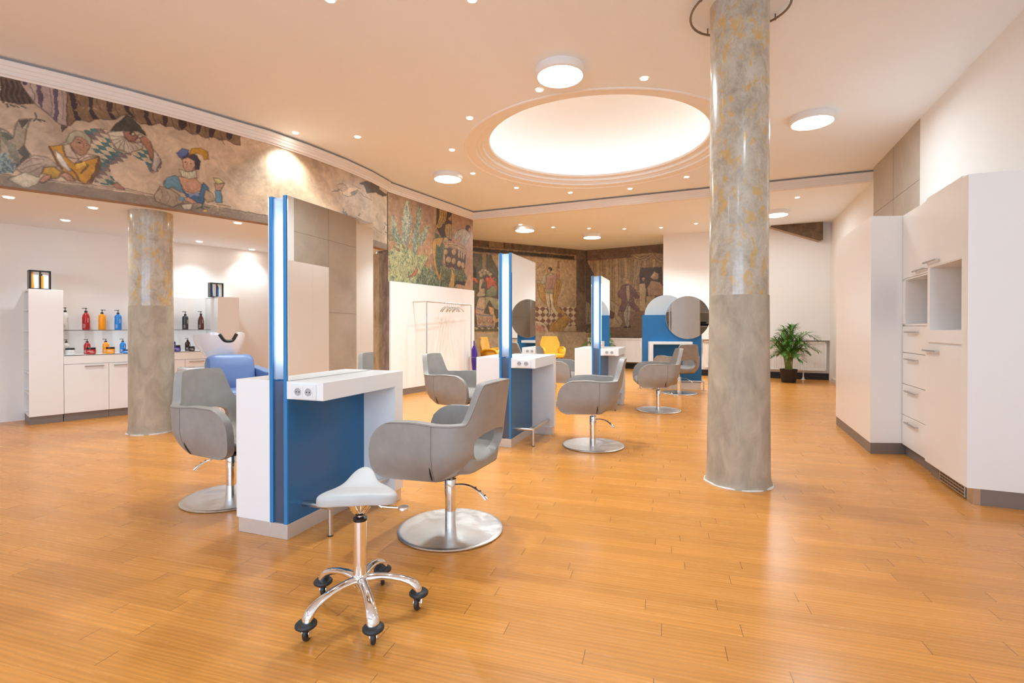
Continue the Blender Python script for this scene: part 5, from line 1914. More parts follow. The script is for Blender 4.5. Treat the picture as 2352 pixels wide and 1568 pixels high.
# ---------------- fresco shapes in wall coordinates (metres along the wall, height)
PAINT = {}
PAINT['W1'] = [
('P',(98, 76, 58),(3.612,3.57,3.727,3.57,3.77,3.457,3.845,3.341,3.726,3.301,3.611,3.3),()),
('S',(60, 44, 40),(3.619,3.508,3.63,3.435,3.615,3.355,3.633,3.296),(0.022,)),
('S',(60, 44, 40),(3.653,3.508,3.665,3.446,3.649,3.365,3.668,3.306),(0.022,)),
('S',(60, 44, 40),(3.688,3.508,3.699,3.457,3.683,3.376,3.703,3.316),(0.022,)),
('S',(60, 44, 40),(3.723,3.508,3.734,3.468,3.718,3.386,3.738,3.326),(0.022,)),
('S',(60, 44, 40),(3.758,3.508,3.77,3.479,3.754,3.397,3.773,3.337),(0.022,)),
('S',(60, 44, 40),(3.794,3.508,3.805,3.49,3.789,3.408,3.809,3.347),(0.022,)),
('P',(172, 148, 134),(3.727,3.586,4.074,3.586,4.079,3.185,4.026,3.188,3.845,3.346,3.77,3.457),((70, 52, 44),)),
('P',(98, 78, 92),(3.854,3.594,3.891,3.595,3.886,3.47,3.906,3.42,3.893,3.305,3.869,3.354,3.861,3.429),()),
('P',(98, 78, 92),(3.751,3.577,3.778,3.581,3.794,3.514,3.77,3.49),()),
('P',(98, 78, 92),(3.977,3.583,4.011,3.582,4.002,3.426,4.014,3.35,4.005,3.211,3.971,3.225,3.985,3.353,3.972,3.463),()),
('S',(98, 78, 92),(3.81,3.558,3.817,3.494,3.845,3.425,3.841,3.379),(0.007,)),
('S',(110, 85, 88),(3.948,3.568,3.952,3.457,3.968,3.36,3.955,3.265),(0.007,)),
('S',(110, 85, 88),(4.04,3.575,4.036,3.482,4.052,3.384,4.043,3.244),(0.006,)),
('P',(85, 65, 56),(4.03,3.189,4.079,3.179,4.034,3.11),()),
('P',(124, 96, 68),(4.07,3.596,4.364,3.585,4.755,3.587,5.197,3.579,5.647,3.586,5.647,3.416,5.568,3.409,5.491,3.436,5.415,3.418,5.353,3.431,5.268,3.392,5.196,3.418,5.126,3.404,5.068,3.433,5.001,3.407,4.946,3.429,4.881,3.408,4.828,3.433,4.754,3.383,4.703,3.389,4.652,3.365,4.563,3.439,4.495,3.414,4.447,3.36,4.419,3.35,4.372,3.337,4.326,3.333,4.28,3.308,4.235,3.272,4.182,3.277,4.138,3.262,4.094,3.195,4.077,3.196),((70, 48, 40),)),
('P',(62, 42, 44),(4.074,3.586,4.113,3.585,4.147,3.436,4.138,3.364,4.182,3.271,4.138,3.259,4.108,3.401),()),
('P',(62, 42, 44),(4.223,3.582,4.272,3.58,4.272,3.474,4.262,3.412,4.317,3.323,4.271,3.308,4.235,3.369,4.24,3.464),()),
('P',(62, 42, 44),(4.368,3.58,4.42,3.578,4.424,3.471,4.419,3.422,4.456,3.366,4.419,3.35,4.382,3.423),()),
('P',(62, 42, 44),(4.51,3.576,4.563,3.574,4.563,3.476,4.612,3.417,4.553,3.436,4.519,3.488),()),
('P',(62, 42, 44),(4.683,3.57,4.734,3.568,4.724,3.464,4.765,3.389,4.723,3.376,4.688,3.453),()),
('P',(62, 42, 44),(4.855,3.581,4.914,3.581,4.897,3.466,4.881,3.41,4.86,3.417),()),
('P',(62, 42, 44),(5.013,3.573,5.08,3.575,5.08,3.482,5.034,3.416,5.001,3.446),()),
('P',(62, 42, 44),(5.185,3.575,5.244,3.574,5.22,3.472,5.196,3.418,5.173,3.431),()),
('P',(62, 42, 44),(5.317,3.576,5.391,3.578,5.366,3.489,5.341,3.413,5.304,3.416),()),
('P',(62, 42, 44),(5.492,3.568,5.569,3.563,5.555,3.475,5.517,3.436,5.485,3.469),()),
('S',(75, 52, 48),(4.139,3.549,4.146,3.482,4.169,3.425),(0.007,)),
('S',(75, 52, 48),(4.299,3.553,4.306,3.484,4.331,3.426),(0.007,)),
('S',(75, 52, 48),(4.443,3.543,4.45,3.473,4.476,3.414),(0.007,)),
('S',(75, 52, 48),(4.583,3.544,4.59,3.472,4.617,3.413),(0.007,)),
('S',(75, 52, 48),(4.765,3.534,4.773,3.46,4.801,3.399),(0.007,)),
('S',(75, 52, 48),(4.936,3.536,4.944,3.461,4.973,3.399),(0.007,)),
('S',(75, 52, 48),(5.103,3.536,5.112,3.459,5.143,3.396),(0.007,)),
('S',(75, 52, 48),(5.268,3.527,5.278,3.449,5.31,3.384),(0.007,)),
('S',(75, 52, 48),(5.428,3.521,5.438,3.441,5.472,3.375),(0.007,)),
('P',(158, 142, 120),(3.609,3.052,3.655,3.031,3.693,2.986,3.725,3.136,3.741,3.163,3.82,3.189,3.784,3.086,3.767,2.927,3.819,2.839,3.747,2.746,3.7,2.671,3.608,2.738),((80, 70, 58),)),
('P',(96, 96, 80),(3.609,3.019,3.655,3.02,3.695,2.975,3.662,2.944,3.624,2.969),()),
('P',(90, 84, 72),(3.724,2.873,3.767,2.927,3.812,2.838,3.739,2.7,3.696,2.708,3.763,2.816,3.735,2.843),()),
('P',(84, 72, 60),(3.733,3.155,3.812,3.182,3.756,3.084),()),
('S',(118, 116, 98),(3.617,2.967,3.654,2.89,3.677,2.797),(0.006,)),
('S',(118, 116, 98),(3.627,2.961,3.663,2.881,3.684,2.791),(0.006,)),
('S',(118, 116, 98),(3.638,2.955,3.673,2.872,3.691,2.785),(0.006,)),
('S',(118, 116, 98),(3.648,2.949,3.682,2.863,3.698,2.778),(0.006,)),
('S',(118, 116, 98),(3.659,2.943,3.691,2.854,3.705,2.772),(0.006,)),
('S',(118, 116, 98),(3.67,2.937,3.7,2.846,3.712,2.766),(0.006,)),
('S',(118, 116, 98),(3.681,2.931,3.71,2.837,3.719,2.76),(0.006,)),
('S',(118, 116, 98),(3.691,2.924,3.719,2.828,3.726,2.754),(0.006,)),
('S',(118, 116, 98),(3.702,2.918,3.728,2.819,3.733,2.748),(0.006,)),
('S',(58, 68, 62),(3.655,3.282,3.66,3.271,3.664,3.26),(0.013,)),
('S',(58, 68, 62),(3.68,3.279,3.691,3.274,3.702,3.27),(0.013,)),
('S',(58, 68, 62),(3.71,3.282,3.722,3.278,3.733,3.274),(0.013,)),
('S',(58, 68, 62),(3.75,3.293,3.765,3.288,3.78,3.283),(0.013,)),
('S',(58, 68, 62),(3.851,3.251,3.852,3.237,3.854,3.223),(0.013,)),
('S',(58, 68, 62),(3.863,3.194,3.873,3.187,3.882,3.179),(0.013,)),
('S',(58, 68, 62),(3.869,3.199,3.889,3.197,3.909,3.194),(0.013,)),
('S',(58, 68, 62),(3.836,3.171,3.844,3.19,3.852,3.209),(0.013,)),
('S',(96, 76, 62),(3.641,3.279,3.702,3.3,3.781,3.3),(0.005,)),
('S',(96, 76, 62),(3.82,3.189,3.852,3.204,3.926,3.19),(0.006,)),
('L',(118, 132, 130),(3.608,2.814,3.677,2.775,3.707,2.694,3.699,2.649,3.607,2.63),((80, 98, 100), (150, 160, 150), 60, 0.05)),
('S',(84, 70, 58),(3.607,2.627,3.746,2.625,3.965,2.631,4.521,2.658,4.783,2.635,5.999,2.615),(0.008,)),
('S',(150, 134, 112),(3.607,2.617,3.965,2.615,4.521,2.639,4.783,2.615,5.999,2.591),(0.012,)),
('H',(184, 164, 134),(4.181,3.166,4.253,3.215,4.362,3.238,4.409,3.227,4.39,3.15,4.446,3.055,4.512,3.023,4.651,3.094,4.702,3.157,4.753,3.083,4.842,3.042,4.837,2.939,4.773,2.861,4.742,2.879,4.691,2.98,4.581,3.021,4.512,2.931,4.398,2.876,4.407,2.781,4.444,2.717,4.482,2.712,4.416,2.663,4.268,2.658,4.296,2.758,4.324,2.859,4.315,2.941,4.252,3.02,4.234,3.11),((52, 98, 98), (112, 88, 88), 0.085)),
('P',(66, 60, 50),(4.404,3.231,4.466,3.327,4.533,3.425,4.582,3.421,4.642,3.352,4.713,3.26,4.631,3.287,4.513,3.254),((40, 36, 32),)),
('P',(190, 174, 148),(4.385,3.209,4.513,3.254,4.528,3.185,4.581,3.15,4.682,3.189,4.676,3.113,4.561,3.034,4.455,3.058,4.408,3.13),((70, 52, 44),)),
('S',(96, 78, 64),(4.523,3.196,4.395,3.175),(0.006,)),
('S',(96, 78, 64),(4.523,3.196,4.408,3.13),(0.006,)),
('S',(96, 78, 64),(4.523,3.196,4.436,3.089),(0.006,)),
('S',(96, 78, 64),(4.523,3.196,4.474,3.062),(0.006,)),
('S',(96, 78, 64),(4.523,3.196,4.513,3.041),(0.006,)),
('S',(96, 78, 64),(4.523,3.196,4.561,3.039),(0.006,)),
('S',(96, 78, 64),(4.523,3.196,4.611,3.065),(0.006,)),
('S',(96, 78, 64),(4.523,3.196,4.651,3.094),(0.006,)),
('S',(96, 78, 64),(4.523,3.196,4.676,3.132),(0.006,)),
('P',(152, 102, 80),(4.513,3.242,4.562,3.267,4.611,3.244,4.641,3.228,4.601,3.167,4.552,3.16,4.518,3.195),((70, 52, 44),)),
('P',(48, 38, 36),(4.603,3.254,4.6,3.243,4.592,3.232,4.581,3.226,4.571,3.226,4.563,3.232,4.56,3.242,4.563,3.254,4.571,3.264,4.582,3.27,4.592,3.271,4.6,3.265),()),
('P',(206, 186, 150),(4.604,3.246,4.602,3.237,4.596,3.229,4.588,3.224,4.58,3.224,4.575,3.229,4.573,3.237,4.575,3.246,4.581,3.254,4.588,3.259,4.596,3.259,4.602,3.254),((70, 52, 44),)),
('P',(206, 186, 150),(4.672,3.241,4.669,3.23,4.661,3.22,4.651,3.215,4.641,3.215,4.634,3.22,4.631,3.23,4.634,3.241,4.641,3.251,4.651,3.257,4.662,3.257,4.669,3.251),((70, 52, 44),)),
('P',(154, 104, 82),(4.646,3.217,4.692,3.255,4.743,3.206,4.764,3.124,4.784,3.053,4.742,3.005,4.702,3.145,4.661,3.178),((70, 52, 44),)),
('P',(176, 158, 144),(4.774,3.126,4.805,3.096,4.837,3.015,4.784,2.888,4.752,2.919),((70, 52, 44),)),
('P',(168, 122, 100),(4.416,2.675,4.454,2.706,4.511,2.669,4.521,2.646,4.454,2.646),((70, 52, 44),)),
('P',(170, 150, 130),(3.707,2.694,3.755,2.77,3.843,2.845,3.924,2.851,4.007,2.79,3.99,2.752,3.907,2.746,3.866,2.648,3.762,2.65),((110, 90, 76),)),
('S',(120, 100, 86),(3.755,2.737,3.826,2.808,3.908,2.825),(0.007,)),
('S',(120, 100, 86),(3.739,2.689,3.81,2.737,3.891,2.777),(0.007,)),
('S',(120, 100, 86),(3.802,2.669,3.858,2.725,3.924,2.772),(0.007,)),
('P',(190, 136, 50),(3.941,2.957,4.042,2.998,4.059,2.881,4.127,2.828,4.315,2.941,4.326,2.86,4.296,2.758,4.25,2.655,4.179,2.647,4.092,2.693,4.041,2.729,3.991,2.821),((70, 52, 44),)),
('S',(104, 72, 48),(4.317,2.929,4.305,2.82,4.25,2.666),(0.018,)),
('S',(104, 72, 48),(4.171,2.861,4.233,2.839,4.179,2.746),(0.018,)),
('S',(104, 72, 48),(4.092,2.774,4.136,2.737,4.161,2.661),(0.018,)),
('S',(104, 72, 48),(3.949,2.953,3.991,2.843,4.032,2.761),(0.018,)),
('P',(112, 78, 50),(4.306,2.915,4.324,2.859,4.296,2.758,4.25,2.661,4.215,2.659,4.269,2.765),()),
('P',(216, 170, 74),(4.127,2.816,4.198,2.867,4.215,2.836,4.144,2.774),()),
('P',(182, 142, 60),(3.882,2.685,3.915,2.748,3.982,2.768,4.032,2.727,4.007,2.664,3.965,2.645,3.923,2.682),((70, 52, 44),)),
('P',(178, 132, 106),(3.866,2.604,3.899,2.666,3.957,2.689,3.956,2.643,3.898,2.599),((70, 52, 44),)),
('P',(178, 132, 106),(4.015,2.7,4.058,2.732,4.109,2.697,4.135,2.65,4.066,2.653),((70, 52, 44),)),
('P',(196, 182, 154),(3.661,2.586,3.778,2.675,3.882,2.64,3.849,2.567,3.801,2.53,3.761,2.529),((110, 96, 80),)),
('P',(206, 196, 180),(3.983,2.932,4.025,2.897,4.058,2.836,4.101,2.753,4.084,2.738,4.033,2.784,3.999,2.857),((110, 96, 84),)),
('P',(190, 166, 142),(4.051,3.006,4.093,3.005,4.162,2.882,4.11,2.882,4.054,2.881),((70, 52, 44),)),
('P',(190, 166, 142),(4.162,2.882,4.216,2.947,4.315,2.941,4.233,2.922,4.127,2.828),((70, 52, 44),)),
('P',(172, 128, 100),(4.115,3.091,4.181,3.12,4.243,3.089,4.247,3.031,4.216,2.953,4.171,2.919,4.128,2.944,4.102,3.007),((70, 52, 44),)),
('P',(166, 156, 128),(4.017,2.992,4.068,3.027,4.085,3.118,4.137,3.161,4.199,3.159,4.248,3.113,4.254,3.032,4.23,3.068,4.181,3.102,4.133,3.096,4.115,3.033,4.059,2.996),((96, 86, 70),)),
('S',(60, 44, 38),(4.15,3.075,4.172,3.068,4.183,3.064),(0.006,)),
('S',(60, 44, 38),(4.207,3.059,4.227,3.052,4.238,3.041),(0.006,)),
('P',(58, 44, 38),(4.174,3.048,4.172,3.045,4.169,3.042,4.165,3.04,4.16,3.04,4.157,3.041,4.156,3.044,4.157,3.047,4.16,3.05,4.165,3.052,4.169,3.052,4.172,3.051),()),
('P',(58, 44, 38),(4.228,3.036,4.227,3.032,4.224,3.029,4.22,3.028,4.216,3.027,4.213,3.029,4.212,3.032,4.213,3.035,4.216,3.038,4.22,3.039,4.224,3.04,4.227,3.038),()),
('S',(110, 74, 58),(4.194,3.053,4.2,3.008,4.185,2.997),(0.005,)),
('S',(110, 60, 52),(4.156,2.988,4.176,2.979,4.191,2.98),(0.006,)),
('P',(156, 136, 112),(4.772,2.62,4.825,2.745,4.933,2.729,5.009,2.679,5.043,2.607,4.943,2.537,4.782,2.572),((70, 52, 44),)),
('S',(112, 92, 74),(4.825,2.72,4.857,2.65,4.825,2.58),(0.007,)),
('S',(112, 92, 74),(4.889,2.707,4.921,2.636,4.878,2.551),(0.007,)),
('S',(112, 92, 74),(4.965,2.683,4.987,2.61),(0.007,)),
('P',(100, 134, 148),(4.857,2.765,4.89,2.848,4.966,2.891,5.021,2.864,5.032,2.775,5.066,2.716,5.01,2.718,4.944,2.757,4.889,2.733),((50, 66, 80),)),
('P',(184, 138, 110),(4.999,2.885,5.101,2.909,5.171,2.898,5.23,2.844,5.218,2.775,5.135,2.724,5.066,2.743,5.021,2.812),((70, 52, 44),)),
('P',(64, 98, 128),(5.032,2.762,5.077,2.716,5.135,2.711,5.212,2.753,5.242,2.874,5.302,2.819,5.314,2.754,5.265,2.69,5.241,2.629,5.182,2.627,5.077,2.673),((40, 52, 70),)),
('P',(130, 134, 160),(5.095,2.736,5.141,2.719,5.194,2.763,5.2,2.711,5.141,2.705,5.106,2.678),()),
('P',(158, 138, 110),(5.266,2.798,5.339,2.773,5.369,2.69,5.289,2.654,5.253,2.701),((70, 52, 44),)),
('P',(196, 186, 156),(5.011,2.973,5.078,2.956,5.171,2.998,5.183,2.914,5.101,2.879,5.021,2.903),((70, 52, 44),)),
('S',(96, 84, 66),(5.025,2.95,5.03,2.879),(0.004,)),
('S',(96, 84, 66),(5.044,2.954,5.048,2.883),(0.004,)),
('S',(96, 84, 66),(5.063,2.959,5.066,2.887),(0.004,)),
('S',(96, 84, 66),(5.083,2.964,5.085,2.892),(0.004,)),
('S',(96, 84, 66),(5.102,2.968,5.103,2.896),(0.004,)),
('S',(96, 84, 66),(5.122,2.973,5.122,2.9),(0.004,)),
('S',(96, 84, 66),(5.142,2.978,5.14,2.904),(0.004,)),
('S',(96, 84, 66),(5.162,2.982,5.159,2.909),(0.004,)),
('P',(194, 150, 122),(5.033,3.089,5.079,3.134,5.148,3.119,5.171,3.058,5.136,2.983,5.078,2.959,5.044,3),((70, 52, 44),)),
('P',(62, 52, 62),(5.033,3.089,5.062,3.162,5.125,3.185,5.184,3.168,5.215,3.109,5.197,3.008,5.162,3.002,5.154,3.1,5.09,3.127),((40, 32, 40),)),
('P',(186, 136, 44),(5.102,3.153,5.125,3.232,5.219,3.268,5.291,3.237,5.301,3.158,5.257,3.144,5.243,3.19,5.184,3.201),((110, 74, 34),)),
('P',(84, 94, 134),(4.978,3.14,5.034,3.21,5.102,3.212,5.09,3.156,5.022,3.097),((50, 54, 84),)),
('P',(58, 40, 38),(5.074,3.067,5.073,3.064,5.069,3.061,5.065,3.059,5.06,3.059,5.057,3.06,5.056,3.062,5.057,3.065,5.06,3.068,5.065,3.07,5.069,3.07,5.073,3.069),()),
('P',(58, 40, 38),(5.128,3.067,5.127,3.064,5.123,3.061,5.119,3.059,5.114,3.059,5.111,3.06,5.11,3.062,5.111,3.065,5.114,3.068,5.119,3.07,5.124,3.071,5.127,3.069),()),
('S',(150, 60, 54),(5.067,3.008,5.084,3.005),(0.006,)),
('S',(120, 82, 66),(5.09,3.071,5.083,3.036),(0.004,)),
('P',(96, 130, 148),(5.369,2.806,5.432,2.819,5.444,2.677,5.375,2.671),((70, 52, 44),)),
('P',(184, 144, 118),(5.376,2.814,5.361,2.887,5.47,2.918,5.428,2.819),((70, 52, 44),)),
('P',(200, 182, 124),(5.349,2.955,5.414,2.96,5.464,2.923,5.388,2.89),((70, 52, 44),)),
('P',(98, 132, 148),(4.998,2.644,5.043,2.679,5.065,2.631,5.009,2.614),()),
('P',(178, 132, 106),(5.048,2.66,5.1,2.677,5.182,2.627,5.123,2.606,5.065,2.624),((70, 52, 44),)),
('P',(186, 172, 146),(5.02,2.577,5.135,2.609,5.123,2.54,5.065,2.526),((70, 52, 44),)),
('S',(52, 74, 56),(5.179,2.56,5.205,2.578,5.231,2.596),(0.012,)),
('S',(52, 74, 56),(5.223,2.586,5.247,2.572,5.271,2.557),(0.012,)),
('S',(52, 74, 56),(5.246,2.597,5.277,2.598,5.309,2.598),(0.012,)),
('S',(52, 74, 56),(5.228,2.572,5.235,2.603,5.242,2.634),(0.012,)),
('P',(196, 164, 64),(5.286,2.552,5.284,2.544,5.277,2.537,5.267,2.534,5.257,2.534,5.25,2.538,5.248,2.545,5.25,2.553,5.258,2.56,5.267,2.563,5.277,2.563,5.284,2.559),()),
('S',(120, 96, 50),(5.388,2.652,5.463,2.657,5.54,2.646),(0.012,)),
('P',(206, 176, 138),(7.099,3.219,7.138,3.148,7.27,3.147,7.458,3.231,7.589,3.341,7.458,3.337,7.332,3.31,7.209,3.206),()),
('S',(104, 84, 68),(6.97,3.158,7.06,3.19,7.099,3.219,7.152,3.212,7.165,3.164,7.27,3.153,7.426,3.219,7.523,3.307),(0.012,)),
('S',(104, 84, 68),(7.073,3.284,7.18,3.325,7.225,3.313,7.27,3.267),(0.01,)),
('S',(104, 84, 68),(7.523,3.307,7.655,3.254,7.841,3.24),(0.011,)),
('S',(104, 84, 68),(7.363,3.36,7.523,3.354,7.563,3.349),(0.009,)),
('S',(104, 84, 68),(7.523,3.285,7.589,3.227),(0.009,)),
('P',(124, 104, 88),(7.332,3.237,7.523,3.339,7.49,3.256,7.363,3.182),()),
('P',(82, 68, 56),(7.54,3.418,7.673,3.498,7.834,3.52,8.091,3.524,8.091,3.478,8.355,3.455,8.18,3.386,7.96,3.398,7.723,3.321,7.683,3.391,7.656,3.439),((50, 40, 34),)),
('S',(120, 98, 76),(7.873,2.828,8.088,2.779,8.315,2.772),(0.01,)),
('S',(120, 98, 76),(7.164,2.867,7.457,2.897,7.654,2.862,7.873,2.828),(0.01,)),
('S',(72, 86, 84),(7.168,2.903,7.178,2.928,7.189,2.952),(0.02,)),
('S',(72, 86, 84),(7.184,2.886,7.223,2.89,7.263,2.894),(0.02,)),
('S',(72, 86, 84),(7.237,2.919,7.208,2.907,7.179,2.896),(0.02,)),
('S',(72, 86, 84),(7.523,2.925,7.538,2.946,7.554,2.968),(0.02,)),
('S',(72, 86, 84),(8.23,2.847,8.246,2.878,8.263,2.91),(0.02,)),
('S',(72, 86, 84),(8.32,2.932,8.293,2.946,8.265,2.96),(0.02,)),
('S',(72, 86, 84),(8.355,2.805,8.315,2.81,8.276,2.814),(0.02,)),
]
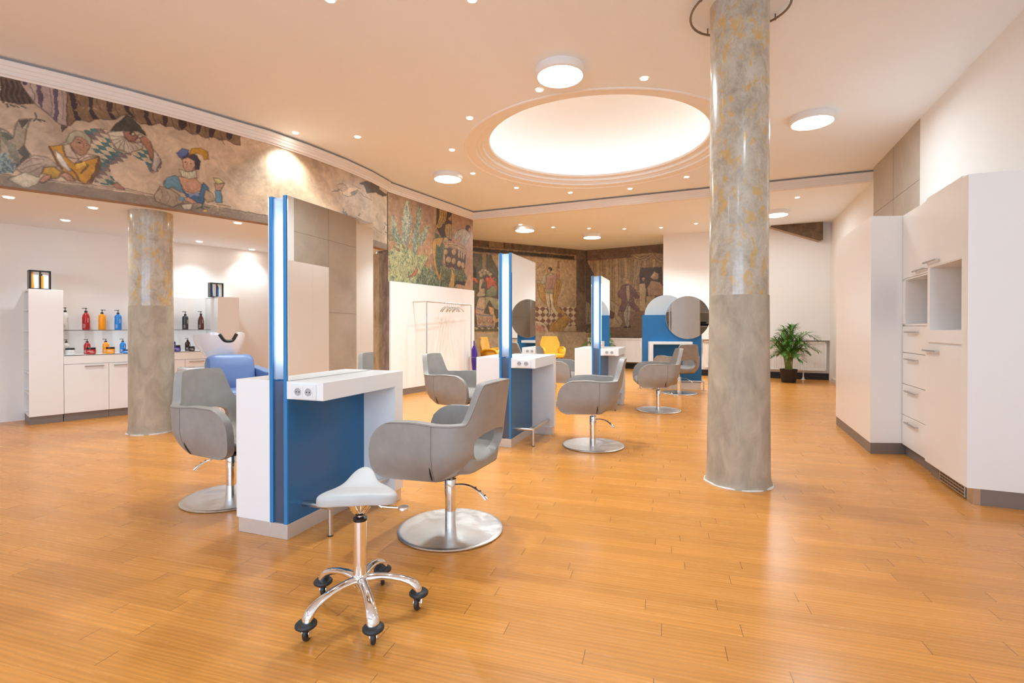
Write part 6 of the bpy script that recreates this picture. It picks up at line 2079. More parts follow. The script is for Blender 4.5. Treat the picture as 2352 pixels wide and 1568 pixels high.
PAINT['W2'] = [
('P',(160, 124, 92),(-0.025,3.597,0.053,3.591,0.045,2.711,-0.027,2.713),()),
('P',(176, 148, 112),(-0.027,2.713,0.063,2.714,0.063,2.611,0.018,2.578,-0.027,2.572),()),
('L',(128, 132, 108),(0.064,3.141,0.128,3.134,0.221,2.922,0.315,2.753,0.344,2.638,0.22,2.646,0.109,2.799),((84, 104, 94), (168, 168, 138), 130, 0.06)),
('L',(146, 146, 124),(0.413,3.37,0.522,3.529,0.542,3.33,0.612,3.167,0.571,2.928,0.491,2.645,0.412,2.634,0.335,2.756,0.354,3.025),((92, 106, 102), (196, 190, 160), 260, 0.055)),
('L',(128, 134, 112),(0.756,3.402,0.872,3.454,0.861,3.256,0.819,3.025,0.818,2.83,0.734,2.541,0.631,2.582,0.591,2.822,0.735,3.121),((72, 94, 88), (176, 176, 146), 240, 0.055)),
('L',(136, 142, 118),(1.105,3.174,1.034,2.948,0.903,2.731,0.818,2.719,0.818,2.858,0.947,3.047),((80, 104, 96), (180, 180, 150), 110, 0.05)),
('L',(156, 154, 112),(-0.001,2.499,0.315,2.673,0.55,2.612,0.734,2.541,1.077,2.556,0.924,2.354,1.166,2.337,1.326,2.178,1.419,1.98,0.41,1.937,-0.02,1.957,0.035,2.258),((76, 104, 88), (192, 190, 144), 620, 0.07)),
('L',(140, 116, 86),(-0.124,2.965,0.037,2.942,0.146,2.727,0.036,2.684,-0.053,2.824),((84, 96, 84), (150, 150, 120), 30, 0.06)),
('L',(104, 108, 84),(0.902,2.281,1.121,2.332,1.372,2.211,1.49,1.985,0.733,1.932,0.733,2.071),((60, 84, 78), (150, 156, 118), 230, 0.08)),
('P',(168, 108, 86),(0.734,2.32,0.771,2.24,0.702,2.151,0.49,2.102,0.61,2.163,0.692,2.246),((70, 52, 44),)),
('P',(150, 110, 76),(0.363,2.68,0.412,2.647,0.431,2.61,0.354,2.626),((70, 52, 44),)),
('P',(150, 110, 80),(0.183,2.602,0.277,2.588,0.305,2.546,0.201,2.558),((70, 52, 44),)),
('P',(156, 126, 94),(1.225,3.579,1.333,3.58,1.269,2.609,1.216,2.602),((110, 84, 60),)),
('P',(72, 52, 38),(1.34,3.589,1.812,3.591,1.823,2.954,1.492,2.948,1.351,3.116,1.316,3.198),()),
('P',(158, 128, 96),(1.824,3.579,1.9,3.579,1.9,3.057,1.823,2.984),()),
('P',(172, 134, 76),(1.421,3.585,1.674,3.608,1.625,3.328,1.468,3.174,1.339,3.136,1.286,3.047,1.27,3.124,1.351,3.219,1.409,3.362),((70, 52, 44),)),
('S',(96, 68, 44),(1.493,3.57,1.468,3.373,1.374,3.208),(0.016,)),
('S',(96, 68, 44),(1.565,3.57,1.552,3.374,1.421,3.187),(0.016,)),
('S',(96, 68, 44),(1.625,3.568,1.601,3.369,1.492,3.2),(0.016,)),
('P',(160, 128, 80),(1.601,3.249,1.736,3.304,1.811,3.287,1.816,2.983,1.637,3.008,1.583,3.127),((70, 52, 44),)),
('S',(104, 76, 50),(1.674,3.247,1.661,3.05),(0.014,)),
('S',(104, 76, 50),(1.736,3.243,1.748,3.018),(0.014,)),
('P',(172, 140, 96),(1.711,3.488,1.811,3.477,1.791,3.352,1.699,3.372),((70, 52, 44),)),
('P',(60, 44, 32),(1.791,3.473,1.784,3.452,1.764,3.434,1.736,3.423,1.709,3.423,1.689,3.434,1.682,3.452,1.689,3.473,1.709,3.491,1.736,3.502,1.764,3.502,1.784,3.492),()),
('L',(84, 88, 68),(1.258,3.043,1.421,3.011,1.564,2.795,1.515,2.492,1.396,2.184,1.257,2.317,1.303,2.613,1.304,2.817),((52, 78, 72), (110, 124, 96), 150, 0.065)),
('P',(176, 138, 76),(1.19,2.829,1.258,2.927,1.552,2.99,1.492,2.889,1.416,2.775,1.315,2.833,1.285,2.611,1.331,2.354,1.408,2.229,1.467,2.368,1.575,2.454,1.503,2.223,1.419,2.12,1.303,2.234,1.23,2.459),((70, 52, 44),)),
('P',(84, 64, 48),(1.564,2.825,2.324,2.791,2.269,2.435,1.938,2.37,1.612,2.413),()),
('P',(168, 138, 98),(1.698,2.92,1.99,2.94,2.256,2.9,2.352,2.81,2.289,2.731,2.121,2.788,1.887,2.841,1.698,2.829),((70, 52, 44),)),
('S',(96, 76, 54),(1.711,2.879,1.99,2.894,2.229,2.857,2.316,2.79),(0.014,)),
('P',(170, 144, 104),(1.708,2.967,1.697,2.939,1.666,2.916,1.624,2.903,1.583,2.903,1.553,2.917,1.542,2.941,1.553,2.968,1.583,2.991,1.625,3.005,1.666,3.004,1.697,2.991),((70, 52, 44),)),
('P',(170, 144, 104),(1.728,2.834,1.717,2.809,1.688,2.789,1.649,2.777,1.61,2.778,1.581,2.79,1.571,2.811,1.581,2.835,1.61,2.856,1.649,2.867,1.688,2.867,1.717,2.855),((70, 52, 44),)),
('P',(170, 144, 104),(1.695,2.723,1.684,2.693,1.653,2.668,1.612,2.655,1.571,2.658,1.541,2.675,1.53,2.701,1.541,2.731,1.571,2.756,1.612,2.769,1.654,2.767,1.684,2.751),((70, 52, 44),)),
('P',(170, 144, 104),(1.8,2.577,1.788,2.541,1.755,2.512,1.71,2.497,1.666,2.502,1.633,2.523,1.621,2.556,1.633,2.592,1.666,2.621,1.71,2.636,1.755,2.633,1.788,2.611),((70, 52, 44),)),
('P',(170, 144, 104),(1.969,2.76,1.958,2.724,1.928,2.696,1.887,2.681,1.846,2.685,1.816,2.706,1.805,2.738,1.816,2.773,1.846,2.802,1.887,2.816,1.928,2.813,1.958,2.792),((70, 52, 44),)),
('P',(170, 144, 104),(1.953,2.565,1.944,2.528,1.917,2.499,1.881,2.486,1.846,2.491,1.82,2.514,1.81,2.548,1.82,2.584,1.846,2.613,1.881,2.627,1.917,2.622,1.944,2.599),((70, 52, 44),)),
('P',(170, 144, 104),(2.097,2.73,2.093,2.689,2.08,2.657,2.063,2.644,2.046,2.653,2.033,2.681,2.029,2.721,2.034,2.762,2.046,2.793,2.063,2.806,2.08,2.798,2.093,2.77),((70, 52, 44),)),
('P',(170, 144, 104),(2.18,2.717,2.176,2.675,2.164,2.644,2.148,2.631,2.132,2.64,2.12,2.669,2.116,2.709,2.12,2.75,2.132,2.781,2.148,2.794,2.164,2.786,2.176,2.757),((70, 52, 44),)),
('P',(170, 144, 104),(2.259,2.711,2.255,2.674,2.244,2.646,2.229,2.635,2.214,2.643,2.203,2.668,2.199,2.704,2.203,2.74,2.214,2.768,2.229,2.78,2.244,2.772,2.255,2.747),((70, 52, 44),)),
('P',(170, 144, 104),(2.148,2.533,2.137,2.497,2.108,2.469,2.068,2.455,2.029,2.46,2,2.482,1.99,2.515,2,2.55,2.029,2.578,2.068,2.592,2.108,2.588,2.137,2.566),((70, 52, 44),)),
('P',(170, 144, 104),(2.267,2.514,2.258,2.478,2.234,2.45,2.201,2.438,2.169,2.444,2.146,2.466,2.137,2.5,2.146,2.535,2.169,2.563,2.202,2.576,2.234,2.571,2.258,2.548),((70, 52, 44),)),
('P',(142, 116, 82),(1.587,2.365,1.835,2.437,2.296,2.295,2.324,2.162,1.989,2.159,1.611,2.293),((70, 52, 44),)),
('P',(58, 48, 36),(1.912,2.26,2.304,2.166,2.269,2.083,1.989,2.097,1.886,2.012),()),
('L',(90, 92, 66),(1.491,2.489,1.636,2.37,1.938,2.386,2.228,2.415,2.365,2.221,2.121,2.154,1.989,2.174,1.685,1.998,1.443,1.982),((58, 80, 68), (150, 150, 108), 240, 0.06)),
('P',(184, 146, 80),(1.81,2.403,1.917,2.276,1.891,2.005,1.704,2.022,1.79,2.219),((70, 52, 44),)),
('P',(166, 150, 128),(1.861,3.021,1.99,3.195,2.202,3.282,2.339,3.273,2.492,3.184,2.38,3.038,2.256,2.908,2.095,2.956,2.122,3.124,1.951,2.996),((70, 52, 44),)),
('S',(112, 98, 86),(2.016,3.169,1.964,3.037),(0.014,)),
('S',(112, 98, 86),(2.202,3.247,2.122,2.999),(0.014,)),
('S',(112, 98, 86),(2.339,3.223,2.229,2.952),(0.014,)),
('P',(74, 54, 40),(2.489,3.336,2.476,3.298,2.439,3.266,2.388,3.248,2.339,3.249,2.302,3.269,2.289,3.301,2.302,3.339,2.339,3.371,2.389,3.389,2.439,3.389,2.476,3.369),()),
('P',(176, 120, 88),(2.495,3.3,2.488,3.273,2.47,3.251,2.444,3.24,2.419,3.243,2.401,3.258,2.394,3.283,2.401,3.31,2.419,3.332,2.444,3.343,2.47,3.34,2.488,3.325),((70, 52, 44),)),
('P',(170, 112, 82),(1.811,2.982,1.9,2.988,1.887,2.917,1.811,2.921),()),
]
PAINT['L'] = [
('P',(112, 90, 68),(2.281,3.577,5.927,3.581,5.927,3.38,2.281,3.357),()),
('P',(84, 68, 50),(2.853,3.466,2.965,3.466,2.965,3.394,2.843,3.397),()),
('P',(150, 122, 90),(2.965,3.566,3.409,3.568,3.409,3.402,2.965,3.394),()),
('P',(92, 62, 46),(3.398,3.576,3.472,3.577,3.461,3.388,3.409,3.393),()),
('P',(96, 66, 48),(3.663,3.571,3.738,3.573,3.727,3.394,3.652,3.393),()),
('P',(152, 124, 88),(2.281,3.369,5.882,3.381,5.882,3.213,2.281,3.217),()),
('P',(66, 58, 46),(2.281,3.337,5.828,3.341,5.828,3.241,2.281,3.238),()),
('P',(96, 90, 70),(2.281,3.196,3.283,3.19,3.283,1.089,2.279,1.093),()),
('P',(150, 128, 96),(2.753,3.206,2.873,3.197,2.873,2.745,2.773,2.739),()),
('P',(60, 52, 44),(2.485,2.848,2.574,2.817,2.583,2.532,2.485,2.527),()),
('P',(168, 142, 106),(3.015,3.198,3.535,3.19,3.535,2.468,3.283,2.603,3.2,2.855,3.087,3.03),((70, 52, 44),)),
('P',(176, 144, 92),(3.283,2.603,4.454,2.624,4.455,1.093,3.283,1.098),()),
('P',(176, 156, 126),(2.753,2.684,2.745,2.657,2.723,2.636,2.693,2.627,2.663,2.633,2.641,2.651,2.633,2.678,2.641,2.705,2.663,2.726,2.693,2.735,2.723,2.729,2.745,2.711),((80, 62, 52),)),
('P',(176, 156, 126),(2.823,2.742,2.815,2.715,2.793,2.694,2.763,2.685,2.733,2.69,2.711,2.709,2.703,2.735,2.711,2.763,2.733,2.784,2.763,2.793,2.793,2.787,2.815,2.769),((80, 62, 52),)),
('P',(176, 156, 126),(2.904,2.747,2.895,2.719,2.873,2.698,2.843,2.689,2.813,2.695,2.791,2.713,2.783,2.74,2.791,2.767,2.813,2.789,2.843,2.798,2.873,2.792,2.895,2.774),((80, 62, 52),)),
('P',(176, 156, 126),(2.985,2.697,2.977,2.669,2.954,2.648,2.924,2.639,2.893,2.645,2.871,2.664,2.863,2.69,2.871,2.718,2.893,2.739,2.924,2.748,2.954,2.742,2.977,2.724),((80, 62, 52),)),
('P',(176, 156, 126),(3.056,2.646,3.048,2.619,3.025,2.597,2.995,2.589,2.964,2.594,2.942,2.613,2.934,2.64,2.942,2.667,2.964,2.689,2.995,2.698,3.025,2.692,3.048,2.673),((80, 62, 52),)),
('P',(176, 156, 126),(2.883,2.664,2.875,2.637,2.853,2.616,2.823,2.607,2.793,2.613,2.771,2.631,2.763,2.658,2.771,2.685,2.793,2.706,2.823,2.715,2.853,2.71,2.875,2.691),((80, 62, 52),)),
('P',(176, 156, 126),(2.783,2.614,2.775,2.586,2.753,2.566,2.723,2.557,2.693,2.563,2.671,2.581,2.663,2.608,2.671,2.635,2.693,2.656,2.723,2.665,2.753,2.659,2.775,2.64),((80, 62, 52),)),
('P',(190, 166, 136),(2.673,2.501,2.773,2.527,2.817,2.453,2.756,2.388,2.712,2.251,2.823,2.255,2.843,2.057,2.633,2.024,2.563,2.057,2.653,2.159),((70, 52, 44),)),
('P',(156, 112, 62),(2.736,2.45,2.883,2.474,2.863,2.437,2.803,2.408),((70, 52, 44),)),
('P',(40, 34, 30),(2.764,2.501,2.763,2.496,2.758,2.492,2.752,2.49,2.746,2.491,2.742,2.495,2.74,2.5,2.742,2.506,2.746,2.51,2.752,2.512,2.758,2.51,2.763,2.507),()),
('P',(186, 96, 70),(2.843,2.509,2.893,2.593,2.944,2.55,3.036,2.627,3.032,2.554,3.163,2.583,3.087,2.506,3.225,2.432,3.142,2.423,3.233,2.289,3.21,2.179,3.169,2.287,3.087,2.366,3.056,2.246,2.995,2.28,2.954,2.233,2.893,2.276,2.893,2.403),((96, 44, 36),)),
('P',(124, 128, 98),(2.893,2.213,3.036,2.336,3.128,2.362,3.204,2.215,3.19,2.077,2.995,2.022,2.853,2.067),((70, 52, 44),)),
('P',(154, 148, 114),(2.853,2.039,3.056,2.027,3.283,1.979,3.283,1.667,3.097,1.737,2.974,1.943,2.883,1.787,2.832,1.623),((70, 52, 44),)),
('P',(194, 154, 108),(2.934,1.788,3.097,1.737,3.122,1.573,3.183,1.428,3.283,1.465,3.283,1.373,3.159,1.336,3.121,1.171,3.015,1.131,3.097,1.354,2.995,1.571),((70, 52, 44),)),
('P',(180, 154, 124),(2.653,2.015,2.837,2.021,2.857,1.805,2.802,1.587,3.056,1.536,3.086,1.208,2.612,1.208,2.563,1.53,2.549,1.708),((70, 52, 44),)),
('S',(118, 114, 128),(2.563,1.727,2.692,1.693,2.843,1.66),(0.028,)),
('S',(118, 114, 128),(2.563,1.566,2.792,1.524,3.066,1.527),(0.03,)),
('S',(118, 114, 128),(2.593,1.261,2.832,1.226,3.097,1.244),(0.03,)),
('S',(160, 84, 72),(2.613,1.459,2.662,1.423,2.622,1.369,2.672,1.316,2.702,1.352),(0.018,)),
('S',(160, 84, 72),(2.732,1.46,2.782,1.424,2.742,1.37,2.792,1.316,2.822,1.352),(0.018,)),
('S',(160, 84, 72),(2.883,1.461,2.933,1.425,2.893,1.371,2.944,1.317,2.974,1.353),(0.018,)),
('S',(160, 84, 72),(2.974,1.462,3.025,1.426,2.984,1.371,3.035,1.317,3.066,1.354),(0.018,)),
('P',(196, 104, 58),(2.456,2.552,2.583,2.523,2.637,2.4,2.564,2.379,2.534,2.458,2.455,2.437),((70, 52, 44),)),
('P',(172, 128, 66),(2.358,2.273,2.55,2.155,2.538,1.976,2.358,1.935),((70, 52, 44),)),
('P',(170, 76, 60),(2.455,1.778,2.553,1.673,2.563,1.53,2.455,1.564),()),
('P',(106, 98, 72),(2.28,1.199,3.283,1.162,3.283,1.087,2.279,1.091),()),
('P',(176, 160, 130),(2.514,1.208,2.632,1.19,2.573,1.136),()),
('P',(176, 160, 130),(2.692,1.208,2.812,1.19,2.752,1.136),()),
('P',(176, 160, 130),(2.893,1.208,3.015,1.19,2.954,1.135),()),
('P',(176, 160, 130),(3.2,1.208,3.325,1.19,3.262,1.134),()),
('P',(180, 152, 114),(3.535,3.19,5.902,3.208,5.904,1.802,3.535,1.755),()),
('S',(110, 84, 62),(4.443,2.844,4.591,2.958,4.751,3.141),(0.01,)),
('C',(188, 168, 134),(3.535,1.783,5.909,1.812,5.909,1.249,5.438,1.09,3.535,1.097),((112, 72, 60), 0.2)),
('P',(170, 146, 112),(5.51,1.248,5.909,1.249,5.909,1.084,5.438,1.086),((70, 52, 44),)),
('P',(172, 126, 102),(4.41,1.285,4.637,1.266,4.752,1.189,4.81,1.088,4.41,1.09),()),
('S',(196, 176, 142),(4.41,1.361,4.637,1.343,4.787,1.247,4.868,1.088),(0.05,)),
('S',(70, 52, 44),(4.41,1.399,4.66,1.382,4.821,1.276,4.915,1.088),(0.012,)),
('P',(168, 130, 76),(4.5,2.512,4.636,2.537,4.751,2.33,4.809,2.138,4.996,1.852,4.973,1.725,4.775,1.905,4.591,2.074),((70, 52, 44),)),
('P',(166, 128, 72),(5.106,2.754,5.273,2.645,5.369,2.472,5.321,2.293,5.197,2.033,5.197,1.837,5.437,1.664,5.718,1.428,5.535,1.228,5.418,1.086,4.91,1.088,4.961,1.286,5.269,1.484,5.449,1.585,5.245,1.631,5.05,1.834,5.074,2.147),((70, 52, 44),)),
('S',(112, 76, 46),(5.197,2.543,5.173,2.15,5.107,1.855),(0.02,)),
('S',(112, 76, 46),(5.292,2.508,5.244,2.231),(0.02,)),
('S',(112, 76, 46),(5.437,1.565,5.269,1.445,5.079,1.287),(0.02,)),
('S',(112, 76, 46),(5.632,1.468,5.583,1.308,5.389,1.169),(0.02,)),
('P',(194, 174, 140),(4.779,2.205,4.919,2.2,4.968,1.851,4.989,1.598,4.863,1.496,4.919,1.656,4.821,1.945),((70, 52, 44),)),
('P',(194, 174, 140),(4.937,2.201,5.059,2.186,5.06,1.873,5.178,1.699,5.25,1.494,5.15,1.561,5.008,1.755),((70, 52, 44),)),
('P',(166, 146, 112),(4.763,2.35,5.09,2.372,5.069,2.196,4.786,2.205),((70, 52, 44),)),
('P',(176, 140, 116),(4.77,2.708,4.96,2.747,5.173,2.778,5.201,2.661,5.092,2.343,4.821,2.323,4.747,2.523),((70, 52, 44),)),
('S',(140, 98, 80),(4.844,2.644,4.835,2.372),(0.01,)),
('S',(140, 98, 80),(4.902,2.647,4.893,2.374),(0.01,)),
('S',(140, 98, 80),(4.961,2.649,4.951,2.377),(0.01,)),
('S',(140, 98, 80),(5.019,2.652,5.01,2.379),(0.01,)),
('P',(180, 164, 134),(4.717,2.705,4.825,2.72,4.825,2.503,4.728,2.455,4.466,2.487,4.473,2.553,4.671,2.539),((70, 52, 44),)),
('P',(180, 128, 98),(5.196,2.906,5.292,2.863,5.278,2.586,5.197,2.622),((70, 52, 44),)),
('P',(168, 112, 84),(5.225,3.143,5.282,3.147,5.287,2.941,5.22,2.937),((70, 52, 44),)),
('P',(82, 62, 46),(5.035,2.903,5.025,2.869,4.996,2.843,4.956,2.832,4.916,2.839,4.887,2.861,4.876,2.894,4.887,2.927,4.916,2.953,4.956,2.964,4.995,2.958,5.025,2.935),()),
('P',(190, 154, 118),(4.97,2.845,4.962,2.809,4.942,2.782,4.914,2.771,4.886,2.779,4.865,2.804,4.858,2.838,4.865,2.874,4.886,2.9,4.914,2.911,4.942,2.904,4.962,2.879),((70, 52, 44),)),
('P',(190, 172, 140),(4.867,2.742,4.996,2.807,5.054,2.732,4.96,2.708),((70, 52, 44),)),
('P',(108, 90, 72),(5.907,3.6,7.781,3.62,7.786,1.06,5.909,1.068),()),
('P',(96, 80, 66),(5.927,3.28,6.23,3.281,6.231,2.265,5.928,2.255),()),
]
PAINT['R'] = [
('P',(150, 124, 86),(-0.004,3.614,2.343,3.611,2.348,0.863,-0.002,1.038),()),
('P',(164, 138, 98),(0.068,3.27,0.129,3.272,0.138,1.579,0.077,1.579),()),
('S',(112, 88, 62),(0.161,3.263,0.17,1.646),(0.012,)),
('P',(134, 108, 74),(0.218,3.26,0.279,3.262,0.288,1.577,0.227,1.578),()),
('S',(112, 88, 62),(0.311,3.253,0.32,1.643),(0.012,)),
('P',(164, 138, 98),(0.367,3.249,0.427,3.252,0.436,1.575,0.376,1.576),()),
('S',(112, 88, 62),(0.459,3.243,0.468,1.641),(0.012,)),
('P',(134, 108, 74),(0.515,3.239,0.574,3.241,0.583,1.573,0.524,1.574),()),
('S',(112, 88, 62),(0.605,3.233,0.614,1.639),(0.012,)),
('P',(164, 138, 98),(0.66,3.229,0.719,3.231,0.728,1.571,0.67,1.572),()),
('S',(112, 88, 62),(0.75,3.223,0.759,1.637),(0.012,)),
('P',(134, 108, 74),(0.805,3.219,0.863,3.221,0.872,1.569,0.814,1.57),()),
('S',(112, 88, 62),(0.894,3.213,0.903,1.635),(0.012,)),
('P',(164, 138, 98),(0.948,3.209,1.005,3.211,1.014,1.568,0.957,1.568),()),
('S',(112, 88, 62),(1.036,3.203,1.045,1.633),(0.012,)),
('P',(134, 108, 74),(1.09,3.199,1.146,3.202,1.156,1.566,1.099,1.566),()),
('S',(112, 88, 62),(1.176,3.193,1.185,1.63),(0.012,)),
('P',(164, 138, 98),(1.23,3.189,1.286,3.192,1.295,1.564,1.239,1.565),()),
('S',(112, 88, 62),(1.316,3.183,1.325,1.628),(0.012,)),
('P',(134, 108, 74),(1.369,3.18,1.424,3.182,1.434,1.562,1.378,1.563),()),
('S',(112, 88, 62),(1.454,3.174,1.463,1.626),(0.012,)),
('P',(164, 138, 98),(1.506,3.17,1.561,3.173,1.571,1.56,1.515,1.561),()),
('S',(112, 88, 62),(1.591,3.164,1.6,1.624),(0.012,)),
('P',(134, 108, 74),(1.642,3.161,1.697,3.163,1.706,1.559,1.651,1.559),()),
('S',(112, 88, 62),(1.726,3.155,1.735,1.622),(0.012,)),
('P',(164, 138, 98),(1.777,3.151,1.831,3.154,1.841,1.557,1.786,1.558),()),
('S',(112, 88, 62),(1.86,3.145,1.869,1.62),(0.012,)),
('P',(134, 108, 74),(1.911,3.142,1.965,3.145,1.974,1.555,1.92,1.556),()),
('S',(112, 88, 62),(1.993,3.136,2.002,1.618),(0.012,)),
('P',(164, 138, 98),(2.043,3.133,2.096,3.135,2.106,1.554,2.052,1.554),()),
('S',(112, 88, 62),(2.124,3.127,2.134,1.616),(0.012,)),
('P',(134, 108, 74),(2.174,3.124,2.227,3.126,2.236,1.552,2.183,1.553),()),
('S',(112, 88, 62),(2.255,3.118,2.264,1.614),(0.012,)),
('P',(164, 138, 98),(2.304,3.115,2.356,3.117,2.366,1.55,2.313,1.551),()),
('S',(112, 88, 62),(2.384,3.109,2.393,1.612),(0.012,)),
('P',(116, 92, 70),(-0.004,3.614,2.343,3.611,2.344,3.262,1.326,3.241,0.104,3.227,-0.004,3.234),()),
('P',(82, 66, 52),(-0.204,3.63,0.043,3.542,0.057,3.203,0.318,2.716,0.32,1.039,-0.202,1.037),()),
('P',(124, 112, 94),(-0.148,1.855,-0.057,2.023,0.123,1.95,0.224,1.712,0.178,1.308,-0.202,1.242),((70, 60, 50),)),
('S',(80, 70, 60),(-0.021,1.92,-0.057,1.581,-0.02,1.309),(0.02,)),
('S',(80, 70, 60),(0.106,1.849,0.088,1.376),(0.02,)),
('S',(146, 84, 66),(0.122,3.226,0.685,3.234,1.375,3.237),(0.018,)),
('P',(112, 88, 68),(0.302,1.577,1.719,1.686,2.346,2.05,2.348,0.863,0.303,0.838),()),
('P',(150, 128, 96),(0.721,2.034,0.858,1.965,1.061,1.829,1.011,1.568,1.196,1.37,1.062,1.201,0.722,1.191),((70, 52, 44),)),
('S',(96, 76, 58),(0.79,1.933,0.858,1.57,1.062,1.305),(0.02,)),
('S',(96, 76, 58),(0.892,1.832,0.927,1.536),(0.02,)),
('P',(96, 64, 50),(0.513,1.84,0.926,1.634,0.859,1.438,0.513,1.507),()),
('P',(72, 58, 48),(1.691,2.918,2.298,2.912,2.321,2.207,2.161,1.805,1.718,2.006,1.646,2.68),()),
('P',(158, 134, 98),(1.375,3.325,2.033,3.329,2.344,3.274,2.344,3.003,2.205,3.021,2.04,3.221,1.844,3.108,1.604,3.083,1.464,3.221),((70, 52, 44),)),
('S',(92, 74, 56),(1.424,3.305,1.587,3.164,1.812,3.181,2.002,3.294),(0.018,)),
('S',(92, 74, 56),(1.49,3.316,1.652,3.224,1.844,3.258),(0.018,)),
('S',(92, 74, 56),(2.065,3.305,2.159,3.156,2.313,3.083),(0.018,)),
('P',(154, 130, 94),(1.483,3.204,1.732,3.138,1.659,2.808,1.54,2.429,1.432,2.24,1.465,2.658),((70, 52, 44),)),
('S',(104, 84, 62),(1.587,3.1,1.539,2.718,1.491,2.334),(0.016,)),
('P',(120, 90, 64),(1.16,3.324,1.358,3.316,1.359,3.277,1.16,3.285),()),
('P',(120, 90, 64),(1.263,3.307,1.256,3.282,1.236,3.264,1.21,3.259,1.183,3.268,1.163,3.288,1.156,3.315,1.163,3.34,1.183,3.358,1.21,3.363,1.236,3.354,1.256,3.333),((70, 52, 44),)),
('P',(166, 142, 108),(1.637,2.457,1.813,2.481,1.852,2.225,1.821,1.939,1.863,1.646,1.654,1.681,1.647,2.168),((70, 52, 44),)),
('P',(64, 50, 42),(1.82,2.63,1.809,2.586,1.781,2.555,1.743,2.544,1.705,2.558,1.676,2.592,1.666,2.638,1.676,2.682,1.704,2.713,1.743,2.723,1.781,2.709,1.809,2.675),()),
('P',(170, 130, 98),(1.804,2.592,1.799,2.564,1.785,2.544,1.765,2.537,1.746,2.546,1.732,2.567,1.727,2.596,1.732,2.625,1.746,2.645,1.765,2.652,1.784,2.643,1.799,2.621),()),
('P',(150, 120, 88),(1.988,2.536,2.253,2.476,2.346,2.238,2.331,2.107,1.91,2.08,1.871,2.319),((70, 52, 44),)),
('P',(172, 150, 116),(1.965,2.632,2.066,2.791,2.191,2.721,2.197,2.573,2.066,2.548),((70, 52, 44),)),
('P',(176, 134, 100),(2.122,2.608,2.116,2.58,2.097,2.56,2.072,2.554,2.047,2.563,2.029,2.584,2.022,2.613,2.029,2.641,2.047,2.661,2.072,2.667,2.097,2.658,2.116,2.637),()),
('P',(150, 126, 90),(1.846,2.098,2.098,2.09,2.036,1.681,1.847,1.652),((70, 52, 44),)),
('P',(148, 140, 116),(1.215,1.841,1.4,1.837,1.388,1.53,1.335,1.223,1.256,1.214,1.189,1.565),((70, 52, 44),)),
('S',(80, 66, 54),(1.301,1.791,1.289,1.24),(0.02,)),
('P',(108, 78, 78),(0.993,2.174,1.161,2.445,1.327,2.464,1.53,2.301,1.595,2.154,1.67,2.065,1.524,2.031,1.465,2.142,1.492,1.948,1.671,1.681,1.541,1.67,1.4,1.805,1.328,1.952,1.268,1.808,1.195,1.656,1.035,1.685,1.162,2.022,1.034,2.097),((62, 44, 44),)),
('P',(160, 140, 110),(1.254,2.425,1.36,2.43,1.377,2.113,1.328,1.92,1.268,2.116),((70, 52, 44),)),
('P',(156, 136, 104),(1.32,2.568,1.308,2.52,1.274,2.486,1.227,2.475,1.181,2.49,1.147,2.527,1.134,2.577,1.146,2.625,1.181,2.659,1.227,2.67,1.274,2.654,1.308,2.617),((70, 52, 44),)),
('P',(180, 138, 106),(1.347,2.547,1.34,2.512,1.324,2.487,1.3,2.478,1.277,2.489,1.26,2.516,1.254,2.552,1.26,2.587,1.277,2.612,1.3,2.621,1.323,2.61,1.34,2.583),()),
('P',(50, 38, 32),(1.179,1.223,1.279,1.256,1.296,1.201,1.196,1.181),()),
('P',(50, 38, 32),(1.329,1.223,1.401,1.256,1.421,1.201,1.329,1.188),()),
('P',(176, 132, 102),(1.67,2.103,1.744,2.069,1.718,2.006,1.66,2.033),()),
]
# ================================================================ FRESCOES: colours painted on dense wall surfaces


def lin(c):
    c = np.asarray(c, float) / 255.0
    return np.where(c <= .04045, c / 12.92, ((c + .055) / 1.055) ** 2.4)


def vnoise(s, z, sc, seed):
    rs = np.random.RandomState(seed)
    g = rs.rand(64, 64)
    x, y = s / sc, z / sc
    xi, yi = np.floor(x).astype(int), np.floor(y).astype(int)
    fx, fy = x - xi, y - yi
    fx, fy = fx * fx * (3 - 2 * fx), fy * fy * (3 - 2 * fy)
    a, b = g[xi % 64, yi % 64], g[(xi + 1) % 64, yi % 64]
    c, d = g[xi % 64, (yi + 1) % 64], g[(xi + 1) % 64, (yi + 1) % 64]
    return (a * (1 - fx) + b * fx) * (1 - fy) + (c * (1 - fx) + d * fx) * fy


def inpoly(s, z, q):
    r = np.zeros(s.shape, bool)
    n = len(q)
    for i in range(n):
        x1, y1 = q[i]
        x2, y2 = q[(i + 1) % n]
        if y1 == y2:
            continue
        c = ((y1 > z) != (y2 > z)) & (s < (x2 - x1) * (z - y1) / (y2 - y1) + x1)
        r ^= c
    return r


def dline(s, z, q, closed=False):
    d = np.full(s.shape, 9.0)
    n = len(q)
    for i in range(n if closed else n - 1):
        ax, ay = q[i]
        bx, by = q[(i + 1) % n]
        vx, vy = bx - ax, by - ay
        L = vx * vx + vy * vy + 1e-9
        t = np.clip(((s - ax) * vx + (z - ay) * vy) / L, 0, 1)
        d = np.minimum(d, np.hypot(s - ax - t * vx, z - ay - t * vy))
    return d


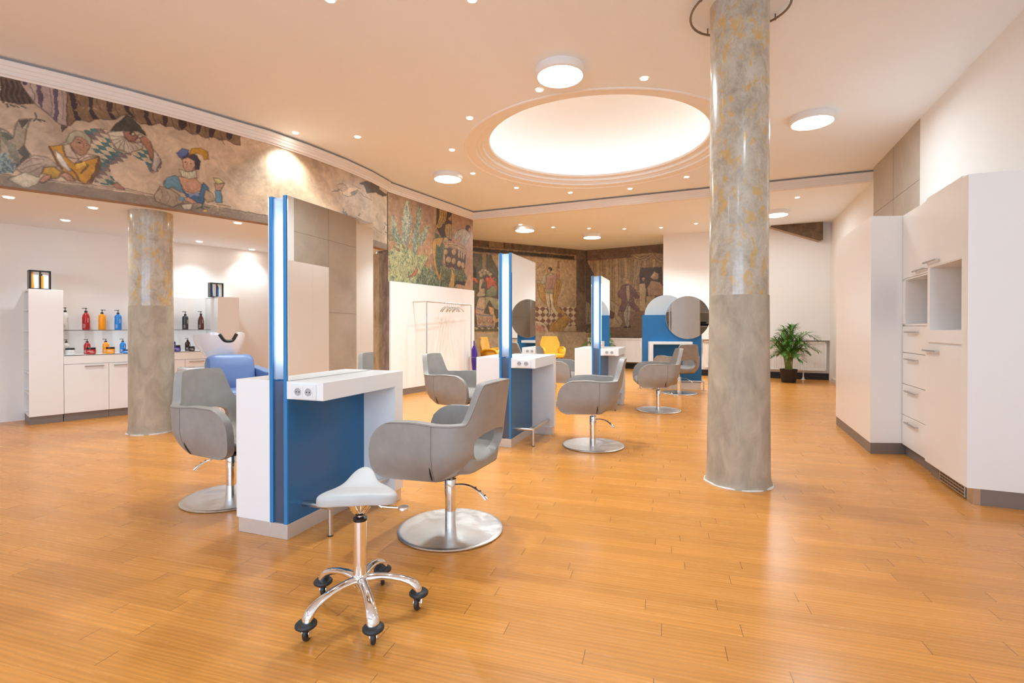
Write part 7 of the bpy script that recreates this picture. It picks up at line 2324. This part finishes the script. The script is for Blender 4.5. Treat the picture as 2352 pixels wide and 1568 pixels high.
def surface(name, path, z0, z1, res, base, cmds, ledge=None, lower=None, seed=1, off=0.0, wob=.010):
    P = [Vector(p) for p in path]
    if off:
        P = offset_path(P, off)
    cum = [0]
    Q = [Vector(p) for p in path]
    for i in range(len(Q) - 1):
        cum.append(cum[-1] + (Q[i + 1] - Q[i]).length)
    ns, nz = int(cum[-1] / res) + 1, int((z1 - z0) / res) + 1
    sv = np.linspace(0, cum[-1], ns)
    zv = np.linspace(z0, z1, nz)
    Sg, Zg = np.meshgrid(sv, zv)
    S0, Z0 = Sg.copy(), Zg.copy()
    # hand-painted wobble of every contour
    Sg = Sg + (vnoise(S0, Z0, .05, seed + 1) - .5) * wob + (vnoise(S0, Z0, .013, seed + 2) - .5) * wob * .5
    Zg = Zg + (vnoise(S0, Z0, .05, seed + 3) - .5) * wob + (vnoise(S0, Z0, .013, seed + 4) - .5) * wob * .5
    C = np.empty((nz, ns, 3))
    b = lin(base)
    v = .55 * vnoise(S0, Z0, .45, seed + 5) + .3 * vnoise(S0 + Z0 * .6, Z0, .12, seed + 6) + .15 * vnoise(S0, Z0, .035, seed + 7)
    C[:] = b * (.56 + .80 * v)[..., None]
    C += np.array([.05, .005, -.02]) * (vnoise(S0, Z0, .6, seed + 8) - .5)[..., None]
    if ledge:
        m = Zg < ledge[0]
        C[m] = (lin(ledge[1]) * (.75 + .5 * v)[..., None])[m]
    rs = np.random.RandomState(seed)
    brush = .66 + .68 * (.35 * vnoise(S0 * 1.6 + .8 * Z0, Z0 - .5 * S0, .022, seed + 11) + .35 * vnoise(S0 + Z0, Z0 * .5, .012, seed + 13) + .3 * vnoise(S0, Z0, .09, seed + 12))

    def box(q, pad):
        xs, ys = [p[0] for p in q], [p[1] for p in q]
        i0, i1 = np.searchsorted(sv, min(xs) - pad), np.searchsorted(sv, max(xs) + pad)
        j0, j1 = np.searchsorted(zv, min(ys) - pad), np.searchsorted(zv, max(ys) + pad)
        return slice(j0, j1), slice(i0, i1)

    def fill(sl, m, col, al=1.0):
        sub = C[sl]
        cc = lin(col) * brush[sl][..., None]
        mm = (m * al)[..., None]
        C[sl] = sub * (1 - mm) + cc * mm
    for kind, col, flat, ex in cmds:
        q = list(zip(flat[::2], flat[1::2]))
        if kind == 'S':
            w = ex[0]
            sl = box(q, w + .02)
            d = dline(Sg[sl], Zg[sl], q)
            fill(sl, np.clip((w / 2 - d) / res + .5, 0, 1), col, .9)
            continue
        sl = box(q, .03)
        if Sg[sl].size == 0:
            continue
        m = inpoly(Sg[sl], Zg[sl], q).astype(float)
        xs_, ys_ = [a_[0] for a_ in q], [a_[1] for a_ in q]
        gx = (Sg[sl] - min(xs_)) / max(max(xs_) - min(xs_), .01) - .5
        gz = (Zg[sl] - min(ys_)) / max(max(ys_) - min(ys_), .01) - .5
        tone = 1 + .34 * (gz * .8 - gx * .6) + .22 * (vnoise(S0[sl], Z0[sl], .045, seed + 31) - .5)
        sub_ = C[sl]
        mm_ = m[..., None]
        C[sl] = sub_ * (1 - mm_) + lin(col) * (brush[sl] * tone)[..., None] * mm_
        if kind == 'P':
            # a softer tone towards one side gives each shape some painted modelling
            if ex:
                d = dline(Sg[sl], Zg[sl], q, True)
                wv_ = .002 + .006 * vnoise(S0[sl], Z0[sl], .05, seed + 41)
                fill(sl, np.clip((wv_ + res * .2 - d) / res + .5, 0, 1), ex[0], .62)
        elif kind == 'H':
            c2, c3, a = ex
            u = np.floor((Sg[sl] * 1.25 + Zg[sl]) / a).astype(int)
            w_ = np.floor((Sg[sl] * 1.25 - Zg[sl]) / a).astype(int)
            h = np.floor(Zg[sl] / a * 2).astype(int)
            k = (u * 7 + w_ * 5 + h * 3) % 5
            fill(sl, m * (k < 2), c2, .92)
            fill(sl, m * (k == 2), c3, .85)
        elif kind == 'C':
            c2, a = ex
            u = np.floor((Sg[sl] + Zg[sl] * 1.15) / a).astype(int)
            w_ = np.floor((Sg[sl] - Zg[sl] * 1.15) / a).astype(int)
            fill(sl, m * ((u + w_) % 2 == 0), c2, .95)
        elif kind == 'L':
            c2, c3, n, ln = ex
            xs, ys = [p[0] for p in q], [p[1] for p in q]
            done = 0
            while done < n:
                x, y = rs.uniform(min(xs), max(xs)), rs.uniform(min(ys), max(ys))
                if not inpoly(np.array([x]), np.array([y]), q)[0] and rs.rand() > .12:
                    done += .2
                    continue
                done += 1
                an = math.pi / 2 + rs.normal(0, .75)
                l_ = ln * rs.uniform(.4, 1.0)
                e = [(x, y), (x + math.cos(an) * l_ * .5, y + math.sin(an) * l_ * .5), (x + math.cos(an) * l_, y + math.sin(an) * l_)]
                s2 = box(e, .02)
                if Sg[s2].size == 0:
                    continue
                d = dline(Sg[s2], Zg[s2], e)
                fill(s2, np.clip((ln * .085 - d) / res + .5, 0, 1), c2 if rs.rand() < .5 else c3, .85)
    if lower:
        m = Zg < lower[0]
        C[m] = (lin(lower[1]) * (.74 + .52 * v)[..., None])[m]
    # worn specks of lost paint
    wear = vnoise(S0, Z0, .02, seed + 20) * .6 + vnoise(S0, Z0, .2, seed + 21) * .4
    m = np.clip((wear - .80) / .06, 0, 1)[..., None] * .30
    C = C * (1 - m) + lin((206, 182, 146)) * m
    C = np.clip(C, .004, .9)
    cum = np.array(cum)
    px_ = np.interp(sv, cum, [p.x for p in P])
    py_ = np.interp(sv, cum, [p.y for p in P])
    co = np.empty((nz, ns, 3))
    co[..., 0] = px_
    co[..., 1] = py_
    co[..., 2] = zv[:, None]
    me = bpy.data.meshes.new(name)
    nv = nz * ns
    idx = np.arange(nv).reshape(nz, ns)
    f = np.stack([idx[:-1, :-1], idx[:-1, 1:], idx[1:, 1:], idx[1:, :-1]], -1).reshape(-1)
    nf = len(f) // 4
    me.vertices.add(nv)
    me.vertices.foreach_set('co', co.reshape(-1))
    me.loops.add(len(f))
    me.loops.foreach_set('vertex_index', f.astype(np.int32))
    me.polygons.add(nf)
    me.polygons.foreach_set('loop_start', np.arange(0, nf * 4, 4, dtype=np.int32))
    me.polygons.foreach_set('use_smooth', np.ones(nf, bool))
    me.update(calc_edges=True)
    at = me.attributes.new('paint', 'FLOAT_COLOR', 'POINT')
    c4 = np.ones((nv, 4), np.float32)
    c4[:, :3] = C.reshape(-1, 3)
    at.data.foreach_set('color', c4.reshape(-1))
    me.materials.append(M['mural'])
    o = bpy.data.objects.new(name, me)
    COL.objects.link(o)
    struct(o)
    return o


# beam over the wash area: painted front, plain thickness behind
W1b = offset_path([Vector(p) for p in W1], -.13)
mb = MB()
n = len(W1)
mb.v = [(p[0], p[1], z) for z in (ZL - .003, ZC) for p in W1] + [(p.x, p.y, z) for z in (ZL - .003, ZC) for p in W1b]
for i in range(n - 1):
    mb.f += [(i, i + 1, 2 * n + i + 1, 2 * n + i), (2 * n + i, 2 * n + i + 1, 3 * n + i + 1, 3 * n + i)]
mb.f += [(0, 2 * n, 3 * n, n), (n - 1, 2 * n - 1, 4 * n - 1, 3 * n - 1)]
struct(mb.build('beam_wash_area', 'beamsoffit', smooth=0))
o = surface('wall_fresco_beam', W1, ZL - .003, 3.56, .0062, (190, 164, 136), PAINT['W1'], ledge=(2.618, (134, 116, 98)), seed=3, off=.004)
o['label'] = 'long curved fresco with a writer, a harlequin and a lady over the wash area'
o = surface('wall_fresco_garden', [W2a, W2b], 1.99, 3.56, .0068, (164, 129, 101), PAINT['W2'], seed=9)
o['label'] = 'garden fresco with pale bushes and a balustrade above the white panel'
o = surface('wall_fresco_far_left', [tuple(L0), tuple(L1), tuple(L2)], 0, 3.56, .013, (172, 142, 106), PAINT['L'], lower=(1.045, (176, 154, 122)), seed=21, wob=.016)
o['label'] = 'far fresco with masked figures and a man in a cape on a chequered floor'
o = surface('wall_fresco_far_right', [tuple(L2), tuple(L3)], 0, 3.56, .013, (150, 124, 88), PAINT['R'], lower=(.87, (160, 138, 110)), seed=33, wob=.016)
o['label'] = 'far fresco with a man in a violet coat before a striped wall'
